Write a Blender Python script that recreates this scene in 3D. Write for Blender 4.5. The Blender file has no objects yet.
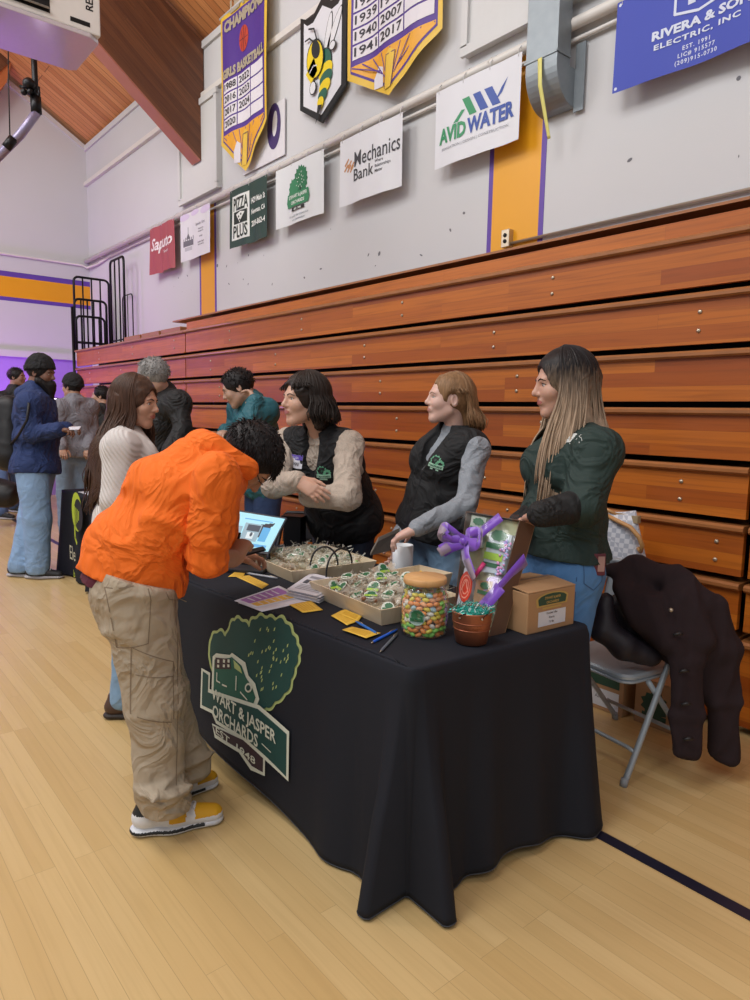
import bpy, math, random
import numpy as np
from mathutils import Vector, Matrix
from mathutils.geometry import tessellate_polygon
from mathutils.bvhtree import BVHTree
C = bpy.context.scene
COL = C.collection
PI = math.pi
random.seed(7)
A = lambda *v: np.array(v, float)
def unit(v):
    v = np.array(v, float); return v/max(1e-9, np.linalg.norm(v))

# ------------------------------------------------------------- camera
CAM = A(0, 0, 1.45)
CR, CU, CF = A(.6393, .7687, .0190), A(-.1073, .0647, .9921), A(-.7614, .6363, -.1239)
FPX = 690.0
cd = bpy.data.cameras.new('camera'); cam = bpy.data.objects.new('camera', cd); COL.objects.link(cam)
cd.sensor_fit = 'VERTICAL'; cd.sensor_height = 24; cd.lens = 24*FPX/1000; cd.clip_start = .05; cd.clip_end = 100
R_, U_, F_ = Vector(CR).normalized(), Vector(CU), Vector(CF).normalized()
U_ = R_.cross(F_).normalized(); R_ = F_.cross(U_)
mw = Matrix((R_, U_, -F_)).transposed().to_4x4(); mw.translation = Vector(CAM); cam.matrix_world = mw
C.camera = cam
CR, CU, CF = A(*R_), A(*U_), A(*F_)
def ray(x, y): return (x-375)/FPX*CR-(y-500)/FPX*CU+CF
def W(x, y, w): return ray(x, y)*w+CAM                    # a place measured by its direction and its distance
def atz(x, y, z): d = ray(x, y); return d*(z-CAM[2])/d[2]+CAM
def aty(x, y, Y): d = ray(x, y); return d*Y/d[1]+CAM

C.view_settings.view_transform = 'Standard'; C.view_settings.look = 'None'
C.view_settings.gamma = 1; C.view_settings.use_curve_mapping = False; C.view_settings.exposure = 0

# ------------------------------------------------------------- materials
def lin(h):
    if isinstance(h, str):
        h = h.lstrip('#'); c = [int(h[i:i+2], 16)/255 for i in (0, 2, 4)]
    else: c = list(h)
    return tuple((x/12.92 if x <= .04045 else ((x+.055)/1.055)**2.4) for x in c)+(1,)
MATS = {}
def mat(name, col, rough=.6, metal=0, var=.08, nscale=20, bump=0, bscale=60, spec=.5, alpha=1, trans=0, emit=0, sheen=0, coat=0):
    if name in MATS: return MATS[name]
    m = bpy.data.materials.new(name); m.use_nodes = True; MATS[name] = m
    nt = m.node_tree; N = nt.nodes; b = N['Principled BSDF']
    c = lin(col)
    tc = N.new('ShaderNodeTexCoord')
    if var:
        n = N.new('ShaderNodeTexNoise'); n.inputs['Scale'].default_value = nscale; n.inputs['Detail'].default_value = 3
        nt.links.new(tc.outputs['Object'], n.inputs['Vector'])
        mx = N.new('ShaderNodeMix'); mx.data_type = 'RGBA'
        mx.inputs['A'].default_value = tuple(x*(1-var) for x in c[:3])+(1,)
        mx.inputs['B'].default_value = tuple(min(1, x*(1+var)) for x in c[:3])+(1,)
        nt.links.new(n.outputs['Fac'], mx.inputs['Factor']); nt.links.new(mx.outputs['Result'], b.inputs['Base Color'])
    else: b.inputs['Base Color'].default_value = c
    if bump:
        n2 = N.new('ShaderNodeTexNoise'); n2.inputs['Scale'].default_value = bscale; n2.inputs['Detail'].default_value = 4
        nt.links.new(tc.outputs['Object'], n2.inputs['Vector'])
        bp = N.new('ShaderNodeBump'); bp.inputs['Strength'].default_value = bump; bp.inputs['Distance'].default_value = .01
        nt.links.new(n2.outputs['Fac'], bp.inputs['Height']); nt.links.new(bp.outputs['Normal'], b.inputs['Normal'])
    b.inputs['Roughness'].default_value = rough; b.inputs['Metallic'].default_value = metal
    b.inputs['Specular IOR Level'].default_value = spec
    b.inputs['Alpha'].default_value = alpha
    b.inputs['Transmission Weight'].default_value = trans
    b.inputs['Sheen Weight'].default_value = sheen
    b.inputs['Coat Weight'].default_value = coat
    if emit:
        b.inputs['Emission Color'].default_value = c; b.inputs['Emission Strength'].default_value = emit
    return m
def nodes_of(m): return m.node_tree.nodes, m.node_tree.links, m.node_tree.nodes['Principled BSDF']

def wood_planks(name, c1, c2, c3, along, across, length, width, rough, gap=.0015, coat=0, gaps=.5, rx=0, grain=.6):
    """planks or finger-jointed strips: along / across are the axis indices of the grain"""
    m = bpy.data.materials.new(name); m.use_nodes = True; N, L, b = nodes_of(m)
    tc = N.new('ShaderNodeTexCoord'); sp = N.new('ShaderNodeSeparateXYZ'); mr0 = N.new('ShaderNodeMapping'); mr0.inputs['Rotation'].default_value = (rx,0,0); L.new(tc.outputs['Object'], mr0.inputs[0]); L.new(mr0.outputs[0], sp.inputs[0]); cb = N.new('ShaderNodeCombineXYZ'); L.new(sp.outputs[along], cb.inputs[0])
    if isinstance(across, tuple):
        ad = N.new('ShaderNodeMath'); ad.operation = 'ADD'; L.new(sp.outputs[across[0]], ad.inputs[0]); L.new(sp.outputs[across[1]], ad.inputs[1]); L.new(ad.outputs[0], cb.inputs[1])
    else: L.new(sp.outputs[across], cb.inputs[1])
    br = N.new('ShaderNodeTexBrick'); br.inputs['Scale'].default_value = 1
    br.inputs['Brick Width'].default_value = length; br.inputs['Row Height'].default_value = width
    br.inputs['Mortar Size'].default_value = gap; br.inputs['Mortar Smooth'].default_value = .3; br.offset = .37; br.offset_frequency = 3; br.squash_frequency = 1
    br.inputs['Color1'].default_value = (0, 0, 0, 1); br.inputs['Color2'].default_value = (1, 1, 1, 1); br.inputs['Mortar'].default_value = (.5, .5, .5, 1)
    L.new(cb.outputs[0], br.inputs['Vector'])
    mp = N.new('ShaderNodeMapping'); L.new(cb.outputs[0], mp.inputs[0]); mp.inputs['Scale'].default_value = (1.2, 34, 1)
    ad2 = N.new('ShaderNodeVectorMath'); ad2.operation = 'ADD'
    sc = N.new('ShaderNodeVectorMath'); sc.operation = 'SCALE'; sc.inputs['Scale'].default_value = 7; L.new(br.outputs['Color'], sc.inputs[0])
    L.new(mp.outputs[0], ad2.inputs[0]); L.new(sc.outputs[0], ad2.inputs[1])
    ns = N.new('ShaderNodeTexNoise'); ns.inputs['Scale'].default_value = 1.6; ns.inputs['Detail'].default_value = 6; ns.inputs['Distortion'].default_value = .6
    L.new(ad2.outputs[0], ns.inputs['Vector'])
    mx1 = N.new('ShaderNodeMix'); mx1.data_type = 'RGBA'; mx1.inputs['A'].default_value = lin(c1); mx1.inputs['B'].default_value = lin(c2)
    L.new(br.outputs['Color'], mx1.inputs['Factor'])
    rp = N.new('ShaderNodeMapRange'); rp.inputs['From Min'].default_value = .45; rp.inputs['From Max'].default_value = .8; rp.inputs['To Max'].default_value = grain
    L.new(ns.outputs['Fac'], rp.inputs['Value'])
    mx2 = N.new('ShaderNodeMix'); mx2.data_type = 'RGBA'; L.new(mx1.outputs['Result'], mx2.inputs['A']); mx2.inputs['B'].default_value = lin(c3)
    L.new(rp.outputs[0], mx2.inputs['Factor'])
    mx3 = N.new('ShaderNodeMix'); mx3.data_type = 'RGBA'; L.new(mx2.outputs['Result'], mx3.inputs['A'])
    mx3.inputs['B'].default_value = tuple(x*.35 for x in lin(c3)[:3])+(1,)
    ml = N.new('ShaderNodeMath'); ml.operation = 'MULTIPLY'; ml.inputs[1].default_value = gaps; L.new(br.outputs['Fac'], ml.inputs[0]); L.new(ml.outputs[0], mx3.inputs['Factor'])
    L.new(mx3.outputs['Result'], b.inputs['Base Color'])
    rr = N.new('ShaderNodeMapRange'); rr.inputs['To Min'].default_value = rough*.8; rr.inputs['To Max'].default_value = rough*1.3
    n3 = N.new('ShaderNodeTexNoise'); n3.inputs['Scale'].default_value = 5; L.new(tc.outputs['Object'], n3.inputs['Vector']); L.new(n3.outputs['Fac'], rr.inputs['Value'])
    L.new(rr.outputs[0], b.inputs['Roughness']); b.inputs['Coat Weight'].default_value = coat; b.inputs['Coat Roughness'].default_value = .25
    return m

# ------------------------------------------------------------- mesh builder
class MB:
    def __init__(s): s.v = []; s.f = []; s.m = []; s.n = 0; s.sm = []
    def ext(s, v, f, m=0, smooth=False):
        v = np.asarray(v, float).reshape(-1, 3)
        s.v.append(v)
        for q in f: s.f.append(tuple(int(i)+s.n for i in q))
        k = len(f)
        s.m += list(m) if hasattr(m, '__len__') else [m]*k
        s.sm += [smooth]*k
        s.n += len(v); return s
    def box(s, lo, hi, m=0, R=None, o=(0, 0, 0)):
        x0, y0, z0 = lo; x1, y1, z1 = hi
        v = A([x0,y0,z0],[x1,y0,z0],[x1,y1,z0],[x0,y1,z0],[x0,y0,z1],[x1,y0,z1],[x1,y1,z1],[x0,y1,z1])
        if R is not None: v = v@np.array(R)       # rows of R are the local axes in the world
        v = v+A(*o)
        return s.ext(v, [(0,3,2,1),(4,5,6,7),(0,1,5,4),(1,2,6,5),(2,3,7,6),(3,0,4,7)], m)
    def rbox(s, lo, hi, r=.01, m=0, R=None, o=(0,0,0), n=3):
        """a box with rounded edges in its local xy outline"""
        x0, y0, z0 = lo; x1, y1, z1 = hi; pts = []
        for cx, cy, a0 in ((x1-r,y1-r,0),(x0+r,y1-r,PI/2),(x0+r,y0+r,PI),(x1-r,y0+r,1.5*PI)):
            for i in range(n+1):
                a = a0+PI/2*i/n; pts.append((cx+r*math.cos(a), cy+r*math.sin(a)))
        k = len(pts); e = min(r*.4, (z1-z0)*.3); rings = []
        cx, cy = (x0+x1)/2, (y0+y1)/2
        for z, ins in ((z0, e), (z0+e, 0), (z1-e, 0), (z1, e)):
            for (x, y) in pts:
                d = A(x-cx, y-cy); l = np.linalg.norm(d); q = d*(1-ins/l) if l else d
                rings.append((cx+q[0], cy+q[1], z))
        v = A(*rings)
        if R is not None: v = v@np.array(R)
        v = v+A(*o); f = []
        for a in range(3):
            for i in range(k): j = (i+1)%k; f.append((a*k+i, a*k+j, (a+1)*k+j, (a+1)*k+i))
        f.append(tuple(range(k))[::-1]); f.append(tuple(3*k+i for i in range(k)))
        return s.ext(v, f, m)
    def tube(s, path, r, n=10, m=0, cap=True, closed=False):
        P = np.array(path, float); K = len(P); r = np.broadcast_to(np.array(r, float), (K,))
        T = np.roll(P, -1, 0)-np.roll(P, 1, 0) if closed else np.gradient(P, axis=0)
        T /= np.maximum(np.linalg.norm(T, axis=1), 1e-9)[:, None]
        up = A(0,0,1) if abs(T[0][2]) < .9 else A(1,0,0)
        X = np.cross(up, T[0]); X /= np.linalg.norm(X); v = []
        for i in range(K):
            X = X-T[i]*(X@T[i]); X /= max(1e-9, np.linalg.norm(X)); Y = np.cross(T[i], X)
            for j in range(n):
                a = 2*PI*j/n; v.append(P[i]+r[i]*(math.cos(a)*X+math.sin(a)*Y))
        f = []
        for i in range(K if closed else K-1):
            i2 = (i+1)%K
            for j in range(n): k = (j+1)%n; f.append((i*n+j, i*n+k, i2*n+k, i2*n+j))
        if cap and not closed: f.append(tuple(range(n))[::-1]); f.append(tuple((K-1)*n+j for j in range(n)))
        return s.ext(v, f, m, True)
    def lathe(s, prof, n=32, m=0, o=(0,0,0), R=None, smooth=True):
        v = []; K = len(prof)
        for (r, z) in prof:
            for j in range(n): a = 2*PI*j/n; v.append((r*math.cos(a), r*math.sin(a), z))
        v = A(*v)
        if R is not None: v = v@np.array(R)
        v = v+A(*o); f = []
        for i in range(K-1):
            for j in range(n): k = (j+1)%n; f.append((i*n+j, i*n+k, (i+1)*n+k, (i+1)*n+j))
        return s.ext(v, f, m, smooth)
    def prism(s, pts, z0, z1, m=0, R=None, o=(0,0,0)):
        k = len(pts); v = A(*[(x,y,z0) for x,y in pts], *[(x,y,z1) for x,y in pts])
        if R is not None: v = v@np.array(R)
        v = v+A(*o)
        f = [tuple(range(k))[::-1], tuple(range(k,2*k))]+[(i,(i+1)%k,(i+1)%k+k,i+k) for i in range(k)]
        return s.ext(v, f, m)
    def sphere(s, c, r, m=0, n=12, R=None):
        r = np.broadcast_to(np.array(r, float), (3,)); v = []; K = n//2+1
        for i in range(K):
            t = PI*i/(K-1)
            for j in range(n): a = 2*PI*j/n; v.append((r[0]*math.sin(t)*math.cos(a), r[1]*math.sin(t)*math.sin(a), -r[2]*math.cos(t)))
        v = A(*v)
        if R is not None: v = v@np.array(R)
        f = [(i*n+j, i*n+(j+1)%n, (i+1)*n+(j+1)%n, (i+1)*n+j) for i in range(K-1) for j in range(n)]
        return s.ext(v+A(*c), f, m, True)
    def grid(s, fn, nu, nv, m=0, smooth=True):
        v = [fn(i/nu, j/nv) for j in range(nv+1) for i in range(nu+1)]
        f = [(j*(nu+1)+i, j*(nu+1)+i+1, (j+1)*(nu+1)+i+1, (j+1)*(nu+1)+i) for j in range(nv) for i in range(nu)]
        return s.ext(v, f, m, smooth)
    def build(s, name, mats, parent=None, bevel=0, solid=0, weld=False):
        me = bpy.data.meshes.new(name)
        v = np.concatenate(s.v) if s.v else np.zeros((0,3))
        o = bpy.data.objects.new(name, me); COL.objects.link(o)
        if parent is not None:
            off = np.array(parent_off(parent)); v = v-off; o.parent = parent; OFF[o.name] = tuple(off)
        me.from_pydata([tuple(p) for p in v], [], s.f)
        for m in (mats if isinstance(mats, (list, tuple)) else [mats]): me.materials.append(m)
        me.polygons.foreach_set('material_index', np.array(s.m, dtype=np.int32))
        me.polygons.foreach_set('use_smooth', np.array(s.sm, dtype=bool))
        me.update()
        if weld: 
            w = o.modifiers.new('weld', 'WELD'); w.merge_threshold = .0002
        if bevel:
            b = o.modifiers.new('bevel', 'BEVEL'); b.width = bevel; b.segments = 2; b.limit_method = 'ANGLE'; b.angle_limit = .6
        if solid:
            b = o.modifiers.new('solid', 'SOLIDIFY'); b.thickness = solid; b.offset = 0
        return o
OFF = {}
def parent_off(p): return OFF.get(p.name, (0,0,0))
def thing(name, label, cat, loc=(0,0,0), group=None, kind=None):
    """an Empty at the thing's base; its parts are written in world coordinates and shifted to it"""
    o = bpy.data.objects.new(name, None); COL.objects.link(o); o.location = Vector(tuple(float(x) for x in loc)); o.empty_display_size = .1
    OFF[o.name] = tuple(float(x) for x in loc)
    tag(o, label, cat, group, kind); return o
def tag(o, label=None, cat=None, group=None, kind=None):
    if label: o['label'] = label
    if cat: o['category'] = cat
    if group: o['group'] = group
    if kind: o['kind'] = kind
    return o
def base(o):
    """put a one-mesh thing's origin at its base"""
    me = o.data; n = len(me.vertices); a = np.zeros(n*3); me.vertices.foreach_get('co', a); a = a.reshape(-1,3)
    c = A((a[:,0].min()+a[:,0].max())/2, (a[:,1].min()+a[:,1].max())/2, a[:,2].min())
    me.vertices.foreach_set('co', (a-c).ravel()); me.update(); o.location = Vector(c)
    return o
def dup(root, loc, label=None, rot=None):
    r = root.copy(); COL.objects.link(r); r.location = Vector(tuple(float(x) for x in loc))
    if rot is not None: r.rotation_euler = rot
    if label: r['label'] = label
    for ch in list(root.children):
        c = ch.copy(); COL.objects.link(c); c.parent = r
        for g in ch.children: d = g.copy(); COL.objects.link(d); d.parent = c
    return r
def frame(z, x=None):
    """rows: local axes, with local z along the first vector"""
    z = unit(z); x = np.array(x if x is not None else ((1,0,0) if abs(z[0]) < .9 else (0,1,0)), float)
    x = unit(x-z*(x@z)); return A(x, np.cross(z, x), z)
def rotz(a): c, s = math.cos(a), math.sin(a); return A([c,s,0],[-s,c,0],[0,0,1])

# ------------------------------------------------------------- flat drawing on surfaces
def tess(poly):
    return tessellate_polygon([[Vector((p[0],p[1],0)) for p in poly]])
_tc = {}
def text2d(s, size=1.0, bold=0, shear=0, sx=1.0, align='CENTER', spacing=1.0):
    key = (s,bold,shear,align,spacing)
    if key not in _tc:
        cu = bpy.data.curves.new('txt', 'FONT'); cu.body = s; cu.size = 1; cu.align_x = align; cu.offset = bold; cu.shear = shear; cu.resolution_u = 2; cu.fill_mode = 'FRONT'; cu.space_character = spacing
        ob = bpy.data.objects.new('txt', cu); COL.objects.link(ob)
        dg = bpy.context.evaluated_depsgraph_get(); me = ob.evaluated_get(dg).to_mesh()
        v = [(p.co.x,p.co.y) for p in me.vertices]; f = [tuple(p.vertices) for p in me.polygons]
        ob.evaluated_get(dg).to_mesh_clear(); bpy.data.objects.remove(ob); bpy.data.curves.remove(cu)
        _tc[key] = (v, f)
    v, f = _tc[key]
    return [(x*size*sx,y*size) for x,y in v], f
class Draw:
    """2-D shapes laid on a surface: fn(u, v, lift) gives the place"""
    def __init__(s, mb, fn, sub=.09): s.mb = mb; s.fn = fn; s.l = 1; s.sub = sub
    def poly(s, pts, m, lift=None):
        l = lift if lift is not None else s.l
        v = [tuple(p) for p in pts]; f = [tuple(t) for t in tess(pts)]; lim = s.sub
        for _ in range(5):
            g = []; mid = {}; again = False
            def mp(a, b):
                k = (min(a,b), max(a,b))
                if k not in mid: mid[k] = len(v); v.append(((v[a][0]+v[b][0])/2, (v[a][1]+v[b][1])/2))
                return mid[k]
            for a, b, c in f:
                if max(math.dist(v[a],v[b]), math.dist(v[b],v[c]), math.dist(v[c],v[a])) > lim:
                    d, e, h = mp(a,b), mp(b,c), mp(c,a); g += [(a,d,h),(d,b,e),(h,e,c),(d,e,h)]; again = True
                else: g.append((a,b,c))
            f = g
            if not again: break
        s.mb.ext([s.fn(x,y,l) for x,y in v], f, m)
    def rect(s, x0, y0, x1, y1, m, lift=None, n=1):
        l = lift if lift is not None else s.l
        n = max(n, min(12, int(abs(x1-x0)/s.sub)+1))
        for i in range(n):
            a = x0+(x1-x0)*i/n; b = x0+(x1-x0)*(i+1)/n
            s.mb.ext([s.fn(a,y0,l), s.fn(b,y0,l), s.fn(b,y1,l), s.fn(a,y1,l)], [(0,1,2,3)], m)
    def text(s, t, x, y, size, m, lift=None, rot=0, **k):
        l = lift if lift is not None else s.l
        v, f = text2d(t, size, **k); c, d = math.cos(rot), math.sin(rot)
        s.mb.ext([s.fn(x+a*c-b*d, y+a*d+b*c, l) for a,b in v], f, m)
    def ell(s, x, y, rx, ry, m, lift=None, n=20, rot=0, a0=0, a1=2*PI):
        c, d = math.cos(rot), math.sin(rot); P = []
        for i in range(n):
            a = a0+(a1-a0)*i/(n if a1-a0 > 6.2 else n-1); p, q = rx*math.cos(a), ry*math.sin(a); P.append((x+p*c-q*d, y+p*d+q*c))
        s.poly(P, m, lift)
    def line(s, pts, w, m, lift=None):
        l = lift if lift is not None else s.l
        for (a, b), (c, d) in zip(pts[:-1], pts[1:]):
            L = math.hypot(c-a, d-b) or 1e-6; nx, ny = -(d-b)/L*w/2, (c-a)/L*w/2; ex, ey = (c-a)/L*w*.2, (d-b)/L*w*.2
            s.mb.ext([s.fn(a-ex+nx,b-ey+ny,l), s.fn(a-ex-nx,b-ey-ny,l), s.fn(c+ex-nx,d+ey-ny,l), s.fn(c+ex+nx,d+ey+ny,l)], [(0,1,2,3)], m)
def scallop(cx, cy, rx, ry, n, amp, seed=0, spike=2):
    rnd = random.Random(seed); P = []
    for i in range(n*spike):
        a = 2*PI*i/(n*spike); k = 1+(amp if i%spike == 0 else -amp*.4)*(1+.5*rnd.uniform(-1,1)); P.append((cx+rx*k*math.cos(a), cy+ry*k*math.sin(a)))
    return P
def plane_fn(o, u, v, n, d=.0015):
    o, u, v, n = (np.array(q, float) for q in (o,u,v,n))
    return lambda x, y, l=1: o+u*x+v*y+n*d*l

# ------------------------------------------------------------- soft shapes: a distance field turned into one closed surface
class Soft:
    def __init__(s): s.p = []; s.cuts = []
    def cone(s, a, b, ra, rb, k=.02, M=None, sc=(1,1,1), m=0, sub=False, keep=False):
        s.p.append(('c', A(*a), A(*b), ra, rb, k, M, A(*sc), m, sub)); return s
    def ell(s, c, r, k=.02, M=None, m=0, sub=False):
        s.p.append(('e', A(*c), A(*r), 0, 0, k, M, A(1,1,1), m, sub)); return s
    def chain(s, pts, rs, k=.02, m=0, M=None, sc=(1,1,1)):
        for i in range(len(pts)-1): s.cone(pts[i], pts[i+1], rs[i], rs[i+1], k, M, sc, m)
        return s
    def cut(s, p, n): s.cuts.append((A(*p), unit(n))); return s
    def mesh(s, res, noise=None, relax=1):
        lo = A(9e9,9e9,9e9); hi = -lo; B = []
        for p in s.p:
            if p[0] == 'c':
                mr = max(p[3],p[4])*max(p[7]); l = np.minimum(p[1],p[2])-mr; h = np.maximum(p[1],p[2])+mr
            else:
                mr = max(p[2]); l = p[1]-mr; h = p[1]+mr
            B.append((l,h))
            if not p[9]: lo = np.minimum(lo,l); hi = np.maximum(hi,h)
        pad = 3*res+.012; lo -= pad; hi += pad
        n = np.ceil((hi-lo)/res).astype(int)+1
        V = np.full(n, .25, np.float32); Mt = np.zeros(n, np.int8)
        ax = [(lo[i]+res*np.arange(n[i])).astype(np.float32) for i in range(3)]
        for p, (l, h) in zip(s.p, B):
            e = p[5]+3*res+.01
            i0 = np.maximum(((l-e-lo)/res).astype(int), 0); i1 = np.minimum(((h+e-lo)/res).astype(int)+2, n)
            if (i1 <= i0).any(): continue
            sl = tuple(slice(a,b) for a,b in zip(i0,i1))
            X, Y, Z = np.meshgrid(ax[0][sl[0]], ax[1][sl[1]], ax[2][sl[2]], indexing='ij')
            P = np.stack([X,Y,Z], -1)-p[1].astype(np.float32)
            M = p[6]
            if M is not None: P = P@np.array(M).T.astype(np.float32)
            if p[0] == 'c':
                ab = p[2]-p[1]
                if M is not None: ab = np.array(M)@ab
                scl = p[7]; P = P/scl.astype(np.float32); ab = (ab/scl).astype(np.float32)
                t = np.clip((P@ab)/max(1e-9, float(ab@ab)), 0, 1)
                d = np.linalg.norm(P-t[...,None]*ab, axis=-1)-(p[3]+(p[4]-p[3])*t)
                d = d*min(scl)
            else:
                r = p[2].astype(np.float32)
                k0 = np.linalg.norm(P/r, axis=-1); k1 = np.linalg.norm(P/(r*r), axis=-1)
                d = np.where(k1 > 1e-6, k0*(k0-1)/np.maximum(k1,1e-6), -min(p[2]))
            k = p[5]; v = V[sl]
            if p[9]:
                hh = np.maximum(k-np.abs(v+d), 0)/max(k,1e-6); nv = np.maximum(v, -d)+hh*hh*k*.25
                V[sl] = nv
                if p[8]: Mt[sl] = np.where((-d > v-.001), p[8], Mt[sl])
            else:
                hh = np.maximum(k-np.abs(v-d), 0)/max(k,1e-6); Mt[sl] = np.where(d < v, p[8], Mt[sl]); V[sl] = np.minimum(v,d)-hh*hh*k*.25
        if noise is not None:
            X, Y, Z = np.meshgrid(*ax, indexing='ij'); near = np.abs(V) < .04
            q = np.stack([X[near],Y[near],Z[near]], -1); V[near] += noise(q).astype(np.float32)
        for (p, nn) in s.cuts:
            X, Y, Z = np.meshgrid(*ax, indexing='ij')
            V = np.maximum(V, ((X-p[0])*nn[0]+(Y-p[1])*nn[1]+(Z-p[2])*nn[2]).astype(np.float32))
        return nets(V, Mt, lo, res, relax)
def nets(V, Mt, lo, res, relax):
    ins = V < 0; n = np.array(V.shape)-1
    c = [ins[dx:dx+n[0], dy:dy+n[1], dz:dz+n[2]] for dx in (0,1) for dy in (0,1) for dz in (0,1)]
    cnt = sum(x.astype(np.int8) for x in c); act = (cnt > 0)&(cnt < 8)
    idx = np.full(tuple(n), -1, np.int64); I = np.argwhere(act); idx[act] = np.arange(len(I))
    acc = np.zeros((len(I),3)); num = np.zeros(len(I))
    for a in range(3):
        b, d = [x for x in range(3) if x != a]
        for s1 in (0,1):
            for s2 in (0,1):
                o = np.zeros(3,int); o[b] = s1; o[d] = s2; e = o.copy(); e[a] = 1
                p0 = I+o; p1 = I+e
                v0 = V[p0[:,0],p0[:,1],p0[:,2]]; v1 = V[p1[:,0],p1[:,1],p1[:,2]]
                m = (v0 < 0) != (v1 < 0); t = np.zeros(len(I)); t[m] = v0[m]/(v0[m]-v1[m])
                q = o+np.outer(t, np.eye(3)[a]); acc[m] += q[m]; num[m] += 1
    P = lo+res*(I+acc/np.maximum(num,1)[:,None])
    F = []
    for a in range(3):
        b, d = (a+1)%3, (a+2)%3
        sl0 = [slice(None)]*3; sl1 = [slice(None)]*3; sl0[a] = slice(0,-1); sl1[a] = slice(1,None)
        i0 = ins[tuple(sl0)]; i1 = ins[tuple(sl1)]
        for flip in (0,1):
            m = (i0 & ~i1) if flip == 0 else (~i0 & i1)
            E = np.argwhere(m); E = E[(E[:,b] > 0)&(E[:,d] > 0)&(E[:,b] < V.shape[b]-1)&(E[:,d] < V.shape[d]-1)]
            if not len(E): continue
            def cell(sb, sd):
                q = E.copy(); q[:,b] -= sb; q[:,d] -= sd; return idx[q[:,0],q[:,1],q[:,2]]
            q = np.stack([cell(1,1), cell(0,1), cell(0,0), cell(1,0)], 1)
            if flip: q = q[:,::-1]
            F.append(q)
    F = np.concatenate(F); F = F[(F >= 0).all(1)]
    for _ in range(relax):
        S = np.zeros_like(P); k = np.zeros(len(P))
        for a, b in ((0,1),(1,2),(2,3),(3,0)):
            np.add.at(S, F[:,a], P[F[:,b]]); np.add.at(S, F[:,b], P[F[:,a]])
            np.add.at(k, F[:,a], 1); np.add.at(k, F[:,b], 1)
        P = P*.45+.55*S/np.maximum(k,1)[:,None]
    ci = I[F[:,0]]; fm = Mt[ci[:,0],ci[:,1],ci[:,2]]
    return P, F, fm.astype(int)
def folds(amp, scale=22, seed=0, stretch=(1,1,.45), sharp=True):
    rs = np.random.RandomState(seed); D = rs.normal(size=(5,3))*np.array(stretch); D /= np.linalg.norm(D,axis=1)[:,None]; ph = rs.uniform(0,6,5); Wd = rs.normal(size=(3,3))
    def f(q):
        w = q+.035*np.sin(q@(Wd.T*14)+ph[:3]); o = 0
        for i in range(5):
            t = np.sin(w@D[i]*scale*(1+.35*i)+ph[i]); o = o+((1-np.abs(t))**1.5-.35 if sharp else t*.5)/(1+.3*i)
        g = .5+.5*np.sin(q@(Wd[0]*5)+ph[4]); return -amp*o*.75*(.4+.6*g)
    return f
# ============================================================= SETTING
M_white = mat('wall_paint', '#c3c3c5', .75, var=.03, nscale=1.5, bump=.05, bscale=90)
M_trim = mat('trim_paint', '#c6c6c6', .5, var=.03)
M_pipe = mat('pipe_paint', '#d2cec9', .4, var=.04)
M_yel = mat('yellow_paint', '#dd9a0e', .45, var=.05, nscale=3)
M_pur = mat('purple_paint', '#5a3a98', .5, var=.05)
M_roof = wood_planks('ceiling_boards', '#bc7846', '#d8975f', '#8a4f28', 1, 0, 3.1, .12, .55, gap=.006, gaps=.7)
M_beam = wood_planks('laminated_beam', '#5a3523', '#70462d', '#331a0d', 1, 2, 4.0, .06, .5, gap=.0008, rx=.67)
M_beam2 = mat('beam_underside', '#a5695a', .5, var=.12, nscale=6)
M_floor = wood_planks('maple_floor', '#c4a56f', '#d0b480', '#b0915f', 0, 1, 1.1, .06, .33, gap=.0009, coat=.2, gaps=.4, grain=.35)
M_line = mat('court_line', '#191a2c', .35, var=.1)
M_board = wood_planks('varnished_fir', '#91430a', '#bd6a1a', '#6c3206', 0, 2, 1.5, .07, .42, gap=.0006, coat=.12, gaps=.5)
M_nose = mat('worn_edge', '#965f34', .4, var=.25, nscale=9, coat=.3)
M_dark = mat('dark_steel_and_shade', '#0b0a0a', .6, metal=.3, var=.1)  # dark steel parts, and painted shade in bleacher gaps and heater louvre
M_black = mat('black_metal', '#131216', .4, metal=.5, var=.1)
M_bolt = mat('bolt_zinc', '#b9ab98', .35, metal=.8, var=.1)

def structure(mb, name, mats, **k):
    o = mb.build(name, mats, **k); o['kind'] = 'structure'; return o
YW, XW = 3.92, -12.25
structure(MB().box((-14, -5, -.1), (3.5, 4.3, 0)), 'floor', M_floor)
structure(MB().box((XW-.2, YW, 0), (3.5, YW+.2, 5.72)), 'wall_back', M_white)
structure(MB().box((XW-.2, -5, 0), (XW, YW, 2.3)), 'wall_left', mat('wall_pads_purple_lit', '#a47fd6', .5, var=.05))  # purple glow of the uplights is partly put into the pad colour
w = MB(); w.prism([(-5, 2.3), (YW, 2.3), (YW, 5.69), (-5, 11.1)], -.2, 0, R=A([0,1,0],[0,0,1],[1,0,0]), o=(XW, 0, 0))
structure(w, 'wall_left', M_white)
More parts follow.
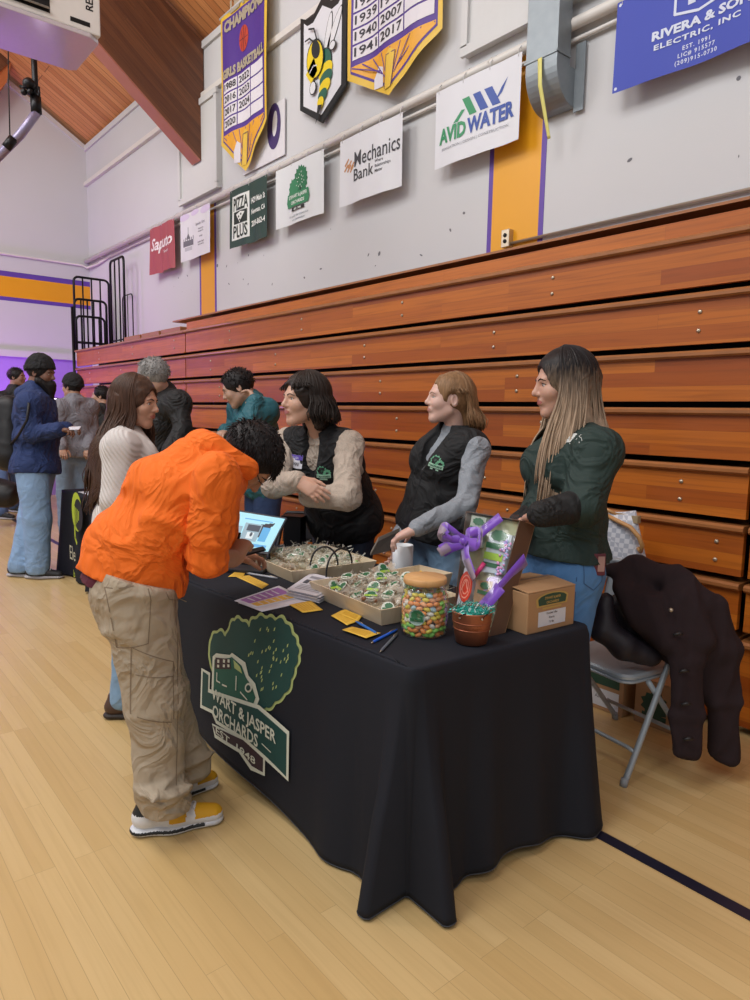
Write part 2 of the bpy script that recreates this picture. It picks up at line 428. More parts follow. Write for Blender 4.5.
# the roof climbs from the eave over the bleachers
s = .61; w = MB(); w.prism([(YW+.2, 5.69-.12*s*0), (YW+.2, 5.9), (-5, 5.9+s*(YW+5)), (-5, 5.69+s*(YW+5))], XW-.2, 3.5, R=A([0,1,0],[0,0,1],[1,0,0]))
structure(w, 'ceiling', M_roof)
structure(MB().box((XW, YW-.03, 5.62), (3.5, YW, 5.70)), 'trim_1', M_trim)
w = MB(); w.prism([(YW, 5.62), (YW, 5.70), (-3, 5.70+s*(YW+3)), (-3, 5.62+s*(YW+3))], XW, XW+.03, R=A([0,1,0],[0,0,1],[1,0,0])); structure(w, 'trim_2', M_trim)
def paint(name, x0, x1, z0, z1, m, y=YW): structure(MB().box((x0, y-.003, z0), (x1, y, z1)), name, m)
for i, (a, b) in enumerate(((-3.484, -2.992), (-8.13, -7.69))):
    w = MB(); w.box((a, YW-.003, 2.3), (a+.04, YW, 3.86), 1); w.box((a+.04, YW-.003, 2.3), (b-.04, YW, 3.86), 0); w.box((b-.04, YW-.003, 2.3), (b, YW, 3.86), 1)
    structure(w, 'trim_%d' % (3+i), [M_yel, M_pur])
w = MB(); w.box((XW, -5, 3.10), (XW+.003, YW, 3.16), 1); w.box((XW, -5, 3.16), (XW+.003, YW, 3.47), 0); w.box((XW, -5, 3.47), (XW+.003, YW, 3.55), 1)
structure(w, 'trim_5', [M_yel, M_pur])
structure(MB().box((XW, -5, 2.24), (XW+.05, YW, 2.34)), 'trim_6', M_trim)
structure(MB().box((XW, YW-.05, 5.07), (3.5, YW, 5.13)), 'trim_7', M_pipe)
# glulam beam, haunched at the wall
def beam(x0, x1, name):
    t = thing(name, 'long dark laminated roof beam running down to the wall above the purple pennant', 'beam', (x0, YW, 4.4))
    pts = [(3.91, 4.41), (3.86, 4.385), (2.73, 5.28), (1.0, 6.62), (-4.5, 10.6), (-4.5, 10.8), (3.91, 5.70)]
    w = MB(); w.prism(pts, x0+.004, x1, R=A([0,1,0],[0,0,1],[1,0,0])); w.build('beam_web', M_beam, t)
    w = MB(); q = pts[1:5]
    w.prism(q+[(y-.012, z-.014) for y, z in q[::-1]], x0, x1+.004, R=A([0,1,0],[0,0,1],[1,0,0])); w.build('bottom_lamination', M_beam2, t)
beam(-8.15, -7.95, 'roof_beam')
t = thing('gable_beam', 'short piece of wooden gable beam at the left edge under the roof peak', 'beam', (-11.9, 2.6, 6))
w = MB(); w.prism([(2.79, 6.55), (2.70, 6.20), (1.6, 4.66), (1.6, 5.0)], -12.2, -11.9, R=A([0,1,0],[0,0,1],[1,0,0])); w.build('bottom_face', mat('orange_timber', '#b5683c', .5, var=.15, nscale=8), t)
w = MB(); w.prism([(2.79, 6.55), (1.6, 5.0), (1.6, 7.3), (2.79, 6.75)], -12.2, -11.88, R=A([0,1,0],[0,0,1],[1,0,0])); w.build('beam_web', M_beam, t)

# window shutters / panels on the wall
def wall_panel(x0, x1, z0, z1, label):
    t = thing('shutter_panel', label, 'panel', ((x0+x1)/2, YW, z0))
    MB().box((x0, YW-.05, z0), (x1, YW, z1)).build('panel_board', M_trim, t, bevel=.004)
    w = MB()
    for a, e in (((x0, z0, x1, z0+.05), 0), ((x0, z1-.05, x1, z1), 0), ((x0, z0+.062, x0+.04, z1-.062), 1), ((x1-.04, z0+.062, x1, z1-.062), 1)): w.box((a[0]-.01, YW-.075, a[1]-.01), (a[2]+.01, YW-.045, a[3]+.01))
    w.build('panel_frame', M_trim, t)
wall_panel(-8.55, -7.53, 3.99, 5.05, 'pale wall panel behind the beam foot above the red and white banners')
wall_panel(-3.73, -2.60, 4.02, 5.05, 'pale wall panel behind the silver duct')
# pipes
t = thing('banner_pipe', 'long white pipe along the wall that the sponsor banners hang from', 'pipe', (-6, YW-.05, 3.87))
MB().tube([(XW+.02, 3.86, 3.87), (3.4, 3.86, 3.87)], .035, 14).build('pipe_run', M_pipe, t)
w = MB().tube([(XW+.03, 3.89, 3.79), (3.4, 3.89, 3.79)], .014, 8); w.build('thin_conduit', M_pipe, t)
for x in np.arange(-11.5, -.5, 1.15):
    MB().tube([(x, YW-.12*0-.001, 3.92), (x, 3.86, 3.912), (x, 3.818, 3.87), (x, 3.86, 3.828), (x, 3.9, 3.828)], .006, 6).build('pipe_strap', M_pipe, t)
tag(base(MB().tube([(XW+.03, -5, 3.80), (XW+.03, 3.2, 3.80), (XW+.03, 3.80, 3.80), (XW+.08, 3.86, 3.76), (XW+.5, 3.89, 3.76), (XW+1.1, 3.9, 3.80)], .018, 8).build('conduit', M_pipe)), 'thin white conduit crossing the far wall above the yellow band', 'conduit')
t = thing('outlet', 'grey metal outlet box at the foot of the yellow stripe with conduit running right', 'outlet', (-3.27, YW, 2.6))
MB().box((-3.31, YW-.05, 2.62), (-3.24, YW, 2.74)).build('outlet_box', M_bolt, t, bevel=.004)
w = MB()
for z in (2.66, 2.70): w.tube([(-3.275, YW-.05, z), (-3.275, YW-.055, z)], .014, 10)
w.build('socket', M_dark, t)
MB().tube([(-3.24, YW-.02, 2.645), (3, YW-.02, 2.665)], .011, 8).build('surface_conduit', M_bolt, t)
# duct
t = thing('air_duct', 'silver galvanised air duct with an elbow into the wall', 'duct', (-2.78, 3.75, 3.3))
M_galv = mat('galvanised', '#868d92', .5, metal=.6, var=.15, nscale=14)
w = MB(); x0, x1 = -3.02, -2.78; pr = []
yf = 3.70
prof = [(yf, 5.8), (yf, 3.62)]+[(yf+.20*(1-math.cos(a)), 3.62-.23*math.sin(a)) for a in np.linspace(0, PI/2, 12)[1:]]+[(YW-.01, 3.39), (YW-.01, 3.62), (YW-.085, 3.62), (YW-.085, 5.6)]
w.prism(prof, x0, x1, R=A([0,1,0],[0,0,1],[1,0,0])); w.build('duct_body', M_galv, t, bevel=.004)
w = MB(); w.box((x0-.006, yf-.006, 3.66), (x1+.006, yf, 3.675)); w.box((x1, yf-.006, 3.66), (x1+.008, YW-.09, 3.675)); w.box((x1, YW-.03, 3.36), (x1+.07, YW-.02, 3.76)); w.build('duct_flange', M_galv, t)
w = MB(); w.grid(lambda u, v: A(-2.90+.016*(u-.5)*2*(1-.3*v)+.03*v, yf-.012+.14*max(0, v-.35)*1.0, 3.66-.46*v), 2, 20); w.build('streamer', mat('yellow_ribbon', '#d9d27a', .6), t, solid=.002)

# ------------------------------------------------------------- bleachers, pushed in
YB = 3.28; RISE = .2665
nose = [.445]+[.708+RISE*k for k in range(7)]
bott = [.04, .487]+[n+.03 for n in nose[1:-1]]
def bleachers(x0, x1, rows, label, fascia):
    t = thing('bleacher_bank', label, 'bleachers', ((x0+x1)/2, YB, 0))
    for k in range(rows):
        w = MB(); w.box((x0, YB, bott[k]), (x1, YB+.03, nose[k]-.03), 0)
        x = x0+.52+(k*.41)%.6
        while x < x1-.1:
            for z in (bott[k]+.3*(nose[k]-bott[k]-.03), bott[k]+.72*(nose[k]-bott[k]-.03)):
                w.tube([(x, YB, z), (x, YB-.004, z), (x, YB-.007, z)], [.011, .010, .005], 8, 1)
            x += 1.25
        w.build('riser_board', [M_board, M_bolt], t)
        w = MB(); n = 8; y0 = YB-.028
        prof = [(YB+.5, nose[k]), (y0+.012, nose[k]), (y0, nose[k]-.010), (y0, nose[k]-.024), (y0+.010, nose[k]-.033), (YB+.5, nose[k]-.033)]
        w.prism(prof, x0-.004, x1+.004, R=A([0,1,0],[0,0,1],[1,0,0])); w.build('seat_edge', M_nose, t)
    if fascia:
        MB().box((x0, YB+.012, nose[rows-1]), (x1, YB+.03, 2.386)).build('top_board', M_board, t)
        MB().box((x0-(.45 if x0 < -5 else 0), YB+.05, 2.432), (x1, YB+.5, 2.446)).build('cap_board', M_nose, t)
        MB().box((x0+.02, YB+.30, .3), (x1-.02, YB+.32, 2.43)).build('gap_shade_sheet', M_dark, t)  # dark sheet standing in for the shade seen through the board gaps
    else: MB().box((x0+.05, YB+.30, .05), (x1, YB+.32, nose[rows-1]-.05)).build('gap_shade_sheet', M_dark, t)  # same dark sheet in place of shade behind the left bank
bleachers(-7.16, -1.30, 8, 'long middle bank of varnished wooden bleachers behind the black table', True)
bleachers(-1.27, 3.0, 8, 'right bank of wooden bleachers at the right edge behind the draped coat', True)
bleachers(-10.95, -7.18, 8, 'left bank of wooden bleachers lit purple, with guard rails on top', False)
# guard rails standing on the left bank
def guard_rail(X, y0, y1, z0, z1, nb, label, rad=.012, par='y', grp=None):
    t = thing('guard_rail', label, 'railing', (X, (y0+y1)/2, z0), group=grp)
    P = (lambda a, z: (X, a, z)) if par == 'y' else (lambda a, z: (a, X, z))
    r = .07
    path = [P(y0, z0), P(y0, z1-r)]+[P(y0+r*(1-math.cos(a)), z1-r+r*math.sin(a)) for a in np.linspace(0, PI/2, 5)[1:]]+[P(y1-r*(1-math.cos(a)), z1-r+r*math.sin(a)) for a in np.linspace(PI/2, 0, 5)]+[P(y1, z0)]
    MB().tube(path, rad*1.5, 8).build('rail_frame', M_black, t)
    for i in range(nb):
        a = y0+(y1-y0)*(i+1)/(nb+1); MB().tube([P(a, z0), P(a, z1)], rad, 6).build('baluster', M_black, t)
    MB().tube([P(y0, z0+.12), P(y1, z0+.12)], rad, 6).build('lower_rail', M_black, t)
guard_rail(-11.18, 3.34, 3.86, 2.32, 3.42, 3, 'tallest black guard rail at the far end of the left bleachers')
guard_rail(-11.08, 3.31, 3.78, 2.32, 3.08, 4, 'middle height black guard rail nested in front of the tallest one')
guard_rail(-10.99, 3.30, 3.72, 2.32, 2.82, 4, 'lowest black guard rail of the nested set on the left bleachers')
guard_rail(3.70, -10.63, -10.08, 2.33, 3.60, 2, 'tall narrow black guard rail by the wall right of the nested rails', par='x')
guard_rail(3.86, -10.6, -10.2, 2.33, 3.12, 1, 'thin grey rail against the wall beside the tall narrow one', rad=.006, par='x')
t = thing('end_post', 'tall black post at the far left end of the bleachers', 'post', (-11.02, 3.26, 0))
MB().tube([(-11.02, 3.26, 0), (-11.02, 3.26, 2.95)], .022, 8).build('post_tube', M_black, t)
for z in np.arange(.4, 2.3, .27): MB().box((-11.0, 3.26, z), (-10.96, 3.30, z+.03)).build('bracket', M_black, t)
# low boxes behind the left bank's front row
for i in range(3):
    tag(base(MB().box((-9.6+i*.62, 3.5, 2.30), (-9.03+i*.62, 3.8, 2.42)).build('folded_seat', M_nose, bevel=.01)), ('leftmost', 'middle', 'rightmost')[i]+' of the three folded seats lying on top of the left bleachers', 'seat', 'folded seats on the left bleachers')
# floor line
structure(MB().box((-12, 2.045, 0), (3.4, 2.095, .0015)), 'trim_8', M_line)

# ------------------------------------------------------------- heater, hoop support
t = thing('unit_heater', 'white ceiling unit heater with a louvred front, hanging at the top left', 'heater', (-5.95, 1.5, 4.2))
M_en = mat('white_enamel', '#d5d2cd', .22, var=.03)
M_enb = mat('heater_underside', '#c9c6cf', .12, metal=.25, var=.03)
hx0, hx1, hy0, hy1, hz = -6.30, -5.66, .75, 1.95, 4.2
w = MB(); w.box((hx0, hy0, hz+.03), (hx1, hy1, hz+.78)); w.build('cabinet', M_en, t, bevel=.012)
w = MB(); w.prism([(hx0+.04, hy0), (hx1-.07, hy0), (hx1, hy0+.05), (hx1, hy1-.08), (hx1-.06, hy1), (hx0+.04, hy1), (hx0, hy1-.05), (hx0, hy0)], hz, hz+.03); w.build('bottom_panel', M_enb, t, bevel=.004)
w = MB(); w.box((hx1-.002, hy0, hz+.07), (hx1+.004, hy1-.36, hz+.70)); w.build('louvre_shade_plate', M_dark, t)  # dark plate on the cabinet face, painted shade of the louvre recess
for i in range(6):
    z = hz+.10+i*.085; w = MB(); w.box((-.045, 0, -.004), (.03, hy1-hy0-.38, .004), R=frame((.6, 0, .8), (1, 0, -.7)), o=(hx1+.01, hy0+.01, z)); w.build('louvre', mat('louvre', '#8d867c', .4, metal=.3), t)
w = MB(); D = Draw(w, plane_fn((hx1, hy1-.035, hz+.17), (0,0,1), (0,-1,0), (1,0,0), .002)); D.text('REZNOR', .16, .02, .075, 0, bold=.02); w.build('lettering', M_dark, t)
w = MB(); w.box((hx1, hy1-.22, hz+.07), (hx1+.004, hy1-.08, hz+.10)); w.build('rating_plate', M_dark, t)
for y in (1.0, 1.7): MB().tube([(-6, y, 4.95), (-6, y, 7.0)], .012, 6).build('hanger_rod', M_bolt, t)
t = thing('hoop_support', 'folded basketball hoop support arm with clamp and cable at the top left', 'hoop support', tuple(W(35, 118, 6.6)))
M_tube = mat('grey_purple_steel', '#8f88a6', .35, metal=.4)
MB().tube([W(37, 112, 6.6), W(20, 135, 6.66), W(-40, 195, 6.9)], .042, 12).build('arm', M_tube, t)
MB().tube([W(33, 40, 6.54), W(35, 80, 6.58), W(36, 112, 6.6)], .028, 10).build('upright', M_black, t)
MB().tube([W(35.5, 97, 6.6), W(36.5, 113, 6.6)], .05, 10).build('joint', M_black, t)
w = MB(); w.sphere(W(29, 84, 6.54), (.06, .06, .055)); w.sphere(W(24, 92, 6.54), (.035, .03, .03)); w.sphere(W(30, 92, 6.54), (.04, .03, .03)); w.tube([W(20, 86, 6.54), W(28, 88, 6.54)], .012); w.build('winch', M_black, t)
w = MB(); w.tube([W(39, 87, 6.54), W(39.5, 96, 6.54)], .01); w.tube([W(36, 92, 6.56), W(39, 96, 6.54)], .008); w.build('hook', M_black, t)
MB().tube([W(8, 20, 6.66), W(8.5, 80, 6.66), W(10, 140, 6.66)], .006, 6).build('cable', M_dark, t)
MB().tube([W(14, 138, 6.66), W(6, 148, 6.66)], .045, 12).build('clamp', M_black, t)

# ------------------------------------------------------------- banners
def px_rect(tl, br, Y): a = aty(*tl, Y); b = aty(*br, Y); return a[0], b[0], b[2], a[2]
def wavefn(x0, z0, Y, amp, ph, H, k=9, sag=0):
    def fn(x, z, l=0):
        e = 1-.6*z/H
        return A(x0+x, Y-amp*(math.sin(x*k+ph)+.5*math.sin(x*k*2.3+ph*2+z*3))*e-sag*math.sin(min(1,max(0,z/H))*PI)-.0018*l, z0+z)
    return fn
def banner(name, label, x0, x1, z0, z1, col, draw, amp=.008, ph=0, k=9, ties=3, Y=3.80, outline=None, border=None):
    Wd, Hh = x1-x0, z1-z0
    t = thing(name, label, 'banner', ((x0+x1)/2, Y, z0), group=None)
    fn = wavefn(x0, z0, Y, amp, ph, Hh, k)
    mats = [mat('cloth_'+col.strip('#'), col, .55, var=.04, nscale=4)]; w = MB()
    cs = {}
    def c(h):
        if h not in cs: cs[h] = len(mats); mats.append(mat('ink_'+h.strip('#'), h, .5, var=.03))
        return cs[h]
    w.grid(lambda u, v: fn(u*Wd, v*Hh), 40, 24)
    draw(Draw(w, fn), Wd, Hh, c)
    w.build('banner_sheet', mats, t)
    if ties:
        for i in range(ties):
            x = x0+.03+(Wd-.06)*i/(ties-1); a = fn(x-x0, Hh-.02)
            MB().tube([a, (x, 3.805, z1+.03), (x, 3.86, 3.915), (x, 3.91, 3.87), (x, 3.86, 3.83), (x+.008, 3.81, z1), a], .0035, 5).build('tie', M_trim, t)
    return t
def curved(D, m, rows, lift=None): pass

def fit(D, q, x0, y0, x1, y1, m, lift=2, rot=0, **k):
    v, f = text2d(q, 1, **k); xs = [a for a, b in v]; ys = [b for a, b in v]; a0, a1, b0, b1 = min(xs), max(xs), min(ys), max(ys); t = math.tan(rot)
    D.mb.ext([D.fn(x0+(x1-x0)*(a-a0)/(a1-a0), y0+(y1-y0)*(b-b0)/(b1-b0)+(x1-x0)*(a-a0)/(a1-a0)*t, lift) for a, b in v], f, m)
def d_sap(D, w, h, c):
    fit(D, 'Saputo', w*.06, h*.42, w*.94, h*.76, c('#e9dfe0'), bold=.02, shear=.3); D.text('Newman', w*.7, h*.38, h*.10, c('#e9dfe0'), rot=.05, sx=.7)
x0, x1, z0, z1 = px_rect((150.3, 229.7), (174.3, 269), 3.8); banner('sponsor_banner', 'small dusty red banner with white script hanging from the pipe', x0, x1, z0+.02, z1, '#a04a52', d_sap, amp=.02, k=12, ph=1)
def d_cert(D, w, h, c):
    g = c('#6a6a74'); D.ell(w*.15, h*.93, w*.16, h*.07, c('#cfc2dd')); D.ell(w*.5, h*.95, w*.14, h*.06, c('#cfc2dd')); D.ell(w*.85, h*.92, w*.16, h*.08, c('#cfc2dd'))
    D.rect(w*.10, h*.30, w*.42, h*.42, g)
    for i in range(6): D.line([(w*(.12+.06*i), h*.42), (w*(.12+.06*i), h*(.47+.02*(i%2)))], w*.02, g)
    D.line([(w*.26, h*.45), (w*.26, h*.70)], w*.012, g); D.poly([(w*.2, h*.45), (w*.32, h*.45), (w*.26, h*.58)], g); D.rect(w*.15, h*.2, w*.37, h*.28, c('#b5b5bd'))
    D.text('Saunders Farm', w*.68, h*.66, h*.085, g, shear=.3, sx=.9)
    for i, q in enumerate(('Newman Ave', 'Newman, CA', '', '209-862', '', 'Irrigation Supply', 'Parts & Service')):
        if q: D.text(q, w*.70, h*(.56-.055*i), h*.045, g, bold=.02)
x0, x1, z0, z1 = px_rect((180.5, 216.7), (210.5, 252.1), 3.8); banner('sponsor_banner', 'small white banner with grey drawing and fine print overlapping the far yellow stripe', x0, x1, z0, z1, '#d6d6dc', d_cert, ph=2)
def d_pizza(D, w, h, c):
    wh, k = c('#d8dcd8'), c('#12211b')
    D.rect(w*.08, h*.12, w*.52, h*.88, wh, 2, n=10); fit(D, 'PIZZA', w*.12, h*.62, w*.49, h*.84, k, 4, bold=.02); fit(D, 'PLUS', w*.12, h*.15, w*.48, h*.37, k, 4, bold=.02)
    D.rect(w*.13, h*.39, w*.47, h*.60, k, 4, n=6); D.poly([(w*.2, h*.55), (w*.3, h*.40), (w*.42, h*.56), (w*.32, h*.585)], wh, 6)
    for p in ((.28,.5),(.34,.53),(.31,.44)): D.ell(w*p[0], h*p[1], w*.018, h*.018, k, 8)
    for i, q in enumerate(('1429 Main St', 'Newman, CA', '209-862-4')): fit(D, q, w*.57, h*(.64-.19*i), w*.96, h*(.74-.19*i), wh, 4, bold=.03)
x0, x1, z0, z1 = px_rect((230.3, 192), (267.5, 236.5), 3.8); banner('sponsor_banner', 'dark green banner with a white pizza panel hanging from the pipe', x0, x1, z0, z1, '#1d3a33', d_pizza, amp=.013, ph=.5)
def tree_logo(D, cx, cy, s, g1, g2, k, wh, words=True):
    D.poly(scallop(cx+.12*s, cy+.36*s, .30*s, .36*s, 17, .12, 3), g1, 2); D.poly(scallop(cx-.22*s, cy+.20*s, .22*s, .26*s, 13, .14, 5), g2, 3)
    for i in range(14):
        a = i*2.4; D.ell(cx+.10*s+.2*s*math.cos(a)*(.4+.04*i), cy+.38*s+.24*s*math.sin(a)*(.4+.04*i), .022*s, .012*s, wh, 4, n=6, rot=a)
    D.line([(cx+.12*s, cy), (cx+.12*s, cy+.2*s)], .05*s, k, 4)
    D.poly([(cx-.55*s, cy-.08*s), (cx-.5*s, cy+.12*s), (cx+.5*s, cy+.12*s), (cx+.55*s, cy-.08*s), (cx+.5*s, cy-.22*s), (cx-.5*s, cy-.22*s)], g2, 5)
    if words: D.text('STEWART & JASPER', cx, cy-.01*s, .12*s, wh, 6, bold=.02, sx=.85); D.text('ORCHARDS', cx, cy-.16*s, .12*s, wh, 6, bold=.02)
    D.rect(cx-.3*s, cy-.33*s, cx+.3*s, cy-.24*s, k, 5)
    if words: D.text('EST. 1948', cx, cy-.32*s, .08*s, wh, 6, bold=.02)
def d_sj(D, w, h, c):
    tree_logo(D, w*.5, h*.42, h*.66, c('#1f6b45'), c('#2f7d55'), c('#1c1e1d'), c('#dfe6e0')); D.text("It's quality that counts since", w*.5, h*.11, h*.055, c('#66727e'), shear=.3); D.text('www.stewartandjasper', w*.5, h*.05, h*.045, c('#66727e'), shear=.3)
x0, x1, z0, z1 = px_rect((276, 171.5), (323, 213), 3.8); banner('sponsor_banner', 'white banner with a green tree logo hanging between the dark green and the bank banners', x0, x1, z0, z1, '#d2d5d8', d_sj, ph=3, ties=4)
def d_mech(D, w, h, c):
    g, o = c('#3b3b40'), c('#b98357')
    for i in range(3):
        D.line([(w*(.09+.05*i), h*(.60-.04*i)), (w*(.15+.05*i), h*(.68-.04*i))], w*.022, o); D.line([(w*(.08+.05*i), h*(.52-.02*i)), (w*(.14+.05*i), h*(.60-.02*i))], w*.022, o)
    fit(D, 'Mechanics', w*.26, h*.52, w*.97, h*.74, g, bold=.006); fit(D, 'Bank', w*.25, h*.31, w*.58, h*.49, g, bold=.006)
    for i, q in enumerate(('Where', 'Relationships', 'Matter')): D.text(q, w*.60, h*(.46-.07*i), h*.065, g, align='LEFT', bold=.01)
x0, x1, z0, z1 = px_rect((340, 142), (401, 185.5), 3.8); banner('sponsor_banner', 'white bank banner with dark serif style lettering and small orange mark', x0, x1, z0, z1, '#d4d5da', d_mech, ph=4, ties=4)
def d_avid(D, w, h, c):
    g, b, k = c('#2f8a5b'), c('#2c4a9a'), c('#8a8d98')
    par = lambda x, y, a, t, m: D.poly([(w*x, h*y), (w*(x+t), h*y), (w*(x+t-a*.28), h*(y+.24)), (w*(x-a*.28), h*(y+.24))], m)
    par(.44, .52, .35, .085, g); par(.57, .52, .35, .085, b); par(.70, .52, .35, .085, b)
    D.poly([(w*.24, h*.50), (w*.30, h*.50), (w*.38, h*.62), (w*.34, h*.63)], g); D.poly([(w*.72, h*.56), (w*.80, h*.64), (w*.86, h*.79), (w*.79, h*.70)], b)
    fit(D, 'AVID', w*.06, h*.29, w*.40, h*.49, g, bold=.04); fit(D, 'WATER', w*.415, h*.29, w*.94, h*.49, b, bold=.04)
    fit(D, 'IRRIGATION | DESIGN | CONSTRUCTION', w*.10, h*.19, w*.88, h*.235, k)
x0, x1, z0, z1 = px_rect((436, 93), (518.5, 139), 3.8); banner('sponsor_banner', 'white water company banner with green and blue bars next to the duct', x0, x1, z0, z1, '#d3d4da', d_avid, amp=.006, ph=5, ties=4)
def d_blue(D, w, h, c):
    wh, db = c('#c8cfe2'), c('#16247a')
    cx = w*.40
    D.line([(cx-.13, h*1.02), (cx-.13, h*.60), (cx, h*.55), (cx+.14, h*.60), (cx+.14, h*1.02)], .014, wh)
    D.text('R', cx+.005, h*.66, h*.52, wh, bold=.03)
    fit(D, 'RIVERA & SON', cx-.25, h*.40, cx+.28, h*.50, wh, bold=.04); fit(D, 'ELECTRIC, INC', cx-.235, h*.285, cx+.23, h*.355, wh, bold=.03, spacing=1.15)
    for i, q in enumerate(('EST. 1991', 'LIC# 915577', '(209)915-0730')): D.text(q, cx, h*(.20-.07*i), h*.062, wh, bold=.02, spacing=1.25)
    for x in (.02, w-.02):
        for z in (.02, h-.02): D.ell(x, z, .009, .009, wh)
x0, x1, z0, z1 = px_rect((618, 3.5), (750, 54), 3.8); t = banner('sponsor_banner', 'large blue vinyl banner with white electrician lettering at the top right', x0, x0+1.20, 3.335, z1, '#2a3ca6', d_blue, amp=.012, ph=2, k=6, ties=4)

def pennant(label, X0, X1, ztop, zsh, ztip, Y, title, rows, ball, ph):
    """a long championship pennant with a pointed foot"""
    Wd, Hh = X1-X0, ztop-ztip; t = thing('championship_pennant', label, 'banner', ((X0+X1)/2, Y, ztip))
    f0 = wavefn(X0, ztip, Y, .018, ph, Hh, 7)
    P, Y_, Wt, G, K, Gr, Rd, Br = range(8)
    mats = [mat('pennant_purple', '#4d2f86', .55, var=.05), mat('pennant_gold', '#d8b23c', .5, var=.06), mat('pennant_white', '#d4d0d6', .6, var=.03), mat('pennant_amber', '#dc9d2a', .5, var=.08), mat('pennant_ink', '#2a2630', .6), mat('pennant_glitter', '#a59a86', .5, var=.3, nscale=120), mat('ball_red', '#b5402c', .5, var=.1), mat('pennant_brown', '#6a4552', .6)]
    w = MB(); sh = zsh-ztip; b = .045
    bot = lambda x, o=0: sh*abs(x/Wd-.5)*2*(1-.0)+o
    def strip(xa, xb, za, zb, m, l, n=20):
        w.grid(lambda u, v: f0(xa+(xb-xa)*u, (lambda x: (za(x) if callable(za) else za)*(1-v)+(zb(x) if callable(zb) else zb)*v)(xa+(xb-xa)*u), l), n, 16, m)
    strip(0, Wd, bot, Hh, Y_, 0); strip(b, Wd-b, lambda x: max(bot(x)+b*1.3, 0), Hh-b, P, 1)
    zc = sh+.10
    strip(b*1.3, Wd-b*1.3, lambda x: bot(x)+b*1.8, lambda x: zc-.02, G, 2)
    D = Draw(w, f0)
    for i in range(-4, 5): 
        a = Wd/2; D.line([(a+i*.03, b*1.9+abs(i)*.035), (a+i*a*.22, zc-.03)], .009, P, 3)
    D.poly([(Wd*.44, .06), (Wd*.52, .06), (Wd*.56, zc*.8), (Wd*.50, zc*.9), (Wd*.45, zc*.8)], Y_, 4); D.line([(Wd*.44, .07), (Wd*.46, zc*.8), (Wd*.56, zc*.8), (Wd*.53, .07)], .008, Br, 5)
    D.poly([(Wd*.30, .12), (Wd*.42, .10), (Wd*.42, zc*.62), (Wd*.36, zc*.70), (Wd*.30, zc*.5)], Wt, 4)
    nc = 3; rh = .125; cw = (Wd-b*3)/nc
    for ci in range(nc):
        for ri in range(max(len(r) for r in rows)):
            xa, za = b*1.5+ci*cw, zc+.02+ri*rh
            D.rect(xa+.008, za+.008, xa+cw-.008, za+rh-.008, Wt, 3, n=4)
            q = rows[ci][len(rows[ci])-1-ri] if ci < len(rows) and ri < len(rows[ci]) else ''
            if q: fit(D, q, xa+.03, za+.03, xa+cw-.025, za+.10, K, 5, bold=.015)
    top = zc+.02+rh*max(len(r) for r in rows)
    if title:
        fit(D, title[2], Wd*.06, top+.02, Wd*.95, top+.12, Gr, 5, bold=.06); 
        if ball:
            D.ell(Wd*.5, top+.31, .095, .125, Rd, 3, n=28); D.line([(Wd*.5, top+.19), (Wd*.5, top+.43)], .006, K, 4); D.line([(Wd*.41, top+.31), (Wd*.59, top+.31)], .006, K, 4)
            D.line([(Wd*.45, top+.40), (Wd*.475, top+.31), (Wd*.45, top+.22)], .005, K, 4); D.line([(Wd*.55, top+.40), (Wd*.525, top+.31), (Wd*.55, top+.22)], .005, K, 4)
        fit(D, title[0], Wd*.22, top+.64, Wd*.86, top+.77, Gr, 5, bold=.06); fit(D, title[1], Wd*.10, top+.48, Wd*.94, top+.60, Gr, 5, bold=.06)
    w.build('pennant_sheet', mats, t)
    MB().tube([(X0-.03, Y, ztop+.01), (X1+.03, Y, ztop+.01)], .014, 8).build('hanging_rod', M_trim, t)
    return t
a = aty(227, 100, 3.86); b_ = aty(273, 137, 3.86); tip = aty(249.5, 171.7, 3.86); sh = aty(224.5, 149.3, 3.86); tp = aty(228.5, 20, 3.86)
pennant('purple and gold championship pennant with a red basketball, next to the beam foot', a[0], b_[0], tp[2], sh[2], tip[2], 3.80, ('LEAGUE', 'CHAMPIONS', 'GIRLS BASKETBALL', .62), [['1988','2016','2017','2020'], ['2022','2023','2024',''], ['','','','']], True, 1)
a = aty(354, 60, 3.86); b_ = aty(446.4, 25.6, 3.86); tip = aty(390.4, 100.5, 3.86); sh = aty(354.4, 81.6, 3.86)
pennant('second purple and gold pennant listing years, right of the hornet shield', a[0], b_[0], tip[2]+1.55, sh[2]-.01, tip[2], 3.80, ('LEAGUE', 'CHAMPIONS', 'BASKETBALL', .7), [['1926','1928','1939','1940','1941'], ['1985','1996','1906','2007','2017'], ['','','','','']], False, 2.5)

# the hornet shield
q = {k: aty(*p, 3.88) for k, p in dict(tl=(302.4,25.2), lo=(301.8,110), tip=(322.3,124.1), ro=(347.5,80), tr=(348.5,3)).items()}
X0, X1 = q['lo'][0], q['ro'][0]; zt = q['tip'][2]; Wd = X1-X0; Hh = q['tl'][2]-zt+.05
t = thing('hornet_shield', 'white shield sign with a black border and a yellow and green hornet', 'sign', ((X0+X1)/2, 3.9, zt))
def shield(i):
    lo = q['lo'][2]-zt; w_ = Wd
    P = [(w_/2, 0+i*1.1)]+[(w_-i, lo*.95+i*.3), (w_-i, Hh-i*1.1)]
    P += [(w_*.86-i*.3, Hh-.05-i), (w_*.70, Hh-.05-i*1.1), (w_*.5, Hh+.05-i*1.3), (w_*.30, Hh-.05-i*1.1), (w_*.14+i*.3, Hh-.05-i), (i, Hh-i*1.1), (i, lo*.95+i*.3)]
    return P
w = MB(); w.prism(shield(0), -.02, 0, R=A([1,0,0],[0,0,1],[0,-1,0]), o=(X0, 3.86, zt)); w.build('shield_border', mat('shield_black', '#14171a', .4), t)
fn = plane_fn((X0, 3.859, zt), (1,0,0), (0,0,1), (0,-1,0), .002)
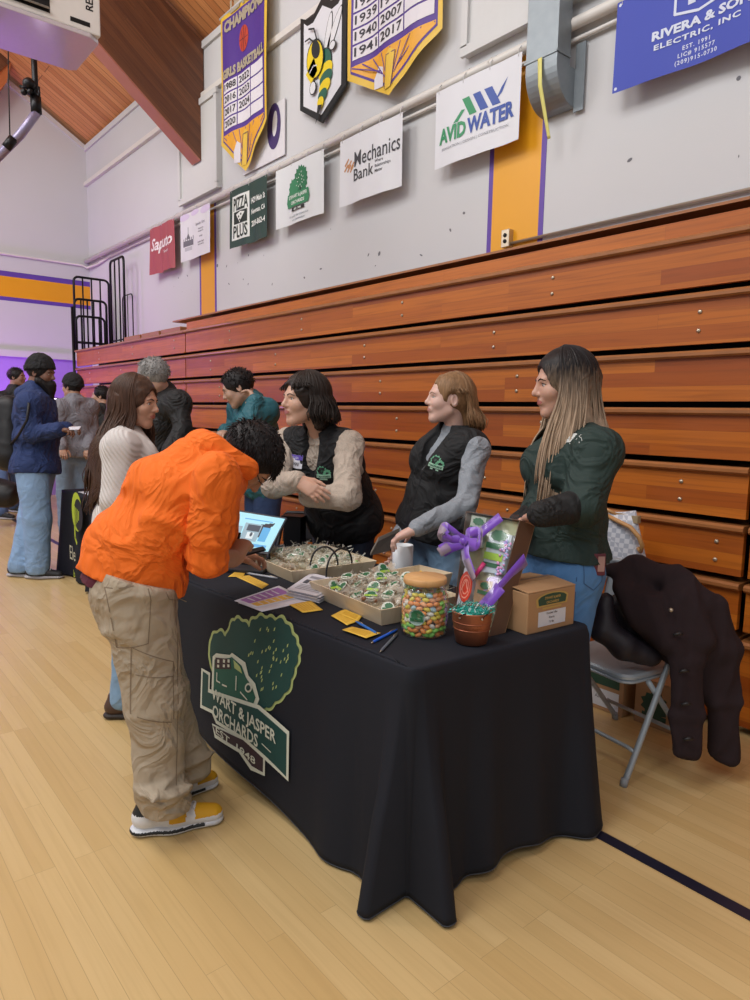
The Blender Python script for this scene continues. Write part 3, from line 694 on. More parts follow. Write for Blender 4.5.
w = MB(); D = Draw(w, fn); D.poly(shield(.062), 0, 1); w.build('shield_face', mat('shield_white', '#d2d3d8', .5, var=.03), t)
w = MB(); D = Draw(w, fn); cx, cy = Wd*.47, Hh*.50; s_ = Wd
Y1, G1, K1, W1 = 0, 1, 2, 3
for a_ in (0, 1):   # wings
    D.ell(cx+.16*s_+a_*.12*s_, cy+.24*s_+a_*.03*s_, .07*s_, .30*s_, K1, 2, rot=-.25-.35*a_); D.ell(cx+.16*s_+a_*.12*s_, cy+.24*s_+a_*.03*s_, .058*s_, .283*s_, W1, 3, rot=-.25-.35*a_)
for i, (dx, dy, rx, ry, m) in enumerate(((.10,-.02,.16,.17,K1),(.10,-.02,.145,.155,G1),(.13,-.13,.15,.10,Y1),(.14,-.22,.14,.09,G1),(.12,-.31,.125,.08,Y1),(.08,-.40,.10,.07,G1),(.04,-.48,.07,.07,Y1))):
    D.ell(cx+dx*s_, cy+dy*s_, rx*s_, ry*s_, m, 4+i, rot=.25)
D.poly([(cx-.01*s_, cy-.50*s_), (cx+.08*s_, cy-.52*s_), (cx-.06*s_, cy-.72*s_)], K1, 12)
D.ell(cx-.08*s_, cy+.08*s_, .19*s_, .24*s_, K1, 12, rot=.2); D.ell(cx-.08*s_, cy+.07*s_, .175*s_, .225*s_, Y1, 13, rot=.2)
D.poly([(cx-.28*s_, cy-.05*s_), (cx-.16*s_, cy-.20*s_), (cx-.02*s_, cy-.08*s_), (cx-.1*s_, cy+.1*s_)], Y1, 13)
D.ell(cx-.06*s_, cy+.18*s_, .085*s_, .12*s_, K1, 14, rot=.5); D.line([(cx-.19*s_, cy-.06*s_), (cx-.10*s_, cy-.0*s_), (cx-.03*s_, cy-.02*s_)], .014*s_, W1, 15)
for p in (((-.10,.28),(-.20,.36),(-.30,.36)), ((-.04,.30),(-.10,.44),(-.22,.48))): D.line([(cx+a*s_, cy+b*s_) for a, b in p], .022*s_, K1, 14)
D.ell(cx-.12*s_, cy-.26*s_, .075*s_, .085*s_, K1, 13); D.ell(cx-.12*s_, cy-.26*s_, .062*s_, .072*s_, W1, 14)
D.ell(cx+.30*s_, cy+.10*s_, .07*s_, .06*s_, K1, 13); D.ell(cx+.30*s_, cy+.10*s_, .055*s_, .046*s_, W1, 14)
w.build('hornet_emblem', [mat('hornet_yellow', '#e0c414', .5), mat('hornet_green', '#1f5a48', .5), mat('hornet_black', '#15171a', .5), mat('hornet_white', '#d6d7da', .5)], t)
# white poster partly behind the pennant
x0, x1, z0, z1 = px_rect((232, 150), (285, 150), 3.9); zt = aty(285, 98, 3.9)[2]; zb = aty(284, 155, 3.9)[2]
t = thing('letter_poster', 'white poster with a purple letter half hidden behind the first pennant', 'poster', ((x0+x1)/2, 3.9, zb))
MB().box((x0+.25, 3.895, zb), (x1, 3.905, zt)).build('poster_sheet', mat('poster_white', '#cfcdd2', .5), t)
w = MB(); D = Draw(w, plane_fn((x0, 3.894, zb), (1,0,0), (0,0,1), (0,-1,0), .001)); ww = x1-x0
D.ell(ww-.20, .32, .13, .22, 0, 1); D.ell(ww-.18, .34, .045, .12, 1, 2, rot=-.1); w.build('letter', [mat('letter_purple', '#3d2c62', .5), MATS['poster_white']], t)
for p in ((190, 300), (322, 262), (356, 265), (258, 236), (600, 165), (620, 180), (552, 150), (205, 282), (300, 260)):
    pass
# scuffs on the wall
w = MB(); rnd = random.Random(3)
for i in range(46):
    X = rnd.uniform(-9, -.8); z = rnd.uniform(2.5, 3.25); s_ = rnd.uniform(.004, .022)
    D = Draw(w, plane_fn((X, YW-.001, z), (1,0,0), (0,0,1), (0,-1,0), .0005)); D.ell(0, 0, s_, s_*rnd.uniform(.3, 1), 0, 1, n=7, rot=rnd.uniform(0, 3))
structure(w, 'trim_9', mat('scuff', '#6b6a70', .8))
# ============================================================= LIGHT
def area(name, loc, target, sx, sy, power, col=(1,1,1)):
    l = bpy.data.lights.new(name, 'AREA'); l.shape = 'RECTANGLE'; l.size = sx; l.size_y = sy; l.energy = power; l.color = col
    if name.startswith('purple'): l.spread = 1.5
    o = bpy.data.objects.new(name, l); COL.objects.link(o); o.location = loc
    o.rotation_euler = (Vector(target)-Vector(loc)).to_track_quat('-Z', 'Y').to_euler(); return o
area('overhead_and_fill', (-2.0, -.6, 6.8), (-2.4, .9, 0), 3, 1.2, 118, (1, .99, .98))
area('overhead_and_fill', (-6.5, -.6, 6.8), (-6.6, .8, 0), 3, 1.2, 118, (1, .975, .95))
area('overhead_and_fill', (-2.0, -4.2, 7.2), (-2.6, 1.5, 1), 3, 1.6, 200, (1, .98, .96))
area('overhead_and_fill', (-8.0, -4.2, 7.2), (-8.0, 1.5, 1), 3, 1.6, 165, (1, .98, .96))
area('overhead_and_fill', (2.4, -2.0, 6.0), (-2, 1.5, 1), 2, 2, 90, (1, .98, .95))
area('overhead_and_fill', (-8.2, -2.2, 5.0), (-11.0, 3.4, 5.6), 2.2, 1.2, 95, (1, .95, .88))  # added fill, not a lamp of the hall: brightens left wall and roof boards
wd = bpy.data.worlds.new('world'); C.world = wd; wd.use_nodes = True
wd.node_tree.nodes['Background'].inputs[0].default_value = (.82, .87, .95, 1); wd.node_tree.nodes['Background'].inputs[1].default_value = .46
area('purple_uplight', (-11.2, .2, .5), (-12.25, .8, 2.2), 1.6, .3, 20, (.55, .18, 1))
area('purple_uplight', (-11.3, 2.2, .6), (-12.2, 2.9, 2.2), 1.2, .3, 9, (.60, .2, 1))
area('purple_wash', (-11.6, .6, 2.6), (-10.2, 3.6, 2.5), .8, .8, 9, (.75, .2, 1))
area('purple_wash', (-11.6, -1.2, 1.6), (-8.2, 1.0, .0), .8, .5, 4, (.66, .3, 1)).data.spread = 1.0
area('purple_wash', (-8.5, -1.5, .6), (-6.1, 1.3, 4.3), .6, .6, 2.5, (.6, .3, 1)).data.spread = .6
def stage_light(loc, aim, label, s=1):
    t = thing('stage_light', label, 'light', loc)
    d = unit(A(*aim)-A(*loc)); c = A(*loc); F = frame(d)
    MB().lathe([(0, -.16*s), (.07*s, -.16*s), (.09*s, -.1*s), (.10*s, 0), (.088*s, 0)], 20, R=F, o=c).build('can', M_black, t)
    MB().lathe([(0, -.008), (.088*s, -.008)], 20, R=F, o=c).build('lens', mat('led_glow', '#f3dcff', emit=6, var=0), t)
    MB().tube([(c[0], c[1], 0), (c[0], c[1], c[2]-.1*s)], .015, 8).build('stand', M_black, t)
# ============================================================= TABLE
TZ = .735
FL, FR, BR_, BL_ = A(-3.16, 1.185), A(-1.36, 1.29), A(-1.30, 2.08), A(-3.16, 2.12)
M_cloth = mat('black_cloth', '#191c25', .8, var=.05, nscale=5, bump=.10, bscale=380, spec=.3)
M_hem = mat('cloth_hem', '#3a3d44', .7)
corn = [FL, FR, BR_, BL_]; RC = .035
segs = []
for i in range(4):
    a, b, c = corn[i-1], corn[i], corn[(i+1)%4]; d0 = unit(b-a); d1 = unit(c-b); n0 = A(d0[1], -d0[0]); n1 = A(d1[1], -d1[0])
    segs.append((a, b, d0, n0))
def side(i, s):
    """point and outward normal along side i (from corner i to corner i+1), s in metres"""
    a, b = corn[i], corn[(i+1)%4]; d = unit(b-a); return a+d*s, A(d[1], -d[0]), np.linalg.norm(b-a)
def peri(n):
    P = []
    for i in range(4):
        a, b = corn[i], corn[(i+1)%4]; L = np.linalg.norm(b-a); k = int(L/.012)
        for j in range(k): 
            s = RC+(L-2*RC)*j/(k-1); p, nn, _ = side(i, s); P.append((p, nn, i, s, L))
        c = corn[(i+1)%4]; d = unit(b-a); d2 = unit(corn[(i+2)%4]-b); n0 = A(d[1], -d[0]); n1 = A(d2[1], -d2[0])
        cc = b-d*RC-n0*RC
        for j in range(1, 8):
            f = j/8; nn = unit(n0*math.cos(f*PI/2)+n1*math.sin(f*PI/2)); P.append((cc+nn*RC, nn, i+.5, f, L))
    return P
def gs(x, m, s): return math.exp(-((x-m)/s)**2)
def gq4(x, m, s): return math.exp(-abs((x-m)/s)**3.6)
AMP = [.10, .085, .06, .06]       # lobe sizes at the corners 0..3 (FL, FR, BR, BL) ends
def skirt_off(i, s, L, t):
    if i != int(i): return .006+{.5: -.030, 1.5: .085, 2.5: .03, 3.5: .03}[i]*t**1.2
    i = int(i); a0 = (.08, .110, .085, .07)[i]; a1 = (.110, .075, .07, .08)[i]
    q = min(1, t*1.6)**.8
    c0 = .060 if i == 1 else .105; c1 = .060 if i == 0 else (.03 if i == 1 else .105); o = .004+.018*t+(a0*gq4(s, c0, (.034 if i == 1 else .04)+.012*t)+a1*gq4(s, L-c1, (.034 if i == 0 else .07)+.012*t))*t**1.15*q
    e_ = {0: (.03,-.030), 1: (-.030,.085), 2: (.085,.03), 3: (.03,.03)}[i]; w0 = max(0, 1-s/.035)**1.3; w1 = max(0, 1-(L-s)/.035)**1.3; o = o*(1-w0)*(1-w1)+w0*(.006+e_[0]*t**1.2)+w1*(.006+e_[1]*t**1.2)
    if i == 1: o += t*(.028*gs(s, .30, .05)-.012*gs(s, .22, .03)+.02*gs(s, .52, .06))
    if i == 0: o += t*t*(.012*math.sin(s*9+.6)*(s < L-.2))*.6+.022*t*gs(s, L-.33, .07)-.01*t*gs(s, L-.22, .03)
    if i in (2, 3): o += t*.012*math.sin(s*11)
    return o
def hemz(i, s, L):
    if i == int(i):
        i = int(i)
        if i == 0: return .012+.19*max(0, (L-.42-s)/(L-.42))**1.0
        if i == 1: return .012+.035*math.sin(PI*min(1, max(0, (s-.16)/(L-.30))))
        if i == 3: return .10
    return {.5: .012, 1.5: .012, 2.5: .06, 3.5: .2}.get(i, .03)
PR = peri(0); NP = len(PR); NT = 34
w = MB(); V = []; F = []
ctr = A(-2.25, 1.66)
ins = [.35, .7, .93, .985]
rows = []
for kf in ins: rows.append([A(*(ctr+(p-ctr)*kf), TZ+.0*kf) for p, nn, i, s, L in PR])
r0 = .010
for j in range(4):
    a = PI/2*j/3; rows.append([A(*(p+nn*(-r0+r0*math.sin(a))), TZ-r0+r0*math.cos(a)) for p, nn, i, s, L in PR])
for j in range(1, NT+1):
    t = j/NT; rr = []
    for p, nn, i, s, L in PR:
        hz = hemz(i, s, L); z = (TZ-r0)*(1-t)+hz*t; rr.append(A(*(p+nn*skirt_off(i, s, L, t)), z))
    rows.append(rr)
V = [A(*ctr, TZ)]+[q for r in rows for q in r]
F = [(0, 1+k, 1+(k+1)%NP) for k in range(NP)]
for j in range(len(rows)-1):
    for k in range(NP): k2 = (k+1)%NP; F.append((1+j*NP+k, 1+(j+1)*NP+k, 1+(j+1)*NP+k2, 1+j*NP+k2))
w.ext(V, F, 0, True)
table = thing('banquet_table', 'long rectangular table under the black cloth with the tree logo', 'table', (-2.25, 1.66, 0))
w2 = MB(); w2.box((-1.74/2, -.32, TZ-.05), (1.70/2, .32, TZ-.014), R=rotz(.02), o=(-2.25, 1.66, 0)); w2.build('tabletop', mat('grey_plastic', '#b9b8b4', .6), table, bevel=.01)
for sx in (-.75, .75):
    for sy in (-.27, .27):
        MB().tube([(-2.25+sx, 1.66+sy, 0), (-2.25+sx, 1.66+sy, TZ-.05)], .014, 8).build('leg', M_bolt, table)
cl = thing('tablecloth', 'black cloth with green and white orchard logo draped over the long table', 'tablecloth', (-2.25, 1.66, 0))
sheet_ = w.build('cloth_sheet', M_cloth, cl, solid=.0015)
w = MB(); w.tube([r for r in rows[-1]], .0022, 5, closed=True); w.build('hem', M_hem, sheet_)
def cloth_front(X, z, l=1):
    a, b = corn[0], corn[1]; d = unit(b-a); s = (X-a[0])/d[0]; L = np.linalg.norm(b-a); n = A(d[1], -d[0])
    hz = hemz(0, s, L); t = min(1, max(0, ((TZ-r0)-z)/((TZ-r0)-hz))); p = a+d*s+n*(skirt_off(0, s, L, t)+.0012*l+.001)
    return A(p[0], p[1], z)
w = MB(); D = Draw(w, cloth_front)
def L2(x, y): q = aty(x, y, 1.215); return (q[0], q[2])
mats = [mat('logo_dark_green', '#164340', .7), mat('logo_lime', '#a9b878', .7), mat('logo_cream', '#cfd3c4', .7), mat('logo_brown', '#3a2a31', .7), mat('logo_green', '#1f5a4c', .7)]
DG, LM, CW, BW, GG = range(5)
def tree_poly(cx, cy, rx, ry, n, seed, g):
    rnd = random.Random(seed); ph = [rnd.uniform(0, 6) for _ in range(6)]; P = []; m_ = n*7
    for i in range(m_):
        a = 2*PI*i/m_; k = 1+.055*abs(math.sin(a*n*.5+ph[0]+.8*math.sin(a*3+ph[1])))+.05*math.sin(a*3+ph[2])+.03*math.sin(a*7+ph[3]); k += .05*max(0, math.sin(a))*abs(math.sin(a*n*.5+ph[0]))
        P.append(L2(cx+rx*k*g*math.cos(a), cy-ry*k*g*math.sin(a)))
    return P
for (cx, cy, rx, ry, n, sd) in ((262, 662, 27.5, 46, 20, 2), (236, 652, 15, 32, 12, 4), (219, 652, 10, 22, 9, 8)):
    D.poly(tree_poly(cx, cy, rx, ry, n, sd, 1.0), LM, 1); D.poly(tree_poly(cx, cy, rx-1.6, ry-2.4, n, sd, .985), DG, 2 if cx != 262 else 3)
rnd = random.Random(5)
for i in range(40):
    a, r_ = rnd.uniform(0, 6.3), rnd.uniform(.2, .85); x, y = 262+24*r_*math.cos(a), 660+38*r_*math.sin(a); P = [L2(x-.5, y+2), L2(x+.6, y+1.2), L2(x+1.1, y-2), L2(x, y-1)]; D.poly(P, LM, 4)
# truck
tr = [(214, 700), (214, 656), (217, 653), (229, 655), (231, 653), (243, 663), (246, 676), (252, 684), (256, 700), (252, 712), (214, 706)]
D.poly([L2(*p) for p in tr], CW, 5)
tr2 = [(216, 700), (216, 659), (229, 658), (231, 657), (240, 666), (244, 678), (249, 686), (253, 698), (250, 708), (216, 703)]
D.poly([L2(*p) for p in tr2], GG, 6)
D.poly([L2(*p) for p in ((217, 657), (230, 659), (231, 669), (217, 668))], BW, 7)
for x in (219, 224, 228): D.poly([L2(*p) for p in ((x, 659), (x+1.8, 659.3), (x+1.8, 662.5), (x, 662.2))], CW, 8); D.poly([L2(*p) for p in ((x, 664), (x+1.8, 664.3), (x+1.8, 667), (x, 666.7))], CW, 8)
D.poly([L2(*p) for p in ((233, 660), (239, 667), (241, 674), (234, 668))], LM, 7)
for (x, y, r_) in ((247, 688, 3.2),): D.poly([L2(x+r_*math.cos(a), y+r_*1.5*math.sin(a)) for a in np.linspace(0, 6.28, 14)[:-1]], CW, 8); D.poly([L2(x+r_*.6*math.cos(a), y+r_*.9*math.sin(a)) for a in np.linspace(0, 6.28, 14)[:-1]], DG, 9)
for P in (((219, 672), (219, 680), (222, 682)), ((224, 684), (228, 686)), ((236, 676), (236, 690)), ((240, 692), (246, 700))): D.line([L2(*p) for p in P], .006, CW, 8)
# ribbons
D.poly([L2(*p) for p in ((216, 722), (243, 737), (262, 752), (262, 777), (250, 770), (240, 752), (219, 736))], CW, 6)
D.poly([L2(*p) for p in ((217, 724), (243, 739.5), (260.5, 755), (260.5, 773), (251, 766), (241, 749), (220, 733))], BW, 7)
rb = [(205, 667), (213, 672), (213, 688), (257, 706), (284, 733), (284, 783), (262, 760), (243, 739), (220, 722), (216, 712), (205, 706)]
D.poly([L2(*p) for p in rb], CW, 8)
rb2 = [(206.5, 670), (211.7, 674), (211.7, 691), (256, 709.5), (282, 735.5), (282, 778), (263, 756.5), (244, 736.5), (221, 719), (217, 709), (206.5, 703.5)]
D.poly([L2(*p) for p in rb2], DG, 9)
def fit2(D, s, p0, p1, hgt, m, lift, **k):
    """text from p0 to p1 along the cloth"""
    v, f = text2d(s, 1, align='LEFT', **k); xs = [a for a, b in v]; ys = [b for a, b in v]; x0, x1, y0, y1 = min(xs), max(xs), min(ys), max(ys)
    def q(a, b):
        u = (a-x0)/(x1-x0); z = p0[1]+(p1[1]-p0[1])*u; return D.fn(p0[0]+(p1[0]-p0[0])*u, z+(b-y0)/(y1-y0)*hgt*(1+(.0)*u), lift)
    D.mb.ext([q(a, b) for a, b in v], f, m)
fit2(D, 'WART & JASPER', L2(216, 700), L2(273, 749), .062, CW, 12, bold=.02)
fit2(D, 'ORCHARDS', L2(217.5, 714), L2(257, 748), .050, CW, 12, bold=.02)
fit2(D, 'EST. 1948', L2(221, 731), L2(255, 765), .028, CW, 12, bold=.012)
D.line([L2(260, 744), L2(268, 753)], .004, CW, 10)
w.build('orchard_logo', mats, sheet_)

# ------------------------------------------------------------- trays
M_pop = wood_planks('poplar_tray', '#d3c2a4', '#e0d1b6', '#bfa680', 0, 1, .9, .5, .6, gap=0, gaps=0)
def tray(name, label, c, rot, lx, ly, h, splay=.018, handles=False):
    t = thing(name, label, 'tray', (*c, TZ)); R = rotz(rot); th = .006; w = MB()
    w.box((-lx/2, -ly/2, .001), (lx/2, ly/2, .008), R=R, o=(*c, TZ)); w.build('tray_floor', M_pop, t)
    for sx, sy in ((0,-1),(0,1),(-1,0),(1,0)):
        w = MB()
        def pt(a, z, o):
            k = z/h*splay+o
            return (a*(lx/2+(k if sy else 0))+0, sy*(ly/2+k)) if sy else (sx*(lx/2+k), a*(ly/2+k))
        v = [A(*pt(a, z, o), z) for o in (0, -th) for a, z in ((-1,.001),(1,.001),(1,h),(-1,h))]
        w.ext(A(*v)@R+A(*c, TZ), [(0,1,2,3),(4,7,6,5),(0,4,5,1),(1,5,6,2),(2,6,7,3),(3,7,4,0)]); w.build('tray_side', M_pop, t, bevel=.001)
    return t, R
def P2(px, py, z=TZ): return atz(px, py, z)
# near tray
a, b = A(-2.165, 1.513), A(-1.725, 1.482); d = unit(b-a); rot2 = math.atan2(d[1], d[0]); ly2 = .33
c2 = (a+b)/2+A(-d[1], d[0])*ly2/2
tray2, R2 = tray('wooden_tray', 'pale wooden tray with round green labelled treat bags, nearer the glass jar', c2, rot2, .44, ly2, .062)
a, b = A(-2.835, 1.60), A(-2.40, 1.565); d = unit(b-a); rot1 = math.atan2(d[1], d[0]); ly1 = .40
c1 = (a+b)/2+A(-d[1], d[0])*ly1/2
tray1, R1 = tray('wooden_tray', 'pale wooden tray heaped with small bags, farther away by the tablet screen', c1, rot1, .44, ly1, .055)
for (px1, px2, top, lab) in (((310, 573), (338, 572), (325, 549), 0), ((326, 580), (352, 570), (338, 552), 0)):
    p0, p1 = P2(*px1, TZ+.02), P2(*px2, TZ+.02); m_ = (p0+p1)/2; R_h = []
    hh = .115 if lab == 0 else .1
    path = [p0+(p1-p0)*(.5-.5*math.cos(x))+A(0,0,1)*hh*math.sin(x)**.7 for x in np.linspace(0.0, PI, 15)]
    tag(base(MB().tube(path, .0042, 8).build('cord_handle', mat('black_cord', '#17161a', .5))), 'black loop handle standing up at the end of the near tray, '+('left one' if px1[0] == 310 else 'right one'), 'handle')
# treat bags
M_cello = mat('cellophane', '#d9d3c2', .18, spec=.8, alpha=.42, var=.15, nscale=60)
M_lab = mat('label_white', '#cfd6cb', .5, var=.03); M_labg = mat('label_green', '#2c6b45', .5, var=.1); M_lime = mat('label_lime', '#a6cf45', .5); M_nut = mat('nut_brown', '#8a5c3e', .5, var=.3, nscale=90); M_egg = mat('pastel_treat', '#c9cdb0', .5, var=.2, nscale=70)
def bag_proto(name, label, contents, sz, seed, showlabel):
    rnd = random.Random(seed); t = thing(name, label, 'treat bag', (0,0,0), 'treat bags in the wooden trays')
    w = MB()
    for i in range(7): w.sphere((rnd.uniform(-.5,.5)*sz, rnd.uniform(-.4,.4)*sz, rnd.uniform(.3,.7)*sz*.6), (sz*.26, sz*.2, sz*.17), n=8, R=rotz(rnd.uniform(0,3)))
    w.build('contents', contents, t)
    w = MB(); w.sphere((0,0,sz*.33), (sz*.82, sz*.66, sz*.42), n=14)
    v = w.v[0]; v += np.random.RandomState(seed).normal(0, sz*.035, v.shape); w.sm = [False]*len(w.sm)
    for i in range(7):
        a_ = rnd.uniform(-.5,.5); p = A(sz*.72, rnd.uniform(-.2,.2)*sz, sz*.4); e = p+A(sz*rnd.uniform(.4,.8), sz*a_, sz*rnd.uniform(.0,.55)); n_ = A(0, sz*.10, sz*.05)
        w.ext([p-n_, p+n_, e+n_*1.6, e-n_*1.2], [(0,1,2,3)])
    wr_ = w.build('wrapper', M_cello, t)
    if showlabel:
        w = MB(); Rl = frame((0,-.62,.78), (1,0,0)); o = A(0,-sz*.30, sz*.66)
        fn = lambda x, y, l=1: o+Rl[0]*x+Rl[1]*y+Rl[2]*.0012*l
        D = Draw(w, fn); s_ = sz*.46; D.ell(0, 0, s_*.95, s_*1.1, 0, 1); D.poly(scallop(.1*s_, .42*s_, .55*s_, .42*s_, 9, .12, seed), 1, 2); D.rect(-.78*s_, -.20*s_, .78*s_, .08*s_, 1, 3)
        if showlabel == 2: D.rect(-.9*s_, -.62*s_, .9*s_, -.24*s_, 2, 4)
        D.rect(-.6*s_, -.78*s_, .6*s_, -.66*s_, 1, 3); w.build('label', [M_lab, M_labg, M_lime], wr_)
    return t
protos = [bag_proto('treat_bag', 'clear bag', M_nut, .056, 1, 2), bag_proto('treat_bag', 'clear bag', M_nut, .054, 2, 1), bag_proto('treat_bag', 'clear bag', M_egg, .042, 3, 1), bag_proto('treat_bag', 'clear bag', M_egg, .044, 4, 0), bag_proto('treat_bag', 'clear bag', M_nut, .036, 5, 0)]
G2 = 'labelled nut bags in the near tray'; G1 = 'small crinkled bags heaped in the far tray'
used = set(); rnd = random.Random(11)
def put(k, loc, rz, tilt, label, group):
    rot = Matrix.Rotation(rz, 3, 'Z')@Matrix.Rotation(tilt, 3, 'X')
    if k not in used: used.add(k); o = protos[k]; o.location = Vector(loc); o.rotation_euler = rot.to_euler(); o['label'] = label
    else: o = dup(protos[k], loc, label, rot.to_euler())
    o['group'] = group; o['category'] = 'treat bag'
for j in range(4):
    for i in range(5):
        x = -.17+.085*i+rnd.uniform(-.01,.01); y = -.115+.078*j+rnd.uniform(-.008,.008); q = A(x, y, 0)@R2+A(*c2, TZ+.014+.014*((i+j)%2)+.010*j)
        put(0 if (j == 0 and i < 2) or (i+j)%3 == 0 else 1, q, rnd.uniform(-1.0,1.2)+.35, rnd.uniform(-.45,.45), 'clear bag of brown nuts with a round green and white label in the near tray', G2)
for j in range(5):
    for i in range(6):
        x = -.18+.072*i+rnd.uniform(-.01,.01); y = -.155+.076*j+rnd.uniform(-.01,.01); q = A(x, y, 0)@R1+A(*c1, TZ+.014+.022*rnd.random()+.008*(j%2))
        nut = (j == 0 and i >= 3)
        put(4 if nut else (2 if rnd.random() < .5 else 3), q, rnd.uniform(-1.5,1.5), rnd.uniform(-.3,.35), 'small clear bag of brown nuts at the front of the far tray' if nut else 'small crinkled clear bag of pastel treats in the far tray', 'brown nut bags in the far tray' if nut else G1)

# ------------------------------------------------------------- square box, cup, bottle
t3, R3 = tray('plywood_box', 'square pale wooden box behind the candy jar with a yellow card inside', A(-2.025, 1.93), .03, .17, .19, .07, .012)
w = MB(); w.box((-.05, -.03, -.001), (.05, .03, .001), R=frame((.3,-.5,.8))@np.eye(3), o=(-1.98, 1.93, TZ+.045)); tag(base(w.build('card', mat('yellow_card', '#e2b843', .6, var=.05), bevel=0)), 'yellow card standing inside the square wooden box', 'card')

for tr_, R__, c__, lx, ly, hh, sd in ((tray2, R2, c2, .42, .31, .085, 1), (tray1, R1, c1, .42, .38, .085, 2)):
    w = MB(); rs = random.Random(sd)
    for i in range(760):
        x, y = rs.uniform(-lx/2, lx/2), rs.uniform(-ly/2*.8, ly/2); p = A(x, y, 0)@R__+A(*c__, TZ+rs.uniform(.04, hh+.015)*(1-.2*abs(x)/(lx/2))); d = unit([rs.gauss(0,1), rs.gauss(0,1), rs.gauss(.4,.5)])*rs.uniform(.010,.026); n_ = unit(np.cross(d, [rs.random(), rs.random(), .5]))*rs.uniform(.001,.004)
        w.ext([p-n_, p+n_, p+d+n_*1.3, p+d*1.1-n_*.6], [(0,1,2,3)], rs.randrange(2))
    w.build('crinkle_film', [M_cello, mat('film_bright', '#d8d8cc', .12, alpha=.55, spec=.9, var=.1)], tr_)['kind'] = 'stuff'
# ------------------------------------------------------------- cup, bottle, jar
cp = A(-2.235, 2.035)
t = thing('paper_cup', 'white cylindrical cup under the hand of the light-haired person', 'cup', (*cp, TZ))
MB().lathe([(0, .001), (.043, .001), (.046, .006), (.046, .140), (.0435, .140), (.042, .01), (0, .01)], 28, o=(*cp, TZ)).build('cup_body', mat('white_cup', '#d2d6da', .4, var=.02), t)
bp = atz(356, 571, TZ)
t = thing('lime_bottle', 'small lime green squeeze bottle lying between the two long trays', 'bottle', tuple(bp))
MB().lathe([(0, 0), (.015, 0), (.016, .005), (.016, .028), (.010, .034)], 16, o=bp).build('bottle_body', mat('lime_plastic', '#7ed42a', .3), t)
MB().lathe([(.010, .033), (.010, .045), (.007, .048), (0, .048)], 16, o=bp).build('bottle_cap', mat('lime_cap', '#58b81c', .35), t)
jp = A(-1.585, 1.545)
def glass(name, tint=(1,1,1,1), f0=.06, ro=.04):
    m = bpy.data.materials.new(name); m.use_nodes = True; N, L, b = nodes_of(m); N.remove(b); o = N['Material Output']
    tr = N.new('ShaderNodeBsdfTransparent'); tr.inputs[0].default_value = tint; gl = N.new('ShaderNodeBsdfGlossy'); gl.inputs['Roughness'].default_value = ro
    lw = N.new('ShaderNodeLayerWeight'); lw.inputs['Blend'].default_value = .25; mr = N.new('ShaderNodeMapRange'); mr.inputs['To Min'].default_value = f0; mr.inputs['To Max'].default_value = .7
    ns = N.new('ShaderNodeTexNoise'); ns.inputs['Scale'].default_value = 9; bm = N.new('ShaderNodeBump'); bm.inputs['Strength'].default_value = .05; L.new(ns.outputs['Fac'], bm.inputs['Height']); L.new(bm.outputs[0], gl.inputs['Normal'])
    L.new(lw.outputs['Facing'], mr.inputs['Value']); mx = N.new('ShaderNodeMixShader'); L.new(mr.outputs[0], mx.inputs[0]); L.new(tr.outputs[0], mx.inputs[1]); L.new(gl.outputs[0], mx.inputs[2]); L.new(mx.outputs[0], o.inputs[0]); return m
M_glass = glass('jar_glass', (.93,.96,.95,1))
t = thing('candy_jar', 'round glass jar with a light wooden lid, full of pastel candy', 'jar', (*jp, TZ))
jr = .079
MB().lathe([(0, .002), (jr*.86, .002), (jr*.97, .012), (jr, .03), (jr, .105), (jr*.96, .130), (jr*.84, .150), (jr*.80, .156), (jr*.80, .176)], 40, o=(*jp, TZ)).build('glass_body', M_glass, t)
MB().lathe([(jr*.8, .150), (jr*.86, .152), (jr*.86, .158), (jr*.8, .160)], 40, o=(*jp, TZ)).build('rim', M_glass, t)
M_lid = wood_planks('lid_wood', '#c99a63', '#d8ad78', '#a67843', 0, 1, .9, .5, .5, gap=0, gaps=0)
MB().lathe([(0, .170), (jr*.86, .170), (jr*.90, .173), (jr*.90, .188), (jr*.86, .192), (0, .192)], 40, o=(*jp, TZ)).build('lid', M_lid, t)
w = MB(); fn = lambda x, y, l=1: A(jp[0]+math.sin(-.63+x/jr)*(jr+.001*l)*1.0, jp[1]-math.cos(-.63+x/jr)*(jr+.001*l), TZ+.085+y)
# sticker faces the viewer's side of the jar
fn = lambda x, y, l=1: A(jp[0]+math.cos(-.93+x/jr)*(jr+.0008*l), jp[1]+math.sin(-.93+x/jr)*(jr+.0008*l), TZ+.078+y)
D = Draw(w, fn); D.ell(-.012, -.004, .028, .026, 0, 1); D.poly(scallop(-.010, .004, .02, .015, 9, .12, 2), 1, 2); D.poly(scallop(-.020, .0, .010, .011, 7, .12, 3), 1, 2); D.rect(-.034, -.018, .010, -.008, 1, 3); w.build('jar_sticker', [mat('sticker_grey', '#9fb3a8', .4), M_labg], t)
cols = [('orange', '#f29a58'), ('yellow', '#f0dc62'), ('green', '#9bdc6c'), ('white', '#ece8df'), ('coral', '#f7b284'), ('blue', '#b4d6e6')]
pc = []
for nme, h in cols: pc.append(mat('candy_'+nme, h, .3, var=.05, nscale=300))
cand = []; rnd = random.Random(4)
zz = .0135; lay = 0
meshes = {}
while zz < .142:
    rr = min(jr-.0125, (jr-.0125)*(1 if .02 < zz < .115 else .93 if zz < .02 else .90)); n = int(2*PI*rr/.0215)
    for i in range(n): cand.append((rr, 2*PI*(i+.5*(lay % 2))/n+rnd.uniform(-.03,.03), zz+rnd.uniform(-.0015,.0015)))
    zz += .0142; lay += 1
for r_, n in ((.045, 11), (.024, 6), (.004, 1)):
    for i in range(n): cand.append((r_, 2*PI*i/n+.3, .139+rnd.uniform(-.003,.003)))
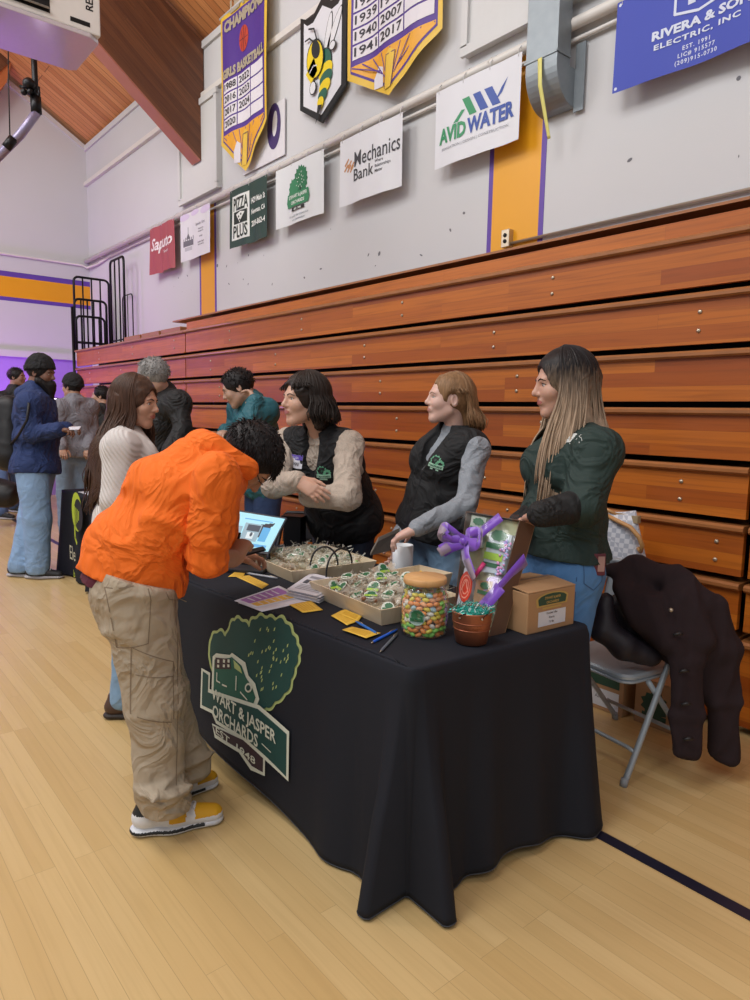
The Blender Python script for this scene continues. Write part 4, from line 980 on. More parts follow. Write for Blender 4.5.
cg = 'pastel candies in the glass jar'; first = {}
for r_, a_, z in cand:
    # the far half of the jar is hidden behind the near half
    if r_ > .05 and z < .12 and math.cos(a_-(-.93)) < -.15: continue
    k = rnd.choice([0,0,0,1,1,1,2,2,2,4,4,3,5]) if z > .03 else rnd.choice([0,1,2,4,2])
    loc = (jp[0]+r_*math.cos(a_), jp[1]+r_*math.sin(a_), TZ+z)
    if k not in meshes:
        ww = MB(); ww.sphere((0,0,0), (.0128, .0082, .0076), n=12); o = ww.build('candy', pc[k]); meshes[k] = o.data
    else: o = bpy.data.objects.new('candy', meshes[k]); COL.objects.link(o)
    o.location = loc; o.rotation_euler = (rnd.uniform(-.6,.6), rnd.uniform(-.7,.7), a_+PI/2+rnd.uniform(-.6,.6))
    tag(o, cols[k][0]+' sugar-coated candy inside the round glass jar', 'candy', cg)

# ------------------------------------------------------------- copper bucket
bk = A(-1.425, 1.60); M_cop = mat('copper', '#a3654a', .42, metal=.6, var=.15, nscale=30, bump=.08, bscale=120)
t = thing('copper_bucket', 'copper bucket stuffed with teal tinsel in front of the gift box', 'bucket', (*bk, TZ))
h = .105
w = MB(); w.lathe([(0, .002), (.044, .002), (.047, .006), (.050, .006), (.0585, .062), (.0595, .064), (.064, .100), (.066, .104), (.066, .108), (.063, .108), (.058, .07), (.045, .012), (0, .012)], 40, o=(*bk, TZ)); w.build('bucket_body', M_cop, t)
w = MB()
for z in (.052, .074): r_ = .0485+(z/.1)*.0155+.001; w.tube([(bk[0]+r_*math.cos(a), bk[1]+r_*math.sin(a), TZ+z) for a in np.linspace(0, 2*PI, 40)[:-1]], .0016, 6, closed=True)
w.build('band', M_cop, t)
def bfn(x, y, l=1):
    a = -.87+x/.06; z = .058+y; r_ = .0485+(z/.1)*.0155+.0008*l; return A(bk[0]+math.cos(a)*r_, bk[1]+math.sin(a)*r_, TZ+z)
w = MB(); D = Draw(w, bfn); D.text('STEWART & JASPER', 0, .003, .013, 0, bold=.02, sx=.62); D.text('ORCHARDS', 0, -.004, .009, 0, bold=.02); w.build('embossed_lettering', mat('copper_dark', '#7f4529', .4, metal=.6), t)
w = MB()
for a in (-1.45, -.35): w.sphere((bk[0]+.066*math.cos(a), bk[1]+.066*math.sin(a), TZ+.094), .004, n=8)
w.build('rivet', M_bolt, t)
for a in (-1.45, -.35): MB().tube([(bk[0]+.067*math.cos(a), bk[1]+.067*math.sin(a), TZ+.094), (bk[0]+.070*math.cos(a+.05), bk[1]+.070*math.sin(a+.05), TZ+.104), (bk[0]+.066*math.cos(a+.3), bk[1]+.066*math.sin(a+.3), TZ+.110)], .0015, 6).build('wire_handle', M_black, t)
w = MB(); rs = random.Random(9)
for i in range(520):
    a, r_ = rs.uniform(0, 6.28), .064*math.sqrt(rs.random()); p = A(bk[0]+r_*math.cos(a), bk[1]+r_*math.sin(a), TZ+rs.uniform(.100, .128-.2*r_))
    d = unit([rs.gauss(0,1), rs.gauss(0,1), rs.gauss(.3,.7)])*rs.uniform(.008,.018); s_ = unit(np.cross(d, [rs.random(), rs.random(), 1]))*.0013
    w.ext([p-s_, p+s_, p+d+s_, p+d-s_], [(0,1,2,3)], 0 if rs.random() < .80 else 1)
o = w.build('tinsel', [mat('teal_tinsel', '#2aa597', .25, metal=.35, var=.3, nscale=200), mat('white_tinsel', '#c9dcdc', .3)], t); o['kind'] = 'stuff'
w = MB(); w.lathe([(0,.09),(.058,.09),(.05,.106),(0,.112)], 20, o=(*bk, TZ)); w.build('filler', MATS['teal_tinsel'], t)

# ------------------------------------------------------------- gift box
gBR = atz(489, 637, TZ); gBL = atz(452, 622, TZ); gBL[2] = TZ
gTL = W(466, 511, 2.44); gTR = W(520, 520, 2.33)
t = thing('gift_box', 'open gift box wrapped in clear film with a purple ribbon bow, standing behind the bucket', 'gift', tuple((gBL+gBR)/2))
nrm = unit(np.cross(gBR-gBL, gTL-gBL)); nrm = nrm if nrm@(gBL-CAM) < 0 else -nrm          # towards the viewer
th = .075
M_kraft = mat('kraft_box', '#8b6a48', .6, var=.06); M_bxd = mat('box_brown_dark', '#5b4334', .4, var=.1)
def gq(u, v, l=0): p = gBL*(1-u)*(1-v)+gBR*u*(1-v)+gTL*(1-u)*v+gTR*u*v; return p+nrm*l
bk4 = [gq(0,0,-th)+A(0,0,0), gq(1,0,-th), gq(1,1,-th)+A(0,0,-.01), gq(0,1,-th)+A(0,0,-.01)]
for q in bk4[:2]: q[2] = TZ+.002
fr4 = [gq(0,0), gq(1,0), gq(1,1), gq(0,1)]
def slab(pts, th_, name, m, bev=.001):
    pts = [np.array(p) for p in pts]; n_ = unit(np.cross(pts[1]-pts[0], pts[2]-pts[0])); w = MB(); k = len(pts)
    w.ext(pts+[p+n_*th_ for p in pts], [tuple(range(k))[::-1], tuple(range(k,2*k))]+[(i,(i+1)%k,(i+1)%k+k,i+k) for i in range(k)]); return w.build(name, m, t, bevel=bev)
slab([bk4[0], bk4[1], bk4[2], bk4[3]], .004, 'back_panel', M_kraft)
for i, j in ((0,1),(1,2),(2,3),(3,0)): slab([fr4[i], fr4[j], bk4[j], bk4[i]], .003, 'side_panel', M_bxd)
def onface(poly, l, name, m, mats_draw=None):
    pts = [gq(*p, l-.02) for p in poly]; w = MB(); k = len(pts); top = [p+nrm*.016 for p in pts]
    w.ext(pts+top, [tuple(range(k))[::-1], tuple(range(k,2*k))]+[(i,(i+1)%k,(i+1)%k+k,i+k) for i in range(k)])
    ms = [m]
    if mats_draw:
        ms += mats_draw[0]; D = Draw(w, lambda x, y, q=1: gq(x, y, l-.004+.0009*q)); mats_draw[1](D)
    return w.build(name, ms, t)
onface([(.02,.02),(.98,.02),(.98,.98),(.02,.98)], -.02, 'liner', mat('pale_liner', '#c9cba0', .6))
def dlab(cx, cy, s, lime=True):
    def f(D):
        D.poly(scallop(cx+.04*s, cy+.25*s, .24*s, .075*s, 9, .12, 2), 2, 2); D.rect(cx-.30*s, cy+.06*s, cx+.30*s, cy+.14*s, 2, 2)
        if lime: D.rect(cx-.30*s, cy-.10*s, cx+.30*s, cy-.0*s, 3, 2)
        D.rect(cx-.28*s, cy-.20*s, cx+.28*s, cy-.14*s, 2, 2)
    return f
dm = [M_lab, M_labg, M_lime]
onface([(.06,.70),(.36,.70),(.38,.97),(.10,.97)], -.002, 'printed_pack', mat('pack_clear', '#b9c2b4', .3), (dm, dlab(.23, .82, .42)))
onface([(.50,.50),(.92,.52),(.94,.86),(.52,.86)], .004, 'printed_pack', mat('pack_pale', '#c3cfd6', .3), (dm, dlab(.68, .68, .62)))
w = MB(); rs = random.Random(2); pk = [mat('egg_pink', '#e2a5cf', .3), mat('egg_blue', '#a9c2e8', .3), mat('egg_violet', '#b79be0', .3)]
for i in range(46): w.sphere(gq(rs.uniform(.80,.97), rs.uniform(.50,.80), .004), .0055, rs.randrange(3), 6)
w.build('candy_filling', pk, t)['kind'] = 'stuff'
onface([(.42,.16),(.78,.20),(.76,.44),(.40,.42)], -.001, 'kraft_card', mat('kraft_card', '#b08a66', .6), (dm, dlab(.60, .29, .40, False)))
onface([(.02,.06),(.26,.04),(.36,.30),(.30,.52),(.12,.50)], .002, 'white_card', mat('card_white', '#cfd0da', .5))
w = MB(); D = Draw(w, lambda x, y, q=1: gq(x, y, .004+.0012*q)); D.ell(.24, .34, .15, .135, 0, 1, n=26); 
for r_ in (.11, .07): D.line([(.24+r_*math.cos(a), .34+r_*.9*math.sin(a)) for a in np.linspace(0, 6.28, 20)], .012, 1, 2)
D.line([(.16,.30),(.24,.40),(.32,.30)], .014, 1, 3); w.build('red_sticker', [mat('red_sticker', '#d8432f', .35), mat('sticker_pink', '#e89a86', .4)], t)
MB().tube([gq(.40,.44,.006), gq(.56,.58,.008)], .008, 10).build('pink_marker', mat('hot_pink', '#e2407f', .35), t)
onface([(.60,.34),(.86,.40),(.84,.50),(.62,.46)], -.002, 'lilac_card', mat('lilac', '#bda3dc', .5))
M_rib = mat('purple_satin', '#7440b8', .3, spec=.7, var=.12, nscale=40, sheen=.4); M_rib2 = mat('sheer_ribbon', '#b9a6b4', .35, alpha=.6)
def ribbon(pts, wd, tw, name='ribbon', m=None, nsub=14):
    P = np.array(pts); k = len(P); t_ = np.linspace(0, k-1, nsub*(k-1)+1); Q = np.stack([np.interp(t_, range(k), P[:,i]) for i in range(3)], 1)
    for _ in range(6): Q[1:-1] = (Q[:-2]+Q[2:]+2*Q[1:-1])/4
    T = unit_rows(np.gradient(Q, axis=0)); W_ = np.array([unit(np.cross(T[i], nrm*math.cos(tw(i/len(Q)))+unit(np.cross(nrm, T[i]))*math.sin(tw(i/len(Q))))) for i in range(len(Q))])
    w = MB(); n_ = len(Q); wd_ = np.array([wd*(1 if np.isscalar(wd) else 1) for i in range(n_)])
    v = np.concatenate([Q-W_*wd/2, Q+W_*wd/2]); w.ext(v, [(i, i+1, n_+i+1, n_+i) for i in range(n_-1)], 0, True); return w.build(name, m or M_rib, t, solid=.0008)
def unit_rows(a): return a/np.maximum(np.linalg.norm(a, axis=1), 1e-9)[:,None]
z0_ = lambda s: 0
ribbon([gq(.42,1.0,.010), gq(.62,1.01,.012)]+[gq(.62,1.01,.012)], .04, z0_) if 0 else None
ribbon([gq(.70,1.0,.012), gq(.46,.86,.016), gq(.30,.74,.020)], .038, z0_)
ribbon([gq(.48,.0,.018), gq(.80,.22,.020), gq(1.02,.42,.012)], .05, z0_)
ribbon([gq(1.0,.40,.006), gq(1.012,.54,-.03), gq(1.02,.68,-.07)], .05, lambda s: 1.35)
bc = gq(.20, .73, .034)
def off(du, dv, l): return gq(.20+du, .73+dv, .034+l)
for m_, wd_, k in ((M_rib, .046, 1.0), (M_rib2, .034, 1.12)):
    ribbon([bc, off(-.12*k,.05*k,.02), off(-.30*k,.09*k,.025), off(-.34*k,.01*k,.035), off(-.18*k,-.02,.02), bc], wd_, lambda s: .5*math.sin(s*6), 'bow_loop', m_)
    ribbon([bc, off(.14*k,.07*k,.02), off(.36*k,.10*k,.025), off(.42*k,.0*k,.035), off(.20*k,-.02,.02), bc], wd_, lambda s: .5*math.sin(s*6+2), 'bow_loop', m_)
    ribbon([bc, off(-.20*k,-.06*k,.015), off(-.42*k,-.13*k,.01)], wd_, lambda s: .5*s, 'bow_tail', m_)
    ribbon([bc, off(.14*k,-.13*k,.015), off(.36*k,-.27*k,.012)], wd_, lambda s: -.4*s, 'bow_tail', m_)
w = MB(); w.sphere(bc+nrm*.006, (.014,.012,.014), n=10); w.build('bow_knot', M_rib, t)
w = MB()
rs = np.random.RandomState(3)
def film(u, v): p = gq(-.02+1.04*u, -.0+1.04*v, .010+.006*math.sin(u*9+v*4)+.005*math.sin(v*17+u*3)); return p
w.grid(film, 22, 26); w.build('film', glass('clear_film', (.97,.97,.97,1), .02, .16), t)

# ------------------------------------------------------------- cardboard box
M_card = mat('cardboard', '#a8825c', .75, var=.06, nscale=8, bump=.05, bscale=40); M_cardd = mat('cardboard_edge', '#8f6c4a', .8)
M_bprint = mat('box_green', '#2b4a3a', .6); M_gold = mat('box_gold', '#b99a56', .6); M_stk = mat('sticker_white', '#cfd2da', .5)
def cardbox(label, a, b, c, h, draw=None, flap=True):
    """a: near corner, b: right corner, c: left corner, on the floor of the box"""
    t = thing('cardboard_box', label, 'box', tuple((b+c)/2)); u, v = b-a, c-a; lu, lv = np.linalg.norm(u), np.linalg.norm(v); u, v = u/lu, v/lv; up = A(0,0,1)
    R = A(u, v, up); w = MB()
    w.box((0,0,0), (lu,lv,h), R=R, o=a); 
    w.build('carton', M_card, t, bevel=.003)
    if flap:
        for k, (y0, y1) in enumerate(((0, lv*.5-.002), (lv*.5+.002, lv))):
            w = MB(); v0 = [(0,y0,h),(lu,y0,h),(lu,y1,h),(0,y1,h)]
            tl = .012; vv = [(0,y0,h+.001+(tl if k else 0)*0),(lu,y0,h+.001),(lu,y1,h+(tl if not k else .001)),(0,y1,h+(tl if not k else .001))]
            if k: vv = [(0,y0,h+tl*.6),(lu,y0,h+tl*.6),(lu,y1,h+.001),(0,y1,h+.001)]
            top = [(x,y,z+.003) for x,y,z in vv]
            w.ext(A(*vv, *top)@R+a, [(0,3,2,1),(4,5,6,7),(0,1,5,4),(1,2,6,5),(2,3,7,6),(3,0,4,7)]); w.build('flap', M_card, t)
        w = MB(); w.box((0, lv*.5-.02, h+.012), (lu, lv*.5+.02, h+.0135), R=R, o=a); w.build('packing_tape', mat('tape', '#94714d', .3), t)
    if draw:
        w = MB(); n = np.cross(u, up); D = Draw(w, lambda x, y, l=1: a+u*x+up*y+n*.0009*l); draw(D, lu, h); w.build('printed_label', [M_bprint, M_gold, M_stk, mat('ink_dark', '#2b2b33', .6)], t)
    return t
def dbox(D, L, h):
    P = [(L*.22, h*.66), (L*.78, h*.66), (L*.80, h*.80)]+[(L*(.5+.30*math.cos(a)), h*(.80+.13*math.sin(a))) for a in np.linspace(.2, PI-.2, 7)]+[(L*.20, h*.80)]
    D.poly([(L*.18,h*.62),(L*.82,h*.62),(L*.84,h*.81)]+[(L*(.5+.34*math.cos(a)), h*(.81+.15*math.sin(a))) for a in np.linspace(.2, PI-.2, 7)]+[(L*.16,h*.81)], 1, 1); D.poly(P, 0, 2)
    D.text('STEWART & JASPER', L*.5, h*.80, h*.085, 1, 3, bold=.02, sx=.78); D.text('ORCHARDS', L*.5, h*.69, h*.085, 1, 3, bold=.02); D.rect(L*.30, h*.55, L*.70, h*.60, 1, 1)
    D.rect(L*.22, h*.13, L*.80, h*.50, 2, 1)
    for i, q in enumerate(('Chocolate Toffee', 'Almonds', '12 / 8oz')): D.text(q, L*.5, h*(.42-.11*i), h*.07, 3, 2, bold=.01, sx=.8)
a, b, c = atz(526.5, 635.5, TZ+.001), atz(573.5, 624, TZ+.001), atz(500, 624, TZ+.001)
b = a+(b-a)*1.0; c = a+unit(c-a)*.19; c = a+unit(np.cross(A(0,0,1), b-a))*.21
cardbox('small brown cardboard box with a green printed label standing on the table end', a, b, c, .138, dbox)
a, b = atz(641, 716, 0), atz(662, 704, 0); c = atz(608, 704, 0); uu = unit(c-a); 
def dbox2(D, L, h): D.poly(scallop(L*.5, h*.5, L*.3, h*.28, 11, .15, 3), 0, 1); D.rect(L*.2, h*.15, L*.8, h*.3, 0, 2)
a2 = A(-1.63, 3.02, .001); cardbox('brown cardboard box with green print on the floor under the folding chair', a2, a2+A(.20,.0,0), a2+A(-.02,.19,0), .22, dbox2, True)
a2 = A(-1.90, 3.0, .001); cardbox('cardboard box with a white sticker on the floor left of the one under the chair', a2, a2+A(.22,0,0), a2+A(0,.2,0), .20, lambda D, L, h: (D.rect(L*.1, h*.1, L*.9, h*.55, 2, 1), D.text('Almonds', L*.5, h*.3, h*.12, 3, 2), D.rect(L*.1, h*.65, L*.9, h*.9, 0, 1)), True)

# ------------------------------------------------------------- papers, cards, pens
def sheet(name, label, cat, pts, z, m, draws=None, mats=(), group=None, thick=.0006, droop=None):
    """a sheet from its corner places on the table, in order"""
    w = MB(); P = [atz(x, y, TZ+z) for x, y in pts]
    if len(P) == 4:
        def f(u, v, l=0):
            q = P[0]*(1-u)*(1-v)+P[1]*u*(1-v)+P[2]*u*v+P[3]*(1-u)*v
            return q+A(0,0, l*.0006+.0006*math.sin(u*3+v*2)+.0008)
        w.grid(f, 6, 6, 0)
        if draws: draws(Draw(w, lambda x, y, l=1: f(x, y, l+.6)))
    else: w.ext(P, [tuple(range(len(P)))], 0)
    o = base(w.build(name, [m]+list(mats), solid=thick)); tag(o, label, cat, group); return o
M_yc = mat('yellow_card', '#e2b843', .6, var=.05); M_ycl = mat('card_print', '#b98f2e', .6)
def lines(D):
    for i in range(5): D.rect(.15, .2+.13*i, .85, .22+.13*i, 1, 1)
cards = [((236,577),(262,589),(269,584.5),(249,575.5), 'yellow card lying nearest the bent-over person, right of his elbow'),
 ((228,577),(243,577),(246,571.5),(238,570), 'small yellow card peeking out under the forearm in the orange sleeve'),
 ((289,605),(303,613),(323,610),(311,601), 'lone yellow card between the purple flyers and the near tray'),
 ((331,616),(347,625.5),(358,621),(343,610), 'upper yellow card of the pair at the front of the near tray'),
 ((337,613),(358,622),(362,616),(345,609.5), 'yellow card fanned out beneath the pair at the front of the near tray'),
 ((342,630),(366,638.5),(381,633),(352,627), 'yellow card nearest the table edge under the tip of a blue pen')]
for i, (*q, lab) in enumerate(cards): sheet('yellow_card', lab, 'card', q, .002+.0012*i, M_yc, lines, [M_ycl], 'yellow cards on the table')
Mp = mat('paper_white', '#d3d3dc', .6, var=.02); Mg = mat('print_grey', '#8e8f98', .6); Mpu = mat('print_purple', '#9b6bb0', .6); Myo = mat('print_yellow', '#d9b04c', .6)
def flyer(D):
    D.rect(.10, .08, .58, .92, 1, 1); D.rect(.62, .08, .93, .92, 2, 1)
    for i in range(5): D.rect(.16, .2+.13*i, .5, .23+.13*i, 3, 2); D.rect(.66, .2+.13*i, .9, .22+.13*i, 3, 2)
sheet('flyer', 'bottom flyer of the purple and yellow stack at the table edge', 'flyer', ((238,603),(262,612),(310,601),(285,590)), .001, Mp, None, group='flyers')
sheet('flyer', 'top flyer printed purple and yellow at the table edge', 'flyer', ((234,601),(255,608),(303,597),(279,586)), .0035, Mp, flyer, [Mpu, Myo, Mp], group='flyers')
t = thing('paper_stack', 'thick stack of white printed sheets between the two long trays', 'paper', tuple(atz(310, 595, TZ)))
P = [atz(288, 597, TZ), atz(318, 604, TZ), atz(345, 588, TZ), atz(312, 580, TZ)]
w = MB()
for k in range(10):
    o = A(.006*math.sin(k*2.1), .006*math.cos(k*1.7), .0032*k+.001); v = [p+o for p in P]+[p+o+A(0,0,.0028) for p in P]; w.ext(v, [(0,3,2,1),(4,5,6,7),(0,1,5,4),(1,2,6,5),(2,3,7,6),(3,0,4,7)])
w.build('sheets', Mp, t)
def bil(P, z): return lambda x, y, l=1: P[0]*(1-x)*(1-y)+P[1]*x*(1-y)+P[2]*x*y+P[3]*(1-x)*y+A(0,0,z+.0005*l)
w = MB(); D = Draw(w, bil([p+A(.004,.002,0) for p in P], .0335)); D.rect(.1,.70,.9,.82, 0, 1); [D.rect(.1+.22*i,.4,.25+.22*i,.6, 1, 1) for i in range(4)]; [D.rect(.1,.1+.07*i,.9,.12+.07*i, 0, 1) for i in range(4)]
w.build('print', [Mg, mat('print_dark', '#4a4d58', .6)], t)
def pen(label, p0, p1, col, group='pens on the black cloth', z=.006):
    a, b = atz(*p0, TZ+z), atz(*p1, TZ+z); t = thing('ballpoint_pen', label, 'pen', tuple(a), group); d = unit(b-a); L = np.linalg.norm(b-a); m = mat('pen_'+col.strip('#'), col, .3)
    MB().tube([a+d*.012, a+d*.02, a+d*L*.62, a+d*L*.9, b], [.003, .0045, .0048, .0045, .0035], 10).build('barrel', m, t)
    MB().tube([a, a+d*.012], [.0008, .003], 8).build('tip', M_bolt, t)
    MB().tube([b, b+d*.008], [.0025, .0022], 8).build('push_button', m, t)
    s_ = A(0,0,.0065); MB().tube([b-d*.002+s_*.6, b-d*.03+s_, b-d*.04+s_*.8], .0014, 6).build('clip', M_bolt, t)
pen('slim blue pen lying across the yellow card', (378, 634), (357, 622), '#2f6fc0', z=.010)
pen('thick bright blue pen nearest the corner of the cloth', (371, 643), (396, 630), '#1f5fd0')
pen('grey pen lying just right of the bright blue one', (380, 652), (397, 634), '#5d6470')
pen('silver pen lying by the far tray, crossing the other silver pen', (240, 567), (250, 573), '#9aa0a8')
pen('long silver pen lying in front of the far tray', (246, 573), (276, 578), '#a2a6ae')

# ------------------------------------------------------------- tablet screen at the far end
p0, p1, p2, p3 = W(226, 546, 3.18), W(268, 552, 3.14), W(285, 519, 3.30), W(238, 511.5, 3.36)
t = thing('laptop', 'open laptop with a bright blue web page on its screen beside the orange sleeve', 'laptop', tuple((p0+p1)/2))
n_ = unit(np.cross(p1-p0, p3-p0)); n_ = n_ if n_@(p0-CAM) < 0 else -n_
def sq(x, y, l=0): return p0*(1-x)*(1-y)+p1*x*(1-y)+p2*x*y+p3*(1-x)*y+n_*l
w = MB(); v = [sq(x,y,0) for x,y in ((-.03,-.05),(1.03,-.05),(1.03,1.05),(-.03,1.05))]; w.ext(v+[q-n_*.012 for q in v], [(0,1,2,3),(7,6,5,4),(0,4,5,1),(1,5,6,2),(2,6,7,3),(3,7,4,0)]); w.build('screen_lid', mat('laptop_grey', '#3a3f4a', .4), t, bevel=.002)
w = MB(); D = Draw(w, lambda x, y, l=1: sq(x, y, .0006*l)); D.rect(.0,.0,1,1,0,1); D.rect(.25,.22,.62,.72,1,2); D.rect(.32,.5,.6,.68,2,3); D.rect(.36,.28,.52,.46,3,3); D.rect(.65,.25,.82,.66,4,2); D.rect(.10,.3,.22,.6,1,2); D.rect(.1,.08,.9,.16,4,2); D.rect(.2,.82,.8,.85,4,2); D.ell(.46,.40,.03,.06,2,4)
scr = [mat('screen_cyan', '#9fd6e4', .4, emit=.35, var=0), mat('screen_grey', '#8aa6b4', .4, emit=.35, var=0), mat('screen_dark', '#47525f', .4, emit=.15, var=0), mat('screen_light', '#c9d7dc', .4, emit=.35, var=0), mat('screen_blue', '#5aa6d8', .4, emit=.3, var=0)]
w.build('screen', scr, t)
q0, q1 = sq(-.03,-.05), sq(1.03,-.05); f_ = unit(A(n_[0], n_[1], 0)); zb = TZ+.004
w = MB(); v = [A(q0[0],q0[1],zb), A(q1[0],q1[1],zb), A(q1[0],q1[1],zb)+f_*.10, A(q0[0],q0[1],zb)+f_*.10]; w.ext(v+[q+A(0,0,.014) for q in v], [(0,3,2,1),(4,5,6,7),(0,1,5,4),(1,2,6,5),(2,3,7,6),(3,0,4,7)]); w.build('keyboard_base', mat('laptop_dark', '#22252c', .4), t, bevel=.002)
MB().tube([A(q0[0],q0[1],zb+.01), q0], .01, 8).build('hinge', M_black, t); MB().tube([A(q1[0],q1[1],zb+.01), q1], .01, 8).build('hinge', M_black, t)
M_cl = glass('clear_plastic', (.85,.88,.9,1), .12)
# ------------------------------------------------------------- folding chair with coat
def folding_chair(c, fwd, label, col, name='folding_chair', pad=False, w_=.46):
    """metal folding chair: c on the floor under the seat, fwd the way it faces"""
    t = thing(name, label, 'chair', (*c, 0)); f = unit(A(fwd[0], fwd[1], 0)); r = A(f[1], -f[0], 0); R = A(r, f, (0,0,1)); O = A(c[0], c[1], 0)
    m = mat('chair_'+col.strip('#'), col, .4, metal=.25, var=.06)
    P = lambda x, y, z: O+x*r+y*f+z*A(0,0,1)
    hw = w_/2
    for s in (-1, 1):
        MB().tube([P(s*hw, .235, 0), P(s*hw, .215, .04), P(s*hw, .03, .42), P(s*hw*.97, -.09, .68), P(s*hw*.93, -.13, .78)], .0125, 10, 0).build('front_leg', m, t)
        MB().tube([P(s*(hw-.02), -.235, 0), P(s*(hw-.02), -.215, .04), P(s*(hw-.02), .10, .40)], .0115, 10).build('rear_leg', m, t)
        for y, z, q in ((.235, 0, hw), (-.235, 0, hw-.02)): MB().tube([P(s*q, y+.0, .0), P(s*q, y*.97, .03)], .0155, 10).build('foot_cap', mat('foot_cap', '#8f9397', .5), t)
    MB().tube([P(-(hw-.02), -.17, .11), P(hw-.02, -.17, .11)], .009, 8).build('rear_stretcher', m, t)
    MB().tube([P(-hw, .175, .125), P(-hw+.04, .172, .13), P(hw-.04, .172, .13), P(hw, .175, .125)], .009, 8).build('front_stretcher', m, t)
    w = MB(); w.rbox((-.195, -.19, .405), (.195, .21, .432), .06, R=R, o=O, n=6); w.build('seat', m, t, bevel=0)
    w = MB(); w.rbox((-.20, -.195, .398), (.20, .215, .408), .06, R=R, o=O, n=6); w.build('seat_rim', m, t)
    w = MB(); w.grid(lambda u, v: P((u-.5)*2*(hw-.015), -.105-.03*v-.035*(1-(2*u-1)**2)+.0*v, .615+.165*v), 16, 6); w.build('backrest', m, t, solid=.008)
    MB().tube([P(s_*hw*.93, -.13, .78) if abs(s_) == 1 else P(s_*hw*.93, -.13-.035*(1-s_*s_), .80) for s_ in (-1,-.9,-.6,-.2,.2,.6,.9,1)], .012, 10).build('top_rail', m, t)
    return t, P
chair, CP = folding_chair((-1.525, 2.70), (-.16, -.985), 'pale grey metal folding chair with a brown coat over its back', '#a3abb2')
# coat
M_coat = mat('brown_wool', '#2a1f22', .9, var=.12, nscale=25, bump=.2, bscale=260, spec=.25)
coat = thing('brown_coat', 'dark brown toggle coat draped over the back of the grey folding chair', 'coat', (-1.35, 2.9, .05))
def cm(s, name, m, parent, res, nz=None, relax=1, smooth=True):
    P, F, M = s.mesh(res, nz, relax); w = MB(); w.ext(P, F, 0, smooth); return w.build(name, m, parent)
S = Soft(); X_ = lambda x, y, w: W(x, y, w)
S.chain([X_(607,570,2.86), X_(640,572,2.84), X_(672,580,2.80), X_(700,598,2.76)], [.035,.06,.06,.055], .04)
S.chain([X_(622,588,2.80), X_(645,610,2.76), X_(668,640,2.70)], [.045,.075,.06], .05)
S.chain([X_(640,590,2.86), X_(660,625,2.82), X_(672,650,2.78)], [.06,.085,.06], .05)
S.chain([X_(680,600,2.72), X_(700,640,2.70)], [.06,.06], .05)
CM = A(unit(A(CR[0],CR[1],0)), unit(A(CF[0],CF[1],0)), (0,0,1)); fl = (1,.45,.45)
S.chain([X_(686,612,2.70), X_(687,660,2.68), X_(688,715,2.68), X_(686,752,2.69)], [.074,.070,.066,.064], .02, M=CM, sc=fl)
S.chain([X_(706,605,2.75), X_(712,650,2.75), X_(716,690,2.76)], [.105,.108,.085], .03, M=CM, sc=fl)
S.chain([X_(716,640,2.76), X_(722,700,2.76), X_(724,758,2.78)], [.066,.070,.064], .02, M=CM, sc=(1,.62,.45))
S.chain([X_(674,606,2.70), X_(678,650,2.67), X_(680,700,2.67)], [.03,.025,.02], .02)
def ccut(q): return 0
cm(S, 'coat_body', M_coat, coat, .0075, folds(.017, 15, 3, (1.2,1.2,.6)), 1)
S = Soft(); S.chain([X_(606,600,2.80), X_(604,630,2.80), X_(622,645,2.78), X_(650,655,2.80)], [.03,.05,.05,.05], .04); S.chain([X_(620,605,2.88), X_(640,640,2.9)], [.05,.06], .04)
cm(S, 'coat_lining', mat('coat_lining', '#1d1720', .6, var=.1, bump=.1), coat, .010, folds(.012, 18, 5))
for (x, y) in ((673, 635), (679, 672), (681, 705), (683, 740)):
    a, b = X_(x, y, 2.625), X_(x+10, y-1, 2.62)
    MB().tube([a, a*.4+b*.6+A(0,0,.004), b], [.006, .008, .005], 8).build('toggle', mat('toggle_dark', '#161214', .5), coat)
MB().lathe([(0,0),(.008,0),(.008,.003),(0,.003)], 12, R=frame(CAM-X_(671,610,2.63)), o=X_(671,610,2.64)).build('snap_button', M_bolt, coat)
# handbag
def check_mat():
    m = bpy.data.materials.new('checked_canvas'); m.use_nodes = True; N, L, b = nodes_of(m); tc = N.new('ShaderNodeTexCoord'); ck = N.new('ShaderNodeTexChecker'); ck.inputs['Scale'].default_value = 45
    ck.inputs['Color1'].default_value = lin('#c9cad0'); ck.inputs['Color2'].default_value = lin('#a4a8b4'); L.new(tc.outputs['Object'], ck.inputs['Vector']); L.new(ck.outputs['Color'], b.inputs['Base Color']); b.inputs['Roughness'].default_value = .5; return m
hb = thing('handbag', 'pale grey checked handbag with tan handles behind the brown coat', 'bag', (-1.78, 3.05, .70))
w = MB()
def hbf(z, k): return [(-1.80-.03*z/.3+k*(.115+.065*(1-z/.3))*math.cos(a), 3.06+k*.07*math.sin(a)*(1-.45*z/.3), .70+z+.012*math.sin(a*2+1)*(z > .25)) for a in np.linspace(0, 2*PI, 29)[:-1]]
rs_ = [hbf(z, 1) for z in (0,.02,.08,.16,.24,.30)]; n = 28; v = [p for r in rs_ for p in r]; f = [(i*n+j, i*n+(j+1)%n, (i+1)*n+(j+1)%n, (i+1)*n+j) for i in range(5) for j in range(n)]+[tuple(range(n))[::-1]]
w.ext(v, f, 0, True); w.build('bag_body', check_mat(), hb, solid=.005)
w = MB(); w.box((-1.885, 3.04, .955), (-1.69, 3.07, .99)); w.build('lining', mat('tan_lining', '#9b8a6c', .6), hb)
M_tan = mat('tan_leather', '#b98a56', .5)
MB().tube([(-1.86,3.02,.985), (-1.78,3.0,.965), (-1.70,3.0,.94), (-1.655,3.0,.90), (-1.64,3.01,.86), (-1.652,3.02,.83), (-1.67,3.03,.84)], .011, 8).build('handle', M_tan, hb)
